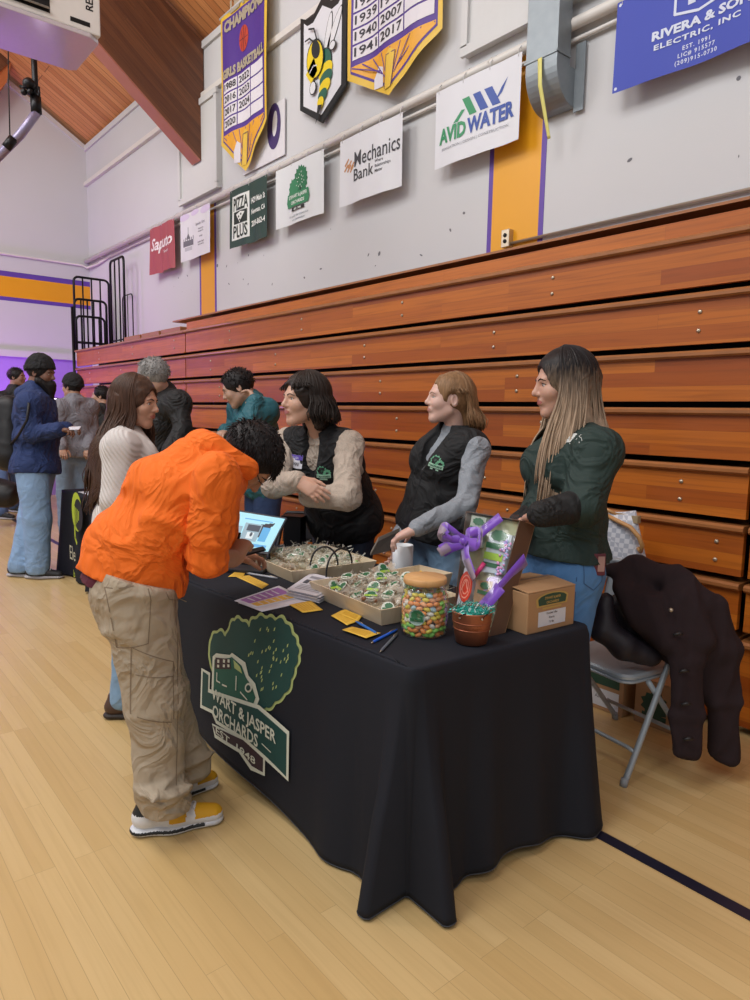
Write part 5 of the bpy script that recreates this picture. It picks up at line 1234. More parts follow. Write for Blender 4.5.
MB().tube([(-1.885,3.05,.97), (-1.90,3.02,1.0), (-1.84,3.01,1.01), (-1.79,3.03,.985)], .008, 8).build('handle', M_tan, hb)
# dark chairs behind the table
folding_chair((-2.62, 2.72), (.1, -1), 'black folding chair partly hidden behind the light-haired person', '#17171c')
folding_chair((-3.55, 2.42), (.55, -.8), 'black folding chair behind the far end of the table', '#15151a')
t = thing('blue_bag', 'blue bag sitting on the black chair between the two vest wearers', 'bag', (-2.62, 2.66, .435)); S = Soft(); S.ell((-2.62,2.66,.56),(.16,.11,.14),.03); S.ell((-2.58,2.64,.50),(.17,.12,.08),.03)
cm(S, 'bag_body', mat('royal_blue', '#1d2f86', .55), t, .012, folds(.01, 16, 2)); MB().tube([(-2.70,2.62,.66),(-2.66,2.6,.76),(-2.56,2.6,.76),(-2.52,2.62,.66)], .008, 8).build('strap', M_black, t)
tb = W(275, 528, 3.55)
t = thing('clear_cup', 'clear plastic cups standing behind the laptop screen', 'cup', tuple(tb)); 
MB().lathe([(0,0),(.03,0),(.037,.09),(.035,.09),(.028,.004)], 20, o=(tb[0]+.0, tb[1], TZ+.0)).build('cup_wall', M_cl, t); t.location = (tb[0], tb[1], TZ)
OFF_ = None
t2 = thing('display_stand', 'black display stand holding up the laptop at the far end', 'stand', (-3.18, 1.99, TZ)); w = MB(); w.box((-.05,-.04,0),(.05,.04,.16), R=rotz(.6), o=(-3.10, 2.03, TZ)); w.build('stand_body', M_black, t2, bevel=.004); w = MB(); w.box((-.06,-.05,.16),(.06,.05,.165), R=rotz(.6), o=(-3.10, 2.03, TZ)); w.build('stand_top', M_black, t2)

# ------------------------------------------------------------- the second table, far left
Z2 = .74; a, b = A(-6.30, 1.62), A(-5.2, 1.68)
t = thing('banquet_table', 'far black-clothed table behind the man in blue jeans', 'table', (-6.1, 2.0, 0))
MB().box((-6.32, 1.78, Z2-.04), (-5.55, 2.42, Z2-.014)).build('tabletop', MATS['grey_plastic'], t)
for x in (-6.2, -5.65):
    for y in (1.86, 2.34): MB().tube([(x, y, 0), (x, y, Z2-.03)], .014, 8).build('leg', M_bolt, t)
t = thing('tablecloth', 'black cloth with lime printed hand emblem on the far table', 'tablecloth', (-6.1, 2.0, 0))
w = MB()
def ring(k):
    P = []
    for (x0, y0, x1, y1) in ((-6.36,1.74,-5.48,1.74),(-5.48,1.74,-5.48,2.46),(-5.48,2.46,-6.36,2.46),(-6.36,2.46,-6.36,1.74)):
        L = math.hypot(x1-x0, y1-y0); nx, ny = (y1-y0)/L, -(x1-x0)/L
        for i in range(30): s = i/30; o = k*(.02+.022*math.sin(s*L*16)+.05*(gs(s*L,.04,.08)+gs(s*L,L-.04,.08))); P.append((x0+(x1-x0)*s+nx*o, y0+(y1-y0)*s+ny*o))
    return P
rws = [[(x, y, Z2) for x, y in ring(0)]]+[[(x, y, Z2*(1-k)+.02*k) for x, y in ring(k)] for k in np.linspace(.02, 1, 12)]
n = 120; w.ext([(-5.9, 2.1, Z2)]+[p for r in rws for p in r], [(0,1+i,1+(i+1)%n) for i in range(n)]+[(1+j*n+i, 1+(j+1)*n+i, 1+(j+1)*n+(i+1)%n, 1+j*n+(i+1)%n) for j in range(12) for i in range(n)], 0, True); w.build('cloth_sheet', M_cloth, t)
w = MB(); D = Draw(w, plane_fn((-6.02, 1.685, 0), (1,0,0), (0,0,1), (0,-1,0), .001)); y0 = .42
D.ell(.26, .62, .13, .16, 0, 1); D.ell(.30, .60, .11, .13, 1, 2)
for i in range(4): D.line([(.20+.035*i, .50+.02*i), (.21+.035*i, .66-.01*i)], .018, 0, 3)
D.line([(.20,.50),(.20,.40),(.24,.36)], .03, 0, 3)
em_ = [mat('lime_print', '#a8b92e', .6), mat('black_print', '#141518', .7), mat('ivory_print', '#b9b6a2', .6)]; w.build('hand_emblem', em_, t); w = MB(); D.mb = w
D.text('Ele', .03, .20, .17, 2, 3, align='LEFT', sx=.8); D.text('b', .12, .06, .09, 0, 3, align='LEFT'); w.build('wordmark', em_, t)
t = thing('table_shelf', 'low grey shelf standing on the far table', 'shelf', (-6.1, 2.1, Z2)); M_gsh = mat('grey_laminate', '#8d8b92', .5)
MB().box((-6.30, 1.98, Z2+.13), (-5.55, 2.30, Z2+.15)).build('shelf_board', M_gsh, t)
for x in (-6.29, -5.95, -5.57): MB().box((x, 1.99, Z2), (x+.015, 2.29, Z2+.13)).build('shelf_side', M_black, t)
for i in range(3):
    c_ = A(-6.24+.15*i, 2.06, Z2+.195); tt = thing('mug', ('leftmost', 'middle', 'rightmost')[i]+' of three black and white striped mugs lying on the far shelf', 'mug', tuple(c_-A(0,0,.045)), 'striped mugs'); Rm = frame((1,.15,0))
    MB().lathe([(0,-.055),(.042,-.055),(.044,-.05),(.044,.055),(.040,.055),(.038,-.045),(0,-.045)], 20, R=Rm, o=c_).build('mug_body', mat('mug_white', '#cfcdd2', .4), tt)
    MB().lathe([(.0452,-.03),(.0452,.005)], 20, R=Rm, o=c_).build('stripe', M_black, tt)
pt = A(-5.86, 1.86, Z2)
t = thing('potted_plant', 'small green plant in a white pot on the far table', 'plant', tuple(pt)); MB().lathe([(0,0),(.05,0),(.058,.10),(.052,.10),(.048,.08),(0,.08)], 4, o=pt, R=rotz(.7), smooth=False).build('pot', mat('white_pot', '#c9c7cf', .5), t)
w = MB(); rs = random.Random(8)
for i in range(150):
    a_, el = rs.uniform(0, 6.28), rs.uniform(.1, 1.5); d = A(math.cos(a_)*math.cos(el), math.sin(a_)*math.cos(el), math.sin(el)); p = pt+A(0,0,.09)+d*rs.uniform(.02,.10); s_ = unit(np.cross(d, [rs.random(), .3, rs.random()]))*.010; w.ext([p-d*.015, p+s_, p+d*.02, p-s_], [(0,1,2,3)], rs.randrange(2))
w.build('leaves', [mat('leaf_teal', '#1d5a50', .5), mat('leaf_green', '#2f7450', .5)], t)
w = MB(); w.box((-6.10, 1.80, Z2+.001), (-5.78, 1.95, Z2+.004)); tag(base(w.build('paper_sheet', Mp)), 'white sheet lying at the front edge of the far table', 'paper')
w = MB(); w.box((-.06,-.09,0),(.06,.09,.05), R=rotz(.2), o=(-6.15, 2.12, Z2+.001)); tag(base(w.build('black_case', mat('case_dark', '#26242a', .5), bevel=.006)), 'dark case on the far table beneath the low shelf', 'case')
# stage lights
for p, q in (((56, 405, 10.2), 'glowing pale purple stage light behind the man with the beanie'), ((3, 477, 10.4), 'glowing stage light low at the left edge behind the black bag')):
    l_ = W(*p); stage_light(tuple(l_), tuple(CAM), q, 1.1)
# ============================================================= PEOPLE
def skin_mat(name, col):
    m = mat(name, col, .5, var=.06, nscale=30, bump=.04, bscale=500); b = m.node_tree.nodes['Principled BSDF']; b.inputs['Subsurface Weight'].default_value = .12; b.inputs['Subsurface Radius'].default_value = (.01,.004,.002); b.inputs['Subsurface Scale'].default_value = .5; return m
def cloth_mat(name, col, rough=.85, var=.07, nscale=18, bump=.12, bscale=420, crease=.55, cs=5.5):
    """woven cloth: a fine weave on top of soft creases"""
    if name in MATS: return MATS[name]
    m = mat(name, col, rough, var=var, nscale=nscale, bump=bump, bscale=bscale); N, L, b = nodes_of(m); bp = [n for n in N if n.type == 'BUMP'][0]; tc = [n for n in N if n.type == 'TEX_COORD'][0]
    n = N.new('ShaderNodeTexNoise'); n.inputs['Scale'].default_value = cs; n.inputs['Detail'].default_value = 2.5; n.inputs['Distortion'].default_value = 1.6; L.new(tc.outputs['Object'], n.inputs['Vector'])
    ab = N.new('ShaderNodeMapRange'); ab.inputs['From Min'].default_value = .35; ab.inputs['From Max'].default_value = .65; L.new(n.outputs['Fac'], ab.inputs['Value']); pp = N.new('ShaderNodeMath'); pp.operation = 'PINGPONG'; pp.inputs[1].default_value = .5; L.new(ab.outputs[0], pp.inputs[0])
    b2 = N.new('ShaderNodeBump'); b2.inputs['Strength'].default_value = crease; b2.inputs['Distance'].default_value = .035; L.new(pp.outputs[0], b2.inputs['Height']); L.new(b2.outputs[0], bp.inputs['Normal']); return m
def denim(name, col): return cloth_mat(name, col, .85, var=.24, nscale=7, bump=.15, bscale=600, crease=.25, cs=5)
def axes(F, U): U = unit(U); F = unit(np.array(F)-U*(np.array(F)@U)); return np.cross(F, U), F, U
def torso(S, J, e=0, ws=1., ds=1., fem=0, belly=0, m=0, hem=None, k=.04, bust=1.):
    p, n = J['pel'], J['neck']; R, F, U = axes(J['F'], n-p); M = A(R,F,U); H = np.linalg.norm(n-p); at = lambda f, o=0: p+U*H*f+F*o
    hip, wa, rib, ch = (.158,.128,.142,.150) if fem else (.150,.140,.152,.162)
    if hem is not None: S.cone(at(hem), at(.02), hip*ws*1.0+e+.016, hip*ws+e+.010, k, M, (1.06,.80*ds,.6), m)
    S.cone(at(0), at(.36), hip*ws+e, wa*ws+e+.6*belly, k, M, (1,.72*ds,.6), m)
    S.cone(at(.36,belly*.3), at(.64), wa*ws+e+.6*belly, rib*ws+e, k, M, (1,.72*ds,.6), m)
    S.cone(at(.64), at(.82), rib*ws+e, ch*ws*.93+e, k, M, (1,.70*ds,.55), m)
    if belly: S.ell(at(.28,.05+belly*.5), (.11*ws+e,.085+belly,.13), .05, M, m)
    if fem:
        for s in (-1,1): S.ell(at(.70,.075*ds)+R*s*.068*ws, (.062*bust+e,.060*bust+e,.062*bust+e), .035, M, m)
    for s in ('a','b'):
        if 'sh'+s in J: S.cone(at(.90), J['sh'+s], .052+e, .050*ws+e, .05, m=m); S.cone(at(1.0,-.012), J['sh'+s]*.6+at(.93)*.4, .042+e, .040+e, .04, m=m); S.cone(at(.72), J['sh'+s], .09+e, .052*ws+e, .05, m=m)
def arm(S, J, s, e=0, f=1.0, ws=1., m=0, cuff=True):
    a, b, c = J['sh'+s], J['el'+s], J['wr'+s]; c2 = b+(c-b)*f
    S.cone(a, b, .051*ws+e, .041*ws+e, .025, m=m); r2 = .041*ws+(.029-.041*ws)*f; S.cone(b, c2, .042*ws+e, r2+e*(1.1 if cuff else 1), .02, m=m)
def leg(S, J, s, e=0, ws=1., flare=0, m=0):
    a, b, c = J['hip'+s], J['kn'+s], J['an'+s]; S.cone(a, b, .082*ws+e, .056*ws+e+flare*.3, .035, m=m); S.cone(b, c, .056*ws+e+flare*.3, .038+e+flare, .03, m=m)
def hand(S, wr, d, n, side, curl=(.5,.5,.5,.5), tc=.4, sc=1., spread=.05, tsp=.75):
    d = unit(d); n = unit(n-d*(n@d)); l = np.cross(d, n)*side
    K = [.024,.008,-.009,-.024]; Ls = [.066,.074,.068,.053]; kl = [.084,.087,.083,.076]
    for i in range(4):
        kn = wr+(d*kl[i]+l*K[i])*sc; S.cone(wr+l*K[i]*.55*sc+d*.005, kn, .0135*sc, .0105*sc, .014*sc)
        dd = unit(d+l*spread*(1.5-i)); a = curl[i]*.55; p = kn
        for j, q in enumerate((.44,.31,.25)):
            v = dd*math.cos(a)+n*math.sin(a); p2 = p+v*Ls[i]*q*sc; r0, r1 = (.0088,.0078,.0070,.0062)[j]*sc, (.0078,.0070,.0062)[j]*sc; S.cone(p, p2, r0, r1, .0035); p = p2; a += curl[i]*(.95,.7,.5)[j]
    S.cone(wr-d*.01, wr+d*.05*sc, .024*sc, .020*sc, .02, A(l, n, d), (1,.6,1))
    b0 = wr+(d*.020+l*.022+n*.006)*sc; t1 = b0+unit(d*.62+l*tsp+n*tc*.4)*.040*sc; t2 = t1+unit(d*.85+l*tsp*.45+n*tc)*.030*sc; t3 = t2+unit(d*.95+l*.05+n*tc*1.4)*.024*sc
    S.cone(b0, t1, .0150*sc, .0105*sc, .012); S.cone(t1, t2, .0100*sc, .0088*sc, .005); S.cone(t2, t3, .0088*sc, .0066*sc, .004)
def head_frame(J): R, F, U = axes(J['hf'], J['hu']); return R, F, U
def to_world(J, P): R, F, U = head_frame(J); s = J.get('hs', 1.); P = np.asarray(P, float); return J['head']+s*(P[...,0:1]*R+P[...,1:2]*F+P[...,2:3]*U)
def to_head(J, q): R, F, U = head_frame(J); d = (np.array(q)-J['head'])/J.get('hs', 1.); return A(d@R, d@F, d@U)
def light_relax(P, F, a):
    S = np.zeros_like(P); k = np.zeros(len(P))
    for i, j in ((0,1),(1,2),(2,3),(3,0)): np.add.at(S, F[:,i], P[F[:,j]]); np.add.at(S, F[:,j], P[F[:,i]]); np.add.at(k, F[:,i], 1); np.add.at(k, F[:,j], 1)
    return P*(1-a)+a*S/np.maximum(k,1)[:,None]
def surf(J, x, z, r=.0035):
    V = J['V']; m = (np.abs(V[:,0]-x) < r)&(np.abs(V[:,2]-z) < r)&(V[:,1] > .03); return V[m][:,1].max() if m.any() else .08
def head(w, J, fem=0, res=.0026, nose=1., open_=1., jaw=1., cheek=1.):
    """head and neck; material slots: 0 skin, 1 lips, 2 eye white, 3 iris"""
    S = Soft(); f = .96 if fem else 1.
    S.ell((0,-.014,.030), (.074*f,.094,.083), .02); S.ell((0,.030,-.020), (.056*f,.060,.082), .03); S.ell((0,.034,-.052), (.049*f*jaw,.042,.046), .025)
    S.cone((-.026,.057,-.022), (.026,.057,-.022), .027, .027, .02)
    S.cone((.045*f*jaw,.005,-.056), (.014,.066,-.092), .015, .015, .025); S.cone((-.045*f*jaw,.005,-.056), (-.014,.066,-.092), .015, .015, .025); S.ell((0,.072,-.093), (.018,.015,.015), .02)
    for s in (-1,1): S.ell((s*.034,.057,-.024), (.021*cheek,.022,.020), .016)
    S.cone((-.030,.076,.022), (.030,.076,.022), .012, .012, .016)
    for s in (-1,1): S.ell((s*.031,.095,.005), (.016,.0125,.0085), .006, sub=True)
    for s in (-1,1): S.cone((s*.020,.0815,.0115), (s*.041,.0765,.0110), .0040, .0036, .003)      # lids
    for s in (-1,1): S.cone((s*.021,.0800,-.0035), (s*.040,.0755,-.003), .0036, .0032, .003)
    S.cone((0,.086,.016), (0,.104*nose,-.018), .0070, .0095, .010); S.ell((0,.1035*nose,-.0215), (.0105,.0100,.0095), .010)
    for s in (-1,1): S.ell((s*.0105,.093,-.0265), (.0072,.0085,.0062), .007)
    for s in (-1,1): S.ell((s*.0055,.098,-.0335), (.003,.004,.0035), .003, sub=True)
    S.ell((0,.083,-.052), (.024,.014,.016), .012)
    S.cone((-.016,.0905,-.0478), (.016,.0905,-.0478), .0048, .0048, .004); S.cone((-.014,.0905,-.0575), (.014,.0905,-.0575), .0056, .0056, .004)
    S.cone((-.020,.0985,-.0525), (.020,.0985,-.0525), .0018, .0018, .002, sub=True)
    S.ell((0,.078,-.073), (.014,.010,.008), .01)
    for s in (-1,1):
        S.ell((s*.073*f,-.010,-.008), (.009,.017,.029), .006); S.ell((s*.080*f,-.006,-.006), (.006,.009,.018), .004, sub=True)
    nk = to_head(J, J['neck']); nr = .044 if fem else .055
    S.cone((0,-.026,-.045), tuple(nk+A(0,-.005,.0)), nr, nr*1.08, .022); S.cone(tuple(nk), tuple(nk+unit(nk-A(0,-.02,-.05))*.04), nr*1.1, nr*1.5, .03)
    V, F, M = S.mesh(res, None, 0); V = light_relax(V, F, .25); J['V'] = V
    c = V[F].mean(1); M[:] = 0
    M[((c[:,0]/.0235)**2+((c[:,2]+.0530)/.0098)**2 < 1)&(c[:,1] > .080)] = 1
    w.ext(to_world(J, V), F, M, True)
    for s in (-1,1):
        e = A(s*.0305,.0725,.0045); w.ext(*ball(J, e, .0120, 2)); g = unit(A(s*.10, 1, -.05)); w.ext(*disc(J, e+g*.0112, g, .0058, 3)); w.ext(*disc(J, e+g*.0122, g, .0026, 4))
def ball(J, c, r, m, n=14):
    v = []; K = n//2+1
    for i in range(K):
        t = PI*i/(K-1)
        for j in range(n): a = 2*PI*j/n; v.append(c+r*A(math.sin(t)*math.cos(a), math.sin(t)*math.sin(a), -math.cos(t)))
    f = [(i*n+j, i*n+(j+1)%n, (i+1)*n+(j+1)%n, (i+1)*n+j) for i in range(K-1) for j in range(n)]
    return to_world(J, A(*v)), f, m, True
def disc(J, c, g, r, m, n=12):
    X = unit(np.cross(A(0,0,1), g)); Y = np.cross(g, X); v = [c+g*.0012]+[c+r*(math.cos(2*PI*i/n)*X+math.sin(2*PI*i/n)*Y)-g*(r*r*28) for i in range(n)]
    return to_world(J, A(*v)), [(0,1+i,1+(i+1)%n) for i in range(n)], m, True
M_lipc = {}
def skin_set(key, skin, lips, iris='#3a281c'):
    return [skin_mat('skin_'+key, skin), mat('lips_'+key, lips, .4, var=.04), mat('eye_white', '#d3cdc8', .2, var=0), mat('iris_'+key, iris, .15, var=.05), mat('pupil', '#0b0908', .15, var=0)]
def brows(J, par, m, th=.0034, y=0):
    for s in (-1,1):
        Q = [A(s*x, surf(J, s*x, z)-.0002, z) for x, z in ((.012,.0205),(.022,.0255),(.033,.0265),(.043,.0225),(.048,.0180))]; MB().tube(to_world(J, A(*Q)), [th*.7,th,th*.95,th*.6,th*.3], 6).build('eyebrow', m, par)
def lashes(J, par, m):
    for s in (-1,1):
        Q = []
        for x, z in ((.018,.0055),(.024,.0095),(.031,.0108),(.038,.0095),(.0445,.0050)): d = A(s*(x-.0305), 0, z-.0045); Q.append(A(s*x, .0725+math.sqrt(max(0, .0135**2-(x-.0305)**2-(z-.0045)**2)), z))
        Q[-1][1] = .0745; MB().tube(to_world(J, A(*Q)), [.0008,.0014,.0016,.0015,.0008], 5).build('eyelashes', m, par)
def hairmat(name, col, col2=None, z0=0, z1=1, hi=None):
    m = bpy.data.materials.new(name); m.use_nodes = True; N, L, b = nodes_of(m); tc = N.new('ShaderNodeTexCoord'); mp = N.new('ShaderNodeMapping'); mp.inputs['Scale'].default_value = (70,70,4); L.new(tc.outputs['Object'], mp.inputs[0])
    n = N.new('ShaderNodeTexNoise'); n.inputs['Scale'].default_value = 1.6; n.inputs['Detail'].default_value = 3; L.new(mp.outputs[0], n.inputs['Vector'])
    c = lin(col); mx = N.new('ShaderNodeMix'); mx.data_type = 'RGBA'; mx.inputs['A'].default_value = tuple(x*.6 for x in c[:3])+(1,); mx.inputs['B'].default_value = lin(hi) if hi else tuple(min(1,x*1.5) for x in c[:3])+(1,)
    L.new(n.outputs['Fac'], mx.inputs['Factor']); out = mx.outputs['Result']
    if col2:
        sp = N.new('ShaderNodeSeparateXYZ'); L.new(tc.outputs['Object'], sp.inputs[0]); mr = N.new('ShaderNodeMapRange'); mr.inputs['From Min'].default_value = z1; mr.inputs['From Max'].default_value = z0; 
        n2 = N.new('ShaderNodeTexNoise'); n2.inputs['Scale'].default_value = 2.2; L.new(mp.outputs[0], n2.inputs['Vector']); ad = N.new('ShaderNodeMath'); ad.operation = 'MULTIPLY_ADD'; ad.inputs[1].default_value = .16; L.new(n2.outputs['Fac'], ad.inputs[0]); L.new(sp.outputs[2], ad.inputs[2]); L.new(ad.outputs[0], mr.inputs['Value'])
        m2 = N.new('ShaderNodeMix'); m2.data_type = 'RGBA'; L.new(mr.outputs[0], m2.inputs['Factor']); L.new(out, m2.inputs['A'])
        m3 = N.new('ShaderNodeMix'); m3.data_type = 'RGBA'; c2 = lin(col2); m3.inputs['A'].default_value = tuple(x*.45 for x in c2[:3])+(1,); m3.inputs['B'].default_value = tuple(min(1,x*1.25) for x in c2[:3])+(1,); L.new(n.outputs['Fac'], m3.inputs['Factor']); L.new(m3.outputs['Result'], m2.inputs['B']); out = m2.outputs['Result']
    L.new(out, b.inputs['Base Color']); b.inputs['Roughness'].default_value = .46; b.inputs['Specular IOR Level'].default_value = .22; return m
SC = A(0,-.014,.028); SR = A(.079,.099,.092)
def scalp(th, ph, g=1.): return SC+SR*g*A(math.sin(ph)*math.sin(th), math.sin(ph)*math.cos(th), math.cos(ph))
def hair_core(S, low=1.0, back=True, thick=.0):
    S.ell(tuple(SC), tuple(SR+thick), .01); 
    S.ell((0,.118,-.022), (.070,.085,.100), .006, sub=True)
def strands(w, J, ths, n, L, r=.0042, seed=0, wave=0, wf=14, drift=(0,0,0), flare=.0, ph0=.12, ph1=1.72, part=0, avoid=(), gl=1.02, cut=None, taper=.35, jit=.012, lay=(0,.02), down=None, curl_end=0):
    """hair locks: over the scalp from the parting, then hanging; lengths in metres"""
    rs = random.Random(seed); R, F, U = head_frame(J); hsz = J.get('hs',1.); D = unit(down if down is not None else A(0,0,-1))
    for i in range(n):
        t0, t1 = ths[rs.randrange(len(ths))]; th = rs.uniform(t0, t1); g = gl+rs.uniform(*lay); P = []; px_ = part
        pe = ph1+rs.uniform(-.10,.10); N1 = 9
        for k in range(N1+1):
            f = k/N1; ph = ph0+(pe-ph0)*f; q = scalp(th, ph, g); q[0] += px_*(1-f)**2; P.append(to_world(J, q[None])[0])
        out = unit(P[-1]-to_world(J, SC[None])[0]); out = unit(out-D*(out@D)); tan = unit(P[-1]-P[-2]); Ln = L*rs.uniform(.82,1.05); N2 = max(3, int(Ln/.028)); dr = A(*drift)+A(rs.gauss(0,jit), rs.gauss(0,jit), 0); phs = rs.uniform(-.5,.5); sd = np.cross(D, out); p = P[-1].copy(); v = tan
        for k in range(1, N2+1):
            f = k/N2; v = unit(v*.55+D*.45+(dr*.0)); p = p+v*Ln/N2; q = p+dr*(f*f*(3-2*f))+out*flare*math.sin(f*PI)+(sd*math.sin(f*Ln*wf*2+phs+th*2)+out*math.cos(f*Ln*wf*2+phs)*.6)*wave*min(1,f*2.5)+D*0
            if curl_end: q = q+out*curl_end*f*f
            for (a, b, ra) in avoid:
                ab = b-a; tt = min(1, max(0, (q-a)@ab/(ab@ab))); c = a+ab*tt; dd = q-c; l = np.linalg.norm(dd)
                if l < ra: q = c+dd/max(l,1e-6)*ra
            P.append(q)
        rr = r*rs.uniform(.7,1.2); K = len(P); w.tube(P, [rr*(1 if j < K*.6 else 1-(1-taper)*((j/K-.6)/.4)) for j in range(K)], 5, 0)
def short_hair(w, J, n=420, ln=.028, seed=1, th=(0,6.283), phr=(.0,1.6), r=.0022, comb=(0,.6,0), lift=.35, face=True, front=.95):
    rs = random.Random(seed)
    for i in range(n):
        t = rs.uniform(*th); ph = math.acos(1-rs.random()*(1-math.cos(phr[1])))
        if face and math.cos(t) > .45 and ph > front+.0*t: continue
        p = scalp(t, ph, 1.0); o = unit((p-SC)/SR**2); d = unit(o*lift+A(*comb)-o*(A(*comb)@o)*.8+A(rs.gauss(0,.25), rs.gauss(0,.25), rs.gauss(0,.25))); L = ln*rs.uniform(.6,1.2)
        P = [p, p+d*L*.5+o*.002, p+d*L-A(0,0,.25*L)]; w.tube(to_world(J, A(*P)), [r, r*.9, r*.25], 4, 0)
def body_coarse(w, J, ws=1., fem=0, legs=True, arms=True, ds=1.):
    S = Soft(); torso(S, J, -.022, ws, ds, fem)
    if arms:
        for s in 'ab':
            if 'el'+s in J: arm(S, J, s, 0 if J.get('bare'+s) else -.008, 1.02, ws)
    if legs:
        for s in 'ab': leg(S, J, s, -.012, ws)
    P, F, M = S.mesh(.011, None, 1); w.ext(P, F, 0, True)
def garment(name, m, par, S, res=.008, nz=None, relax=1, mats=None):
    P, F, M = S.mesh(res, nz, relax); w = MB(); w.ext(P, F, M, True); o = w.build(name, mats or m, par); return o, BVHTree.FromPolygons([tuple(p) for p in P], [tuple(int(i) for i in f) for f in F])
def project(bvh, o, u, v, d, lift=.0025):
    """a drawing surface cast along d onto a garment"""
    def fn(x, y, l=1):
        s = o+u*x+v*y-d*.4; h = bvh.ray_cast(Vector(s), Vector(d), 1.0)
        if h[0] is None: return o+u*x+v*y
        return A(*h[0])-d*(lift+.0005*l)
    return fn
def std_legs(J, sp=.09, toe=None, gx=0):
    R, F, U = axes(J['F'], A(0,0,1)); p = J['pel']
    for s, k in (('a', 1), ('b', -1)):
        q = R*sp*k*J.get('near', 1); J['hip'+s] = p+q-A(0,0,.02); J['an'+s] = A(p[0], p[1], .09)+q*1.05-F*.02; J['kn'+s] = (J['hip'+s]+J['an'+s])/2+F*.03
def shoe(par, an, fd, cols, s=1., name='shoe', chunky=0):
    """a shoe with sole, upper and laces; an: ankle, fd: the way the toe points"""
    f = unit(A(fd[0], fd[1], 0)); r = A(f[1], -f[0], 0); M = A(r, f, A(0,0,1)); o = A(an[0], an[1], 0); P = lambda x, y, z: o+(r*x+f*y)*s+A(0,0,z*s)
    S = Soft(); S.cone(P(0,-.055,.055), P(0,.04,.05), .040*s, .042*s, .03, M, (.9,1,.9)); S.cone(P(0,.04,.045), P(0,.155,.032), .043*s, .035*s, .03, M, (1,1,.85)); S.cone(P(0,-.05,.06), P(0,-.045,.105), .040*s, .036*s, .02, M, (.85,1,1)); S.cut(P(0,0,.018), (0,0,-1))
    P1, F1, M1 = S.mesh(.005); c = P1[F1].mean(1); y = (c-o)@f/s; x = (c-o)@r/s; z = c[:,2]/s; mi = np.zeros(len(F1), int)
    if len(cols) > 2:
        mi[(y > .098)&(z > .040)] = 1; mi[(y > .015)&(y < .070)&(np.abs(x) > .024)&(z < .080)&(z > .040)] = 1; mi[(y < -.06)&(z > .075)] = 2; mi[(z > .118)] = 2
    w = MB(); w.ext(P1, F1, mi, True); u = w.build(name, [cols[0]]+list(cols[2:]) if len(cols) > 2 else [cols[0]], par)
    S = Soft(); S.cone(P(0,-.062,.016), P(0,.03,.014), .043*s, .042*s, .02, M, (.95,1,.42)); S.cone(P(0,.03,.014), P(0,.155,.014), .044*s, .038*s, .02, M, (1,1,.42)); S.cut(P(0,0,.001), (0,0,-1)); P2, F2, M2 = S.mesh(.005); mi = np.zeros(len(F2), int); c = P2[F2].mean(1)
    if len(cols) > 3: z = c[:,2]/s; y = (c-o)@f/s; mi[(z > .012)&(z < .022)&(y < .13)] = 1
    w = MB(); w.ext(P2, F2, mi, True); so = w.build('sole', [cols[1]]+([cols[3]] if len(cols) > 3 else []), u)
    w = MB()
    for k in range(4): y = .03+.022*k; w.tube([P(-.022,y,.083-.20*(y-.03)), P(0,y+.006,.094-.25*(y-.03)), P(.022,y,.083-.20*(y-.03))], .0035*s, 6)
    w.build('laces', cols[1], u)
# ------------------------------------------------------------- 1 the person in the orange hoodie, bent over the table
def person(label, J, key, skin, lips, iris='#3a281c'):
    t = thing('person', label, 'person', (J['pel'][0], J['pel'][1], 0)); return t, skin_set(key, skin, lips, iris)
H1 = unit(A(.25,.97,0)); Hr = A(H1[1],-H1[0],0)
J = dict(pel=W(133,577,2.33), neck=W(224,468,2.40), head=W(248,458,2.44), sha=W(215,492,2.20), shb=W(222,480,2.54), ela=W(207,560,2.27), wra=W(235,558,2.45), hs=1.06)
J['F'] = H1*.8+A(0,0,-.6); J['hf'] = CR*.34-CU*.92+CF*.12; J['hu'] = CR*.90+CU*.38+CF*.12
J['elb'] = W(222,552,2.60); J['wrb'] = W(234,556,2.74)
J['hipa'] = J['pel']+Hr*.085+A(0,0,-.01); J['hipb'] = J['pel']-Hr*.085+A(0,0,-.01)
J['ana'] = atz(163,812,.09); J['kna'] = W(155,700,2.31); J['anb'] = atz(186,775,.10); J['knb'] = W(160,690,2.47)
J['barea'] = 1
t, SK = person('person in a bright orange hoodie and tan trousers bending over the table to write', J, 'a', '#a87a5e', '#9a5f52')
w = MB(); body_coarse(w, J); head(w, J, res=.0035)
S = Soft(); S.cone(J['ela']+(J['wra']-J['ela'])*.1, J['wra'], .040, .027, .02); hd = unit(W(246,538,2.53)-J['wra']); hand(S, J['wra'], hd, A(0,.2,-1)+CF*.3, 1, (1.5,1.7,1.9,2.0), .9)
P, F, M = S.mesh(.003); w.ext(P, F, 0, True); S = Soft(); hand(S, J['wrb'], A(.1,1,-.1), A(0,0,-1), -1, (.6,.7,.8,.9), .5); P, F, M = S.mesh(.0035); w.ext(P, F, 0, True)
w.build('body', SK, t)
HB = hairmat('hair_black', '#0f0d0e', hi='#2b2627')
w = MB(); S = Soft(); hair_core(S, thick=.006); P, F, M = S.mesh(.005, folds(.004,60,1)); w.ext(to_world(J, P), F, 0, True)
short_hair(w, J, 2200, .028, 2, comb=(0,.9,-.1), lift=.22, r=.0024, front=1.30, phr=(0,1.98)); w.build('hair', HB, t)
brows(J, t, HB)
MB().tube(to_world(J, A([-.06,.03,.006],[-.055,.085,.006],[-.012,.098,.008],[0,.102,.010],[.012,.098,.008],[.055,.085,.006],[.078,.0,.012])), .0018, 6).build('glasses', M_black, t)
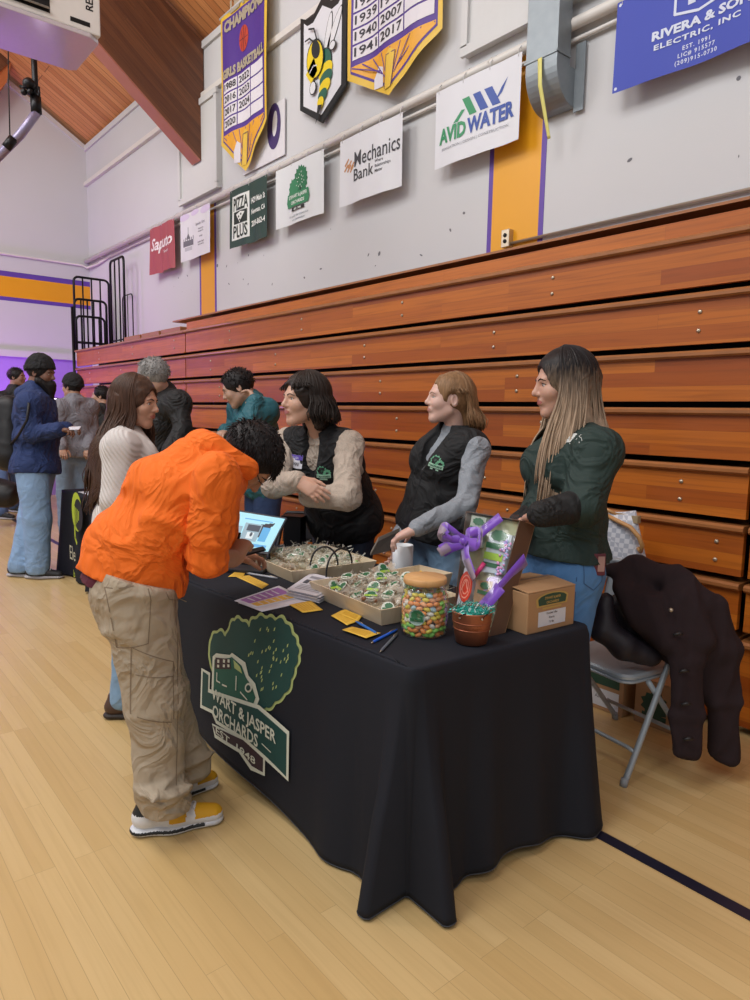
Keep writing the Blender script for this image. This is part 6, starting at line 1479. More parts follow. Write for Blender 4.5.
# hoodie
M_or = cloth_mat('orange_fleece', '#ec6e17', var=.05); M_ors = mat('orange_seam', '#c9540a', .8)
S = Soft(); U = unit(J['neck']-J['pel']); R, F_, U = axes(J['F'], U); nb = J['neck']
def hemcut(S, d=0):
    a, b = W(78,566+d,2.3), W(192,599+d,2.36); n_ = np.cross(b-a, Hr); n_ = n_ if n_[2] < 0 else -n_; S.cut(a, n_)
HM = A(R, F_, U)
lo = W(130,590,2.33)
S.cone(lo, W(140,545,2.34), .188, .182, .05, A(Hr, H1, (0,0,1)), (.95,.98,.7))
S.cone(W(140,545,2.34), W(172,498,2.35), .180, .172, .06, HM, (1,.86,.7)); S.cone(W(172,498,2.35), W(203,472,2.37), .172, .150, .06, HM, (1.05,.84,.55)); 
S.cone(J['sha']*.85+nb*.15, J['shb'], .082, .078, .05); S.cone(W(203,472,2.37), nb, .12, .085, .05)
hemcut(S); S.cone(nb+U*.03+F_*.01, nb+U*.16+F_*.05, .064, .075, .012, sub=True)
hoodie, bv = garment('hoodie', M_or, t, S, .0075, folds(.013, 11, 4, (1,1,1.2)), 1)
S = Soft(); nu = nb+U*.022; ring = [nu+R*math.cos(a)*.094+F_*(-math.sin(a)*.082)+U*(.012-.020*math.sin(a)) for a in np.linspace(-1.0, PI+1.0, 13)]
S.chain(ring, [.028,.033,.037,.041,.044,.046,.048,.046,.044,.041,.037,.033,.028], .02)
S.chain([nu-F_*.095-R*.06, nu-F_*.11-U*.015, nu-F_*.095+R*.065], [.046,.052,.048], .03); S.chain([nu-F_*.105-U*.04-R*.03, nu-F_*.10-U*.12+R*.0, nu-F_*.105-U*.04+R*.045], [.046,.038,.046], .04)
garment('hood', M_or, t, S, .006, folds(.006, 26, 6), 1)
S = Soft(); up = unit(J['ela']-J['sha']); S.cone(J['sha']-up*.03+R*.0, J['sha']*.5+J['ela']*.5, .080, .072, .03); S.cone(J['sha']*.5+J['ela']*.5, J['ela']-up*.02, .072, .062, .03); S.cone(J['ela']-up*.02, J['ela']+unit(J['wra']-J['ela'])*.012, .060, .058, .02)
for k in range(5):
    c = J['ela']-up*(-.03+.045*k)+R*.004*(k%2); S.cone(c-R*.012, c+R*.012, .068-.001*k, .068, .010, frame(up+R*.25*(-1)**k), (1,1,.26))
S.cone(J['ela']-up*.02-F_*.01, J['ela']+unit(J['wra']-J['ela'])*.008, .066, .063, .012)
S.cone(J['sha']-up*.08, nb+R*.05, .05, .04, .05)
garment('sleeve', M_or, t, S, .006, folds(.005, 34, 7), 1)
S = Soft(); S.cone(J['shb'], J['elb'], .070, .060, .03); S.cone(J['elb'], J['elb']*.4+J['wrb']*.6, .058, .048, .03); garment('sleeve', M_or, t, S, .008, folds(.005, 30, 8), 1)
w = MB(); fn = project(bv, J['pel'], U, F_, -Hr, .0015); D = Draw(w, fn)
D.line([(.05+.035*i, .150-.028*i) for i in range(6)], .0028, 0); D.line([(.05+.035*i, .160-.028*i) for i in range(6)], .0015, 0)
w.build('seam', M_ors, hoodie)
# maroon shirt showing under the hem
S = Soft(); S.cone(lo-A(0,0,.02), W(140,545,2.34), .172, .168, .04, A(Hr, H1, (0,0,1)), (.95,.98,.5)); a_, b_ = W(78,578,2.3), W(160,594,2.36); n_ = np.cross(b_-a_, Hr); S.cut(a_, n_ if n_[2] < 0 else -n_); garment('undershirt', cloth_mat('maroon_jersey', '#5a1f33'), t, S, .008, folds(.004, 30, 2))
# trousers
M_tan2 = cloth_mat('tan_canvas', '#a59783', var=.07, bump=.15); M_tans = mat('tan_seam', '#7d6d5a', .85)
S = Soft()
S.cone(J['hipa']-A(0,0,.03), J['hipb']-A(0,0,.03), .118, .118, .04); S.cone(J['pel']+A(0,0,.02)-H1*.01, J['pel']-H1*.02-A(0,0,.06), .122, .125, .05)
for s, g in (('a', 1), ('b', -1)):
    a, b, c = J['hip'+s], J['kn'+s], J['an'+s]
    S.cone(a, b, .126, .096, .04); S.cone(b, c+A(0,0,.03), .096, .078, .03); S.cone(c+A(0,0,.08), c+H1*.01+A(0,0,.04), .080, .084, .03)
    for k in range(5): q = c+(b-c)*(.10+.085*k)+Hr*.010*(k%2)*g+H1*.014*((k+1)%2); S.cone(q-Hr*.02, q+Hr*.02, .083-.002*k, .079, .008, frame((b-c)+H1*.12*(-1)**k), (1,1,.26))
S.cut(A(0,0,.100), (0,0,-1)); hq = W(78,566,2.3)+A(0,0,.035); q2 = W(192,599,2.36)+A(0,0,.035); n_ = np.cross(q2-hq, Hr); S.cut(hq, n_ if n_[2] > 0 else -n_)
o, bv = garment('trousers', M_tan2, t, S, .007, folds(.014, 13, 9, (1,1,1.1)), 1)
w = MB(); o0 = J['hipa']; fn = project(bv, o0, H1, A(0,0,1), -Hr, .001); D = Draw(w, fn)
for P_ in (((-.10,.02),(.02,.035),(.03,-.02),(.02,-.16),(-.07,-.18),(-.10,.02)), ((-.03,-.17),(.10,-.24),(.105,-.28)), ((-.035,-.26),(.10,-.29)), ((-.03,-.17),(-.035,-.40)), ((-.035,-.40),(.09,-.44)), ((.10,-.24),(.095,-.43)), ((.115,.03),(.118,-.2),(.11,-.45),(.10,-.66)), ((.06,.045),(.09,-.03),(.16,-.07))):
    Q = []
    for (a, b), (c, d) in zip(P_[:-1], P_[1:]): Q += [(a+(c-a)*k/6, b+(d-b)*k/6) for k in range(6)]
    Q.append(P_[-1]); D.line(Q, .0030, 0)
w.build('pocket_seam', M_tans, o)
sh_c = [mat('sneaker_white', '#d4d5d8', .4, var=.03), mat('sneaker_sole', '#cfd1d6', .4, var=.03), mat('sneaker_yellow', '#d39d18', .6, var=.05), mat('sneaker_black', '#17181a', .5)]
fa = atz(222,822,0)-atz(136,836,0); fb = atz(217,784,0)-atz(176,797,0)
shoe(t, A(*(atz(222,820,0)-unit(fa)*.200)[:2], 0), fa, sh_c, 1.07, 'sneaker'); shoe(t, A(*(atz(217,784,0)-unit(fb)*.200)[:2], 0), fb, sh_c, 1.06, 'sneaker')
# held things
tp = thing('ballpoint_pen', 'black pen held in the writing hand of the person in the orange hoodie', 'pen', tuple(W(240,545,2.55))); MB().tube([W(233,550,2.58), W(237,543,2.56), W(240,533,2.54)], [.002,.0045,.0045], 8).build('barrel', M_black, tp)
w = MB(); a, b, c, d = W(232,553,2.66), W(263,546,2.74), W(266,549,2.72), W(236,557,2.63); w.ext([a,b,c,d]+[q-A(0,0,.008) for q in (a,b,c,d)], [(0,1,2,3),(7,6,5,4),(0,4,5,1),(1,5,6,2),(2,6,7,3),(3,7,4,0)]); tag(base(w.build('phone', M_black, bevel=.002)), 'black phone held under the writing hand in front of the laptop', 'phone')

# ------------------------------------------------------------- 2 the person with crossed arms
J = dict(pel=A(-2.98,2.27,.90), neck=W(321,436,3.50), head=W(305,400,3.40), sha=W(349,446,3.40), shb=W(288,442,3.62), ela=W(347,497,3.22), wra=W(309,497,3.27), elb=W(274,486,3.42), wrb=W(298,481,3.17), hs=1.10, near=-1)
J['F'] = -CR*.5-CF*.86; J['hf'] = -CR*.84-CF*.54-A(0,0,.02); J['hu'] = A(0,0,1)-CR*.03; std_legs(J)
t, SK = person('person in a black vest over a beige top with arms crossed and a name tag', J, 'b', '#c39a84', '#a9685f')
w = MB(); body_coarse(w, J, 1.1, 1); head(w, J, 1, cheek=1.1, jaw=1.0)
S = Soft(); hand(S, J['wrb'], unit(W(334,503,3.12)-J['wrb']), CF*.9-A(0,0,.3), 1, (.25,.3,.35,.4), .1, 1.05, spread=.08, tsp=.35); S.cone(J['elb']*.5+J['wrb']*.5, J['wrb'], .033, .026, .01)
P, F, M = S.mesh(.0028); w.ext(P, F, 0, True); S = Soft(); hand(S, J['wra'], unit(-CR*.3-A(0,0,.2)+CF*.9), CF, -1, (.6,.7,.8,.9), .2, .95); P, F, M = S.mesh(.004); w.ext(P, F, 0, True)
w.build('body', SK, t)
M_be = cloth_mat('beige_knit', '#b0a294', var=.22, nscale=160, bump=.3, bscale=300); M_vest = cloth_mat('black_softshell', '#101114', .8, bump=.08); M_dj = denim('dark_denim', '#1d2638')
S = Soft(); torso(S, J, .008, 1.11, 1.08, 1, hem=0, belly=.015); arm(S, J, 'a', .020, 1.0, 1.08); arm(S, J, 'b', .019, .92, 1.05); garment('sweater', M_be, t, S, .0075, folds(.008, 28, 5, (1,1,1)), 1)
S = Soft(); R, F_, U = axes(J['F'], J['neck']-J['pel']); S2 = dict(J); 
for s in 'ab': S2['sh'+s] = J['sh'+s]*.80+J['neck']*.20-U*.02
torso(S, S2, .027, 1.12, 1.12, 1, hem=-.06, belly=.028, bust=1.1); S.cone(J['neck']-U*.03, J['neck']+U*.045, .092, .078, .03)
S.cone(J['neck']+F_*.12+U*.03, J['neck']+F_*.175-U*.17, .066, .014, .006, sub=True); S.cone(J['neck']+U*.0, J['neck']+U*.12, .062, .070, .01, sub=True); S.cut(J['pel']-U*.10, -U)
o, bv = garment('vest', M_vest, t, S, .0075, folds(.011, 14, 6), 1)
def vest_marks(J, bv, o, zx=0, logo=(.09,-.14), size=.055, zlen=.5, lcol='#5a9a78'):
    R, F_, U = axes(J['F'], J['neck']-J['pel']); w = MB(); D = Draw(w, project(bv, J['neck'], R, U, -F_, .001)); D.line([(zx, -.13-.02*i) for i in range(int(zlen/.02))], .004, 0); w.build('zipper', mat('zip_grey', '#2c2d31', .35, metal=.4), t)
    w = MB(); D = Draw(w, project(bv, J['neck']+R*logo[0]+U*logo[1], R, U, -F_, .001)); s_ = size
    D.poly(scallop(.15*s_, .28*s_, .42*s_, .34*s_, 10, .14, 2), 0, 1); D.poly(scallop(-.32*s_, .12*s_, .30*s_, .26*s_, 8, .14, 3), 0, 2); D.rect(-.62*s_, -.26*s_, .62*s_, .02*s_, 1, 3, n=3); fit(D, 'STEWART', -.55*s_, -.20*s_, .55*s_, -.05*s_, 2, 4, bold=.03); D.rect(-.35*s_, -.42*s_, .35*s_, -.31*s_, 1, 3); D.ell(.1*s_, .3*s_, .1*s_, .1*s_, 2, 3)
    w.build('embroidered_logo', [mat('logo_thread', lcol, .6), mat('logo_thread_pale', '#9fc4ae', .6), mat('logo_thread_dark', '#1d4535', .6)], t)
vest_marks(J, bv, o, 0, (-.085,-.115), .062)
w = MB(); D = Draw(w, project(bv, J['neck']+R*.088-U*.072, R, U, -F_, .003)); D.rect(-.042,-.028,.042,.028,0,1,n=3); D.rect(-.042,.008,.042,.028,1,2,n=3); fit(D,'HELLO',-.02,.012,.02,.022,0,3); D.line([(-.026+.0065*i, -.008+.008*(-1)**i*(1-.06*i)) for i in range(9)], .0028, 2, 3); w.build('name_tag', [mat('tag_white', '#d4d5de', .5), mat('tag_purple', '#5a45a8', .5), mat('ink_dark', '#2b2b33', .6)], o)
S = Soft(); S.cone(J['hipa'], J['hipb'], .125, .125, .05); leg(S, J, 'a', .022); leg(S, J, 'b', .022); S.cone(J['pel']-A(0,0,.05), J['pel']+A(0,0,.02), .14, .13, .04); S.cut(A(0,0,.06), (0,0,-1)); garment('jeans', M_dj, t, S, .010, folds(.006, 20, 7))
for s in 'ab': shoe(t, J['an'+s], J['F'], [M_black, M_black], 1, 'shoe')
HD = hairmat('hair_dark_brown', '#15110f', hi='#3a302b'); w = MB(); S = Soft(); hair_core(S, thick=.010); S.cone((0,-.07,-.02), (0,-.075,-.10), .065, .05, .04); S.cone((.060,-.03,-.02), (.062,-.04,-.105), .030, .026, .03); S.cone((-.060,-.03,-.02), (-.062,-.04,-.105), .030, .026, .03); S.ell((0,.125,-.04), (.068,.10,.105), .01, sub=True)
P, F, M = S.mesh(.0045, folds(.006,55,2)); w.ext(to_world(J, P), F, 0, True)
strands(w, J, [(1.25,3.14),(3.14,5.03)], 330, .125, .0045, 3, wave=.010, wf=26, ph1=1.70, flare=.02, gl=1.06, lay=(0,.10), curl_end=.03, jit=.010)
strands(w, J, [(.45,1.3),(-1.3,-.45)], 120, .035, .0034, 4, wave=.004, ph1=1.05, gl=1.06, lay=(0,.06), flare=.01); w.build('hair', HD, t); brows(J, t, HD, .0026); lashes(J, t, HD)

# ------------------------------------------------------------- 3 the light-haired person with the cup
J = dict(pel=A(-2.37,2.38,.93), neck=W(454,434,3.25), head=W(449,399,3.20), sha=W(476,450,3.10), shb=W(444,444,3.42), ela=W(466,504,2.99), wra=W(416,529,2.92), elb=W(424,500,3.50), wrb=W(397,538,3.32), hs=1.0, near=-1)
J['F'] = -CR*.80-CF*.60; J['hf'] = -CR*.97-CF*.14+A(0,0,.02); J['hu'] = A(0,0,1)+CR*.03; std_legs(J)
t, SK = person('person with light brown hair in a black vest, hand resting on a white cup', J, 'c', '#d0aa9c', '#bb817a', '#5a6a6a')
w = MB(); body_coarse(w, J, .92, 1); head(w, J, 1, nose=.985, cheek=.95)
S = Soft(); S.cone(J['ela']*.3+J['wra']*.7, J['wra'], .030, .024, .01); hand(S, J['wra'], unit(W(395,538,2.96)-J['wra']), A(0,0,-1)+CF*.15, -1, (.55,.6,.65,.7), .5, 1.05); P, F, M = S.mesh(.0028); w.ext(P, F, 0, True)
S = Soft(); hand(S, J['wrb'], A(0,0,-1)-CR*.1, -CF*.3-CR, 1, (.5,.6,.7,.8), .4, .98); P, F, M = S.mesh(.003); w.ext(P, F, 0, True); w.build('body', SK, t)
M_gk = cloth_mat('grey_knit', '#8b9199', var=.2, nscale=170, bump=.3, bscale=320)
S = Soft(); torso(S, J, .004, .93, 1, 1, hem=-.0); arm(S, J, 'a', .010, .97, .95); arm(S, J, 'b', .010, .97, .95); S.cone(J['neck']-A(0,0,.02), J['neck']+A(0,0,.015), .066, .058, .02); garment('sweater', M_gk, t, S, .0075, folds(.006, 30, 8, (1,1,1)), 1)
R, F_, U = axes(J['F'], J['neck']-J['pel']); S2 = dict(J)
for s in 'ab': S2['sh'+s] = J['sh'+s]*.76+J['neck']*.24-U*.012
S = Soft(); torso(S, S2, .026, 1.06, 1.15, 1, hem=-.03, bust=.8, belly=.016); S.cone(J['neck']-U*.035, J['neck']+U*.03, .088, .078, .03); S.cone(J['neck']+F_*.115+U*.03, J['neck']+F_*.155-U*.16, .060, .012, .006, sub=True); S.cone(J['neck'], J['neck']+U*.12, .062, .070, .01, sub=True); S.cut(J['pel']-U*.055, -U)
o, bv = garment('vest', M_vest, t, S, .0075, folds(.009, 14, 12), 1); vest_marks(J, bv, o, 0, (-.085,-.12), .062, .46)
M_lj = denim('light_denim', '#7b9ab8'); S = Soft(); S.cone(J['hipa'], J['hipb'], .112, .112, .05); leg(S, J, 'a', .018); leg(S, J, 'b', .018); S.cone(J['pel']-A(0,0,.04), J['pel']+A(0,0,.05), .135, .12, .04); S.cut(A(0,0,.06), (0,0,-1)); garment('jeans', M_lj, t, S, .010, folds(.006, 22, 13))
for s in 'ab': shoe(t, J['an'+s], J['F'], [mat('sneaker_white', '#d4d5d8'), mat('sneaker_sole', '#cfd1d6')], .95, 'sneaker')
HL = hairmat('hair_light_brown', '#6b4d35', hi='#a5805c'); w = MB(); S = Soft(); S.ell(tuple(SC+A(0,-.008,.004)), tuple(SR+.005), .01); S.ell((0,.118,-.022), (.073,.092,.102), .006, sub=True); S.cone((0,-.085,-.02), (0,-.10,-.12), .050, .034, .04)
for s in (-1,1): S.ell((s*.082,.004,-.012), (.022,.030,.040), .006, sub=True)
P, F, M = S.mesh(.0042, folds(.004,60,3)); w.ext(to_world(J, P), F, 0, True)
strands(w, J, [(2.0,3.14),(3.14,4.28)], 240, .165, .0040, 5, wave=.016, wf=26, ph1=1.62, flare=.012, gl=1.03, lay=(0,.07), jit=.008, drift=tuple(CR*.012), curl_end=.02)
strands(w, J, [(1.2,1.95),(-1.95,-1.2)], 120, .03, .0030, 31, ph1=1.28, gl=1.02, lay=(0,.02), drift=tuple(CR*.01))
w.build('hair', HL, t); brows(J, t, mat('brow_light', '#8a6a50', .7), .0020); lashes(J, t, MATS['brow_light'])
tb_ = thing('notebook', 'grey notebook tucked under the far hand of the light-haired person', 'notebook', tuple(W(385,546,3.2))); w = MB(); a, b, c, d = W(370,556,3.2), W(390,551,3.28), W(400,531,3.25), W(378,541,3.15); w.ext([a,b,c,d]+[q+A(0,0,.018) for q in (a,b,c,d)], [(0,3,2,1),(4,5,6,7),(0,1,5,4),(1,2,6,5),(2,3,7,6),(3,0,4,7)]); w.build('cover', mat('notebook_grey', '#8d867c', .6), tb_, bevel=.003)

# ------------------------------------------------------------- 4 the person with the long two-tone hair
J = dict(pel=A(-1.545,2.225,.90), neck=W(577,428,2.60), head=W(564,384,2.56), sha=W(597,452,2.43), shb=W(562,444,2.76), ela=W(583,505,2.38), wra=W(541,514,2.31), elb=W(548,505,2.80), wrb=W(520,524,2.56), hs=1.06, near=-1)
J['F'] = -CR*.97-CF*.20; J['hf'] = -CR*.985-CF*.02-A(0,0,.14); J['hu'] = A(0,0,1)-CR*.14; std_legs(J)
t, SK = person('person in a dark green polo shirt with long dark-to-blonde hair, looking down', J, 'd', '#bf9481', '#b06a66')
w = MB(); body_coarse(w, J, 1.05, 1); head(w, J, 1, cheek=1.1)
S = Soft(); hand(S, J['wra'], unit(-CR*.25+CF*.9-A(0,0,.2)), A(0,0,-1), -1, (.5,.6,.6,.7), .2, .95); hand(S, J['wrb'], unit(-CR*.3-CF*.6-A(0,0,.4)), CR, 1, (.5,.6,.6,.7), .2, .95); P, F, M = S.mesh(.004); w.ext(P, F, 0, True); w.build('body', SK, t)
M_gr = cloth_mat('dark_green_jersey', '#1a2f2b', .75, var=.05); M_bk = cloth_mat('black_jersey', '#0e0f11', .75)
R, F_, U = axes(J['F'], J['neck']-J['pel'])
S = Soft(); torso(S, J, .020, 1.06, 1.10, 1, hem=-.03, belly=.02, bust=1.15); S.cone(J['sha'], J['ela'], .082, .072, .04); S.cone(J['sha']*.35+J['ela']*.65, J['ela']+(J['ela']-J['sha'])*.02, .070, .078, .02); S.cone(J['shb'], J['elb'], .078, .070, .04); S.cone(J['neck']-U*.02, J['neck']+U*.02, .080, .068, .02)
S.cone(J['neck']+U*.02, J['neck']+U*.10, .060, .066, .01, sub=True); S.cut(J['pel']+U*.03, -U); o, bv = garment('polo_shirt', M_gr, t, S, .007, folds(.016, 12, 14, (1,1,1.1)), 1)
S = Soft(); arm(S, J, 'a', .016, 1.0, 1.12); arm(S, J, 'b', .016, 1., 1.1); garment('undershirt_sleeves', M_bk, t, S, .007, folds(.006, 30, 15))
w = MB(); D = Draw(w, project(bv, W(560,441,2.6), CR, CU, CF, .001)); s_ = .05; D.poly(scallop(0,.1*s_,.32*s_,.30*s_,9,.2,2),0,1); D.rect(-.35*s_,-.35*s_,.35*s_,-.1*s_,0,1); D.rect(-.2*s_,-.5*s_,.2*s_,-.40*s_,0,1); w.build('embroidered_logo', mat('thread_white', '#c9ccc9', .6), o)
M_bj = denim('blue_denim', '#4f7db0'); M_bjs = mat('denim_seam', '#33557f', .8); S = Soft(); S.cone(J['hipa'], J['hipb'], .115, .115, .05); leg(S, J, 'a', .024, 1.08); leg(S, J, 'b', .024, 1.08); S.cone(J['pel']-A(0,0,.05)-F_*.03, J['pel']+A(0,0,.06), .142, .128, .05); S.cut(A(0,0,.06), (0,0,-1)); o, bv = garment('jeans', M_bj, t, S, .008, folds(.006, 22, 16))
w = MB(); D = Draw(w, project(bv, W(592,575,2.5), CR, A(0,0,1), unit(A(CF[0],CF[1],0)), .001))
for P_ in (((-.045,.05),(.035,.055),(.035,-.02),(-.0,-.05),(-.042,-.02),(-.045,.05)), ((-.07,.10),(-.065,-.4)), ((-.16,.06),(-.10,.045),(-.07,.045))):
    Q = []
    for (a, b), (c, d) in zip(P_[:-1], P_[1:]): Q += [(a+(c-a)*k/5, b+(d-b)*k/5) for k in range(5)]
    Q.append(P_[-1]); D.line(Q, .003, 0)
w.build('pocket_seam', M_bjs, o)
for s in 'ab': shoe(t, J['an'+s], J['F'], [M_black, MATS['sneaker_sole']], 1, 'shoe')
pp = thing('phone', 'phone in a dark red case sticking out of the back pocket of the blue jeans', 'phone', tuple(W(601,560,2.46))); w = MB(); w.box((-.022,-.005,-.035),(.022,.005,.045), R=A(CR,CF,(0,0,1)), o=W(599,566,2.475)); w.build('case', mat('maroon_case', '#5d1d2c', .4), pp, bevel=.003); w = MB(); w.box((-.006,-.007,-.02),(.018,-.004,.035), R=A(CR,CF,(0,0,1)), o=W(599,566,2.475)); w.build('camera_plate', mat('rose_metal', '#a8837c', .35), pp)
HO = hairmat('hair_ombre', '#100d0e', '#b59c84', 1.52, 1.72, hi='#2a2425'); w = MB(); S = Soft(); hair_core(S, thick=.010); S.cone((.055,-.03,.0), (.060,-.035,-.14), .036, .036, .03); S.cone((-.055,-.03,.0), (-.060,-.035,-.14), .036, .036, .03); S.cone((0,-.07,0), (0,-.075,-.15), .055, .05, .04); S.ell((0,.122,-.03), (.066,.095,.105), .01, sub=True)
P, F, M = S.mesh(.0045, folds(.004,60,4)); w.ext(to_world(J, P), F, 0, True)
tor = [(J['pel'], J['neck']-U*.12, .165), (J['neck']-U*.12, J['neck']-U*.03, .12), (J['sha'], J['ela'], .088), ]
fr = F_*.055
strands(w, J, [(-1.95,-1.12)], 330, .46, .0042, 6, wave=.004, wf=9, ph1=1.62, gl=1.05, lay=(0,.08), drift=tuple(fr+A(0,0,0)), avoid=tor, jit=.014, flare=.015)
strands(w, J, [(1.1,1.9)], 130, .45, .0042, 7, wave=.004, ph1=1.62, gl=1.05, lay=(0,.06), drift=tuple(fr*.9), avoid=tor, jit=.012)
strands(w, J, [(1.9,3.14),(-3.14,-1.9)], 200, .27, .0042, 8, wave=.004, ph1=1.65, gl=1.05, lay=(0,.06), drift=tuple(-F_*.01), avoid=tor, jit=.010)
w.build('hair', HO, t); brows(J, t, HD, .0026); lashes(J, t, HB)

# ------------------------------------------------------------- 5 the person in the white knit with long wavy hair
J = dict(pel=A(-3.22,1.17,.93), neck=W(125,434,3.30), head=W(136,402,3.28), sha=W(121,448,3.12), shb=W(132,446,3.48), ela=W(116,500,3.10), wra=W(150,520,3.16), hs=1.02)
J['elb'] = J['shb']+A(.02,.05,-.27); J['wrb'] = J['elb']+CR*.2+A(0,0,.03)
J['F'] = CR*.96+CF*.2; J['hf'] = CR*.965-CF*.14-A(0,0,.16); J['hu'] = A(0,0,1)+CR*.16; std_legs(J)
t, SK = person('person with very long wavy brown hair and a white ribbed sweater, behind the orange hoodie', J, 'e', '#bd9078', '#a8645c')
w = MB(); body_coarse(w, J, .92, 1); head(w, J, 1)
S = Soft(); hand(S, J['wra'], unit(CR-A(0,0,.1)), -CF, 1, (.5,.5,.6,.6), .3, .95); P, F, M = S.mesh(.004); w.ext(P, F, 0, True); w.build('body', SK, t)
def rib_mat():
    m = cloth_mat('white_rib_knit', '#cbc6c3', var=.04); N, L, b = nodes_of(m); tc = N.new('ShaderNodeTexCoord'); wv = N.new('ShaderNodeTexWave'); wv.inputs['Scale'].default_value = 22; wv.bands_direction = 'DIAGONAL'; L.new(tc.outputs['Object'], wv.inputs['Vector']); bp = N.new('ShaderNodeBump'); bp.inputs['Strength'].default_value = .6; bp.inputs['Distance'].default_value = .006; L.new(wv.outputs['Fac'], bp.inputs['Height']); L.new(bp.outputs[0], b.inputs['Normal']); return m
S = Soft(); torso(S, J, .022, .95, 1.05, 1, hem=-.02); arm(S, J, 'a', .026, .95); arm(S, J, 'b', .024, .95); S.cone(J['neck']-A(0,0,.03), J['neck']+A(0,0,.0), .075, .066, .03); garment('sweater', rib_mat(), t, S, .0085, folds(.007, 20, 17))
S = Soft(); S.cone(J['hipa'], J['hipb'], .110, .110, .05); leg(S, J, 'a', .018, flare=.012); leg(S, J, 'b', .018, flare=.012); S.cone(J['pel']-A(0,0,.04), J['pel']+A(0,0,.04), .13, .12, .04); S.cut(A(0,0,.05), (0,0,-1)); garment('jeans', M_lj, t, S, .010, folds(.006, 22, 18))
for s in 'ab': shoe(t, J['an'+s], J['F'], [mat('brown_shoe', '#4a3328', .5), mat('shoe_sole_dark', '#2b211c', .6)], .95, 'shoe')
HW = hairmat('hair_brown', '#2b1d18', hi='#5e4436'); w = MB(); S = Soft(); hair_core(S, thick=.010); S.cone((0,-.075,0), (0,-.085,-.16), .060, .055, .04); S.cone((.055,-.04,0), (.060,-.045,-.14), .034, .034, .03); S.cone((-.055,-.04,0), (-.060,-.045,-.14), .034, .034, .03); S.ell((0,.122,-.03), (.066,.095,.105), .01, sub=True); P, F, M = S.mesh(.0045, folds(.004,60,5)); w.ext(to_world(J, P), F, 0, True)
R, F_, U = axes(J['F'], J['neck']-J['pel']); tor = [(J['pel'], J['neck']-U*.12, .165), (J['neck']-U*.12, J['neck']-U*.03, .11), (J['sha'], J['ela'], .085)]
strands(w, J, [(1.25,2.3)], 230, .50, .0048, 9, wave=.020, wf=17, ph1=1.62, gl=1.05, lay=(0,.09), drift=tuple(-F_*.09+R*.03), avoid=tor, jit=.020)
strands(w, J, [(2.2,3.14),(-3.14,-2.2)], 260, .54, .0048, 10, wave=.020, wf=16, ph1=1.64, gl=1.05, lay=(0,.08), drift=tuple(-F_*.07+R*.02), avoid=tor, jit=.022)
strands(w, J, [(-2.2,-1.2)], 110, .40, .0045, 12, wave=.015, wf=16, ph1=1.62, gl=1.05, lay=(0,.05), drift=tuple(F_*.02), avoid=tor, jit=.015)
strands(w, J, [(1.15,1.6)], 40, .44, .0040, 13, wave=.018, wf=17, ph1=1.6, gl=1.06, lay=(0,.05), drift=tuple(F_*.03+R*.05), avoid=tor, jit=.010)
w.build('hair', HW, t); brows(J, t, HD, .0026); lashes(J, t, HB)
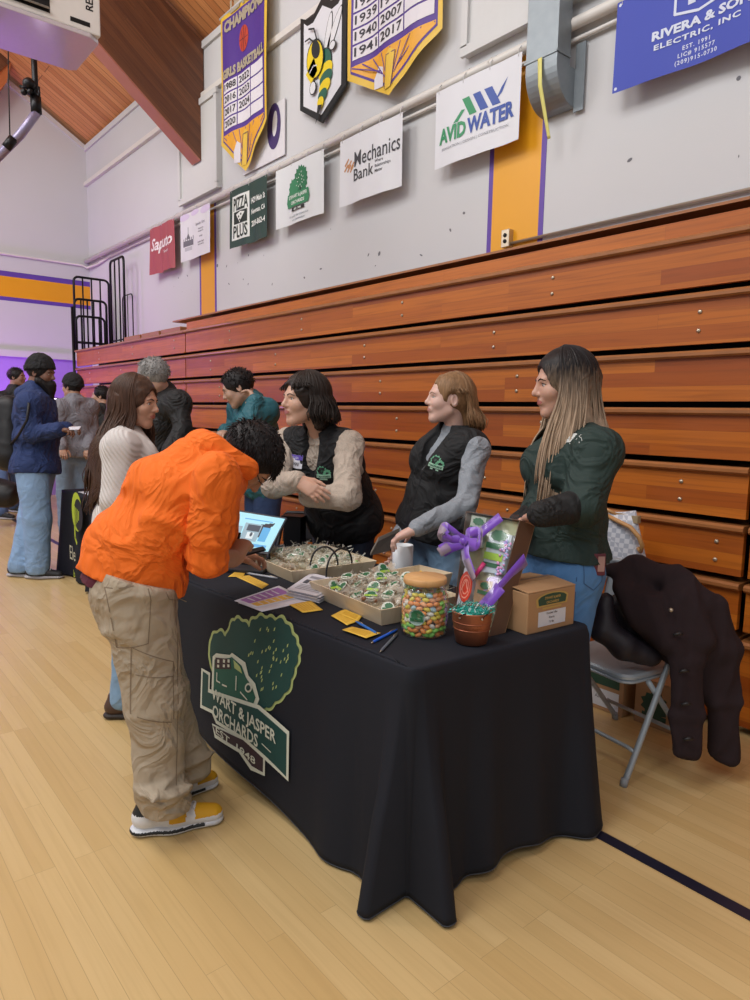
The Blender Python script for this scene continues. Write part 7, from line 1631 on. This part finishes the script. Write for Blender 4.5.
# ------------------------------------------------------------- 6 background people
def figure(label, key, J, skin, top, bottom, shoes_, hair, hood=False, ws=1., beanie=None, beard=None, e=.035, top_name='jacket', hlen=.02, res=.0045, glasses=False, hand_a=None, hand_b=None, hn=420, pant=.03, sl=1., collar=True):
    t, SK = person(label, J, key, skin, '#8f5a52'); w = MB(); body_coarse(w, J, ws); head(w, J, 0, res=res)
    S = Soft()
    for s, hh in (('a', hand_a), ('b', hand_b)):
        if 'el'+s in J:
            d, n, sd, cu = hh if hh else (J['wr'+s]-J['el'+s], A(0,0,-1)+CF*.1, 1, (.6,.7,.8,.9)); hand(S, J['wr'+s], d, n, sd, cu, .5, 1.05)
    P, F, M = S.mesh(.0045); w.ext(P, F, 0, True); w.build('body', SK, t)
    R, F_, U = axes(J['F'], J['neck']-J['pel']); S = Soft(); torso(S, J, e, ws, 1.1, hem=-.05, belly=.015)
    for s in 'ab':
        if 'el'+s in J: arm(S, J, s, e*.75, sl)
    if collar: S.cone(J['neck']-U*.03, J['neck']+U*.02, .088, .075, .03)
    if hood:
        S.chain([J['neck']-F_*.06-R*.07+U*.0, J['neck']-F_*.10-U*.02, J['neck']-F_*.06+R*.07], [.04,.05,.04], .03); S.chain([J['neck']-F_*.11-U*.03, J['neck']-F_*.125-U*.10], [.05,.03], .04); S.chain([J['neck']+R*.085, J['neck']+F_*.07+U*.0, J['neck']-R*.085], [.03,.025,.03], .02)
    S.cut(J['pel']-U*.07, -U); o, bv = garment(top_name, top, t, S, .009, folds(.009, 19, len(label)), 1)
    S = Soft(); S.cone(J['hipa'], J['hipb'], .100, .100, .05)
    for s in 'ab': leg(S, J, s, pant, ws, .012); c, b = J['an'+s], J['kn'+s]; [S.cone(c+(b-c)*(.06+.10*k)-A(.01,0,0), c+(b-c)*(.06+.10*k)+A(.01,0,0), pant+.045, pant+.045, .01, frame(b-c), (1,1,.3)) for k in range(3)]
    S.cone(J['pel']-A(0,0,.05), J['pel']+A(0,0,.02), .125, .115, .04); S.cut(A(0,0,.045), (0,0,-1)); garment('trousers', bottom, t, S, .010, folds(.008, 18, 3+len(label)))
    for s in 'ab': shoe(t, J['an'+s], J.get('ft'+s, J['F']), shoes_, 1.08, 'shoe')
    w = MB(); S = Soft(); hair_core(S, thick=.004); P, F, M = S.mesh(.005, folds(.003,60,1)); w.ext(to_world(J, P), F, 0, True); short_hair(w, J, hn, hlen, len(label), comb=(0,.3,0), lift=.4, r=.0026, front=1.0, phr=(0,1.9)); w.build('hair', hair, t); brows(J, t, hair, .0034)
    if beanie:
        S = Soft(); S.ell(tuple(SC+A(0,0,.012)), tuple(SR+A(.014,.014,.020)), .01); S.cut((0,0,.030), (0,.25,-1)); P, F, M = S.mesh(.004, folds(.004,40,3)); w = MB(); w.ext(to_world(J, P), F, 0, True)
        S = Soft(); S.ell(tuple(SC+A(0,0,.0)), tuple(SR+A(.019,.019,.012)), .01); S.cut((0,0,.026), (0,.25,-1)); S.cut((0,0,.062), (0,-.25,1)); P, F, M = S.mesh(.004); w.ext(to_world(J, P), F, 0, True); w.build('beanie', beanie, t)
    if beard:
        w = MB(); S = Soft(); S.cone((.05,.01,-.055), (.02,.075,-.095), .024, .026, .03); S.cone((-.05,.01,-.055), (-.02,.075,-.095), .024, .026, .03); S.cone((0,.085,-.080), (0,.100,-.165), .046, .030, .03); S.cone((.05,.03,-.06), (0,.08,-.12), .03, .03, .03); S.cone((-.02,.096,-.043), (.02,.096,-.043), .006, .006, .006); P, F, M = S.mesh(.004, folds(.005,60,2)); w.ext(to_world(J, P), F, 0, True); w.build('beard', hair, t)
    if glasses: MB().tube(to_world(J, A([-.06,.03,.006],[-.055,.085,.006],[-.012,.098,.008],[0,.102,.010],[.012,.098,.008],[.055,.085,.006],[.06,.03,.006])), .0022, 6).build('glasses', M_black, t)
    return t, bv
UP = A(0,0,1); GRH = hairmat('hair_grey', '#5f5d5d', hi='#a8a6a4')
M_blj = cloth_mat('black_jacket', '#0e0e11', .7)
sk_sh = [mat('charcoal_shoe', '#1c1c20', .6), mat('shoe_sole_grey', '#a9a6ac', .5)]
# the tall man with beanie and beard
J = dict(pel=W(36,466,5.92), neck=W(35,391,5.92), head=W(41,373,5.92), sha=W(30,404,5.72), shb=W(36,403,6.1), ela=W(33,434,5.70), wra=W(58,430,5.66), elb=W(48,434,6.10), wrb=W(66,428,5.86), hs=1.12)
J['F'] = CR*.97+CF*.1; J['hf'] = CR*.96-CF*.05-A(0,0,.22); J['hu'] = UP+CR*.2; std_legs(J); J['ana'] = atz(38,568,.09)+A(0,0,0); J['anb'] = atz(20,566,.09); J['ana'][2] = J['anb'][2] = .09; J['kna'] = (J['hipa']+J['ana'])/2+CR*.02; J['knb'] = (J['hipb']+J['anb'])/2+CR*.02
M_navy = cloth_mat('navy_fleece', '#1f3260'); M_pj = denim('pale_denim', '#7e9cc0')
t, bv = figure('tall person in a navy hoodie with a black beanie and full black beard', 'f', J, '#7a5646', M_navy, M_pj, sk_sh, HB, True, 1.12, cloth_mat('black_knit', '#0c0c10'), True, .04, 'hoodie', pant=.045, hand_a=(CR, A(0,0,-1), 1, (.9,1.,1.1,1.2)), hand_b=(CR, A(0,0,-1), -1, (.9,1.,1.1,1.2)))
b = thing('backpack', 'black backpack on the back of the tall bearded person', 'backpack', tuple(W(6,462,5.95))); S = Soft(); S.cone(W(9,408,5.93), W(8,455,5.93), .11, .14, .05); S.cone(W(2,425,5.95), W(1,452,5.95), .09, .11, .05); P, F, M = S.mesh(.012, folds(.012, 14, 2)); w = MB(); w.ext(P, F, 0, True); M_bag = mat('black_nylon', '#0b0b10', .55, var=.1); w.build('bag_body', M_bag, b)
MB().tube([W(16,400,5.85), W(23,396,5.70), W(29,404,5.615), W(27,420,5.595), W(18,436,5.66), W(11,444,5.8)], .011, 8).build('shoulder_strap', M_bag, b)
w = MB(); a, b_, c, d = W(69,427,5.70), W(81,426.5,5.74), W(79,429.5,5.66), W(68,430,5.64); w.ext([a,b_,c,d], [(0,1,2,3)]); tag(base(w.build('paper_sheet', Mp, solid=.003)), 'white paper held in the hand of the tall bearded person', 'paper')
# grey hooded person
J = dict(pel=W(74,452,7.6), neck=W(74,401,7.6), head=W(72,387,7.6), sha=W(60,408,7.45), shb=W(90,407,7.7), ela=W(57,430,7.4), wra=W(62,448,7.2), elb=W(92,430,7.7), wrb=W(88,448,7.5), hs=1.08, near=-1)
J['F'] = -CR*.45+CF*.9; J['hf'] = -CR*.93+CF*.35; J['hu'] = UP; std_legs(J); J['pel'][2] = .97
M_gh = cloth_mat('grey_fleece', '#77767e')
figure('person in a grey hoodie and black cap seen from behind, wearing glasses', 'g', J, '#a8826c', M_gh, denim('grey_denim', '#6d7f94'), sk_sh, HB, True, 1., cloth_mat('black_cap', '#101014'), None, .04, 'hoodie', glasses=True, pant=.04)
# dark haired person farther back
J = dict(pel=W(104,462,8.7), neck=W(103,409,8.7), head=W(101,396,8.7), sha=W(96,414,8.6), shb=W(112,413,8.8), ela=W(95,434,8.6), wra=W(97,450,8.5), elb=W(113,434,8.8), wrb=W(112,450,8.7), hs=1.05, near=-1)
J['F'] = -CR*.7-CF*.7; J['hf'] = -CR*.97-CF*.1; J['hu'] = UP; std_legs(J)
figure('person with short dark hair in a black top, small in the distance', 'h', J, '#b08a76', M_blj, cloth_mat('black_trousers', '#131318'), sk_sh, HB, False, .95, top_name='shirt', e=.025)
# person at the far left edge with the duffel
J = dict(pel=W(8,455,9.4), neck=W(14,390,9.4), head=W(17,377,9.4), sha=W(2,398,9.3), shb=W(26,397,9.4), ela=W(-2,425,9.3), wra=W(2,452,9.2), elb=W(28,425,9.4), wrb=W(26,450,9.3), hs=1.06)
J['F'] = CR*.9-CF*.3; J['hf'] = CR*.9; J['hu'] = UP; std_legs(J); J['ana'] = atz(2,512,.09); J['kna'] = (J['hipa']+J['ana'])/2
figure('person mostly hidden behind the tall bearded one, dark shoe showing at the left edge', 'i', J, '#8a6655', M_blj, denim('blue_denim_far', '#4b5f86'), sk_sh, HB, False, 1., top_name='jacket')
b = thing('duffel_bag', 'black bag hanging low at the left edge of the picture', 'bag', tuple(W(4,512,8.2))); S = Soft(); S.cone(W(-6,492,8.3), W(6,494,8.3), .19, .17, .05); P, F, M = S.mesh(.014, folds(.015, 12, 4)); w = MB(); w.ext(P, F, 0, True); w.build('bag_body', M_bag, b); MB().tube([W(-8,480,8.3), W(-4,462,8.6), W(3,455,9.0), W(8,470,8.6), W(10,485,8.3)], .014, 8).build('strap', M_bag, b)
# grey haired person in black
J = dict(pel=A(-5.02,2.08,.95), neck=W(164,393,5.08), head=W(152,377,4.98), sha=W(178,404,4.92), shb=W(150,402,5.3), ela=W(183,430,4.86), wra=W(170,450,4.75), elb=W(150,432,5.3), wrb=W(146,450,5.1), hs=1.14, near=-1)
J['F'] = -CR*.9+CF*.1; J['hf'] = -CR*.95+CF*.25-A(0,0,.12); J['hu'] = UP-CR*.12; std_legs(J)
figure('person with short grey hair in a black jacket facing left by the bleachers', 'j', J, '#b58f7d', M_blj, cloth_mat('charcoal_trousers', '#22242c'), sk_sh, GRH, False, 1.1, hlen=.018, hn=700)
# teal jacket
J = dict(pel=A(-4.56,2.70,.93), neck=W(251,402,4.92), head=W(238,388,4.86), sha=W(266,411,4.75), shb=W(240,408,5.1), ela=W(247,424,4.55), wra=W(256,402,4.66), elb=W(234,430,5.1), wrb=W(226,432,4.95), hs=1.10, near=-1)
J['F'] = -CR*.8-CF*.5; J['hf'] = -CR*.88-CF*.1-A(0,0,.5); J['hu'] = UP*.9-CR*.45; std_legs(J)
figure('person in a teal jacket with head bowed and a hand to the ear', 'k', J, '#b08d7a', cloth_mat('teal_shell', '#1c5c68', .6), denim('dark_blue_denim', '#2a3f66'), sk_sh, HB, False, 1.02, hand_a=(A(*W(247,388,4.74))-J['wra'], -CR, -1, (.5,.6,.7,.8)), top_name='jacket', hlen=.02, hn=600)
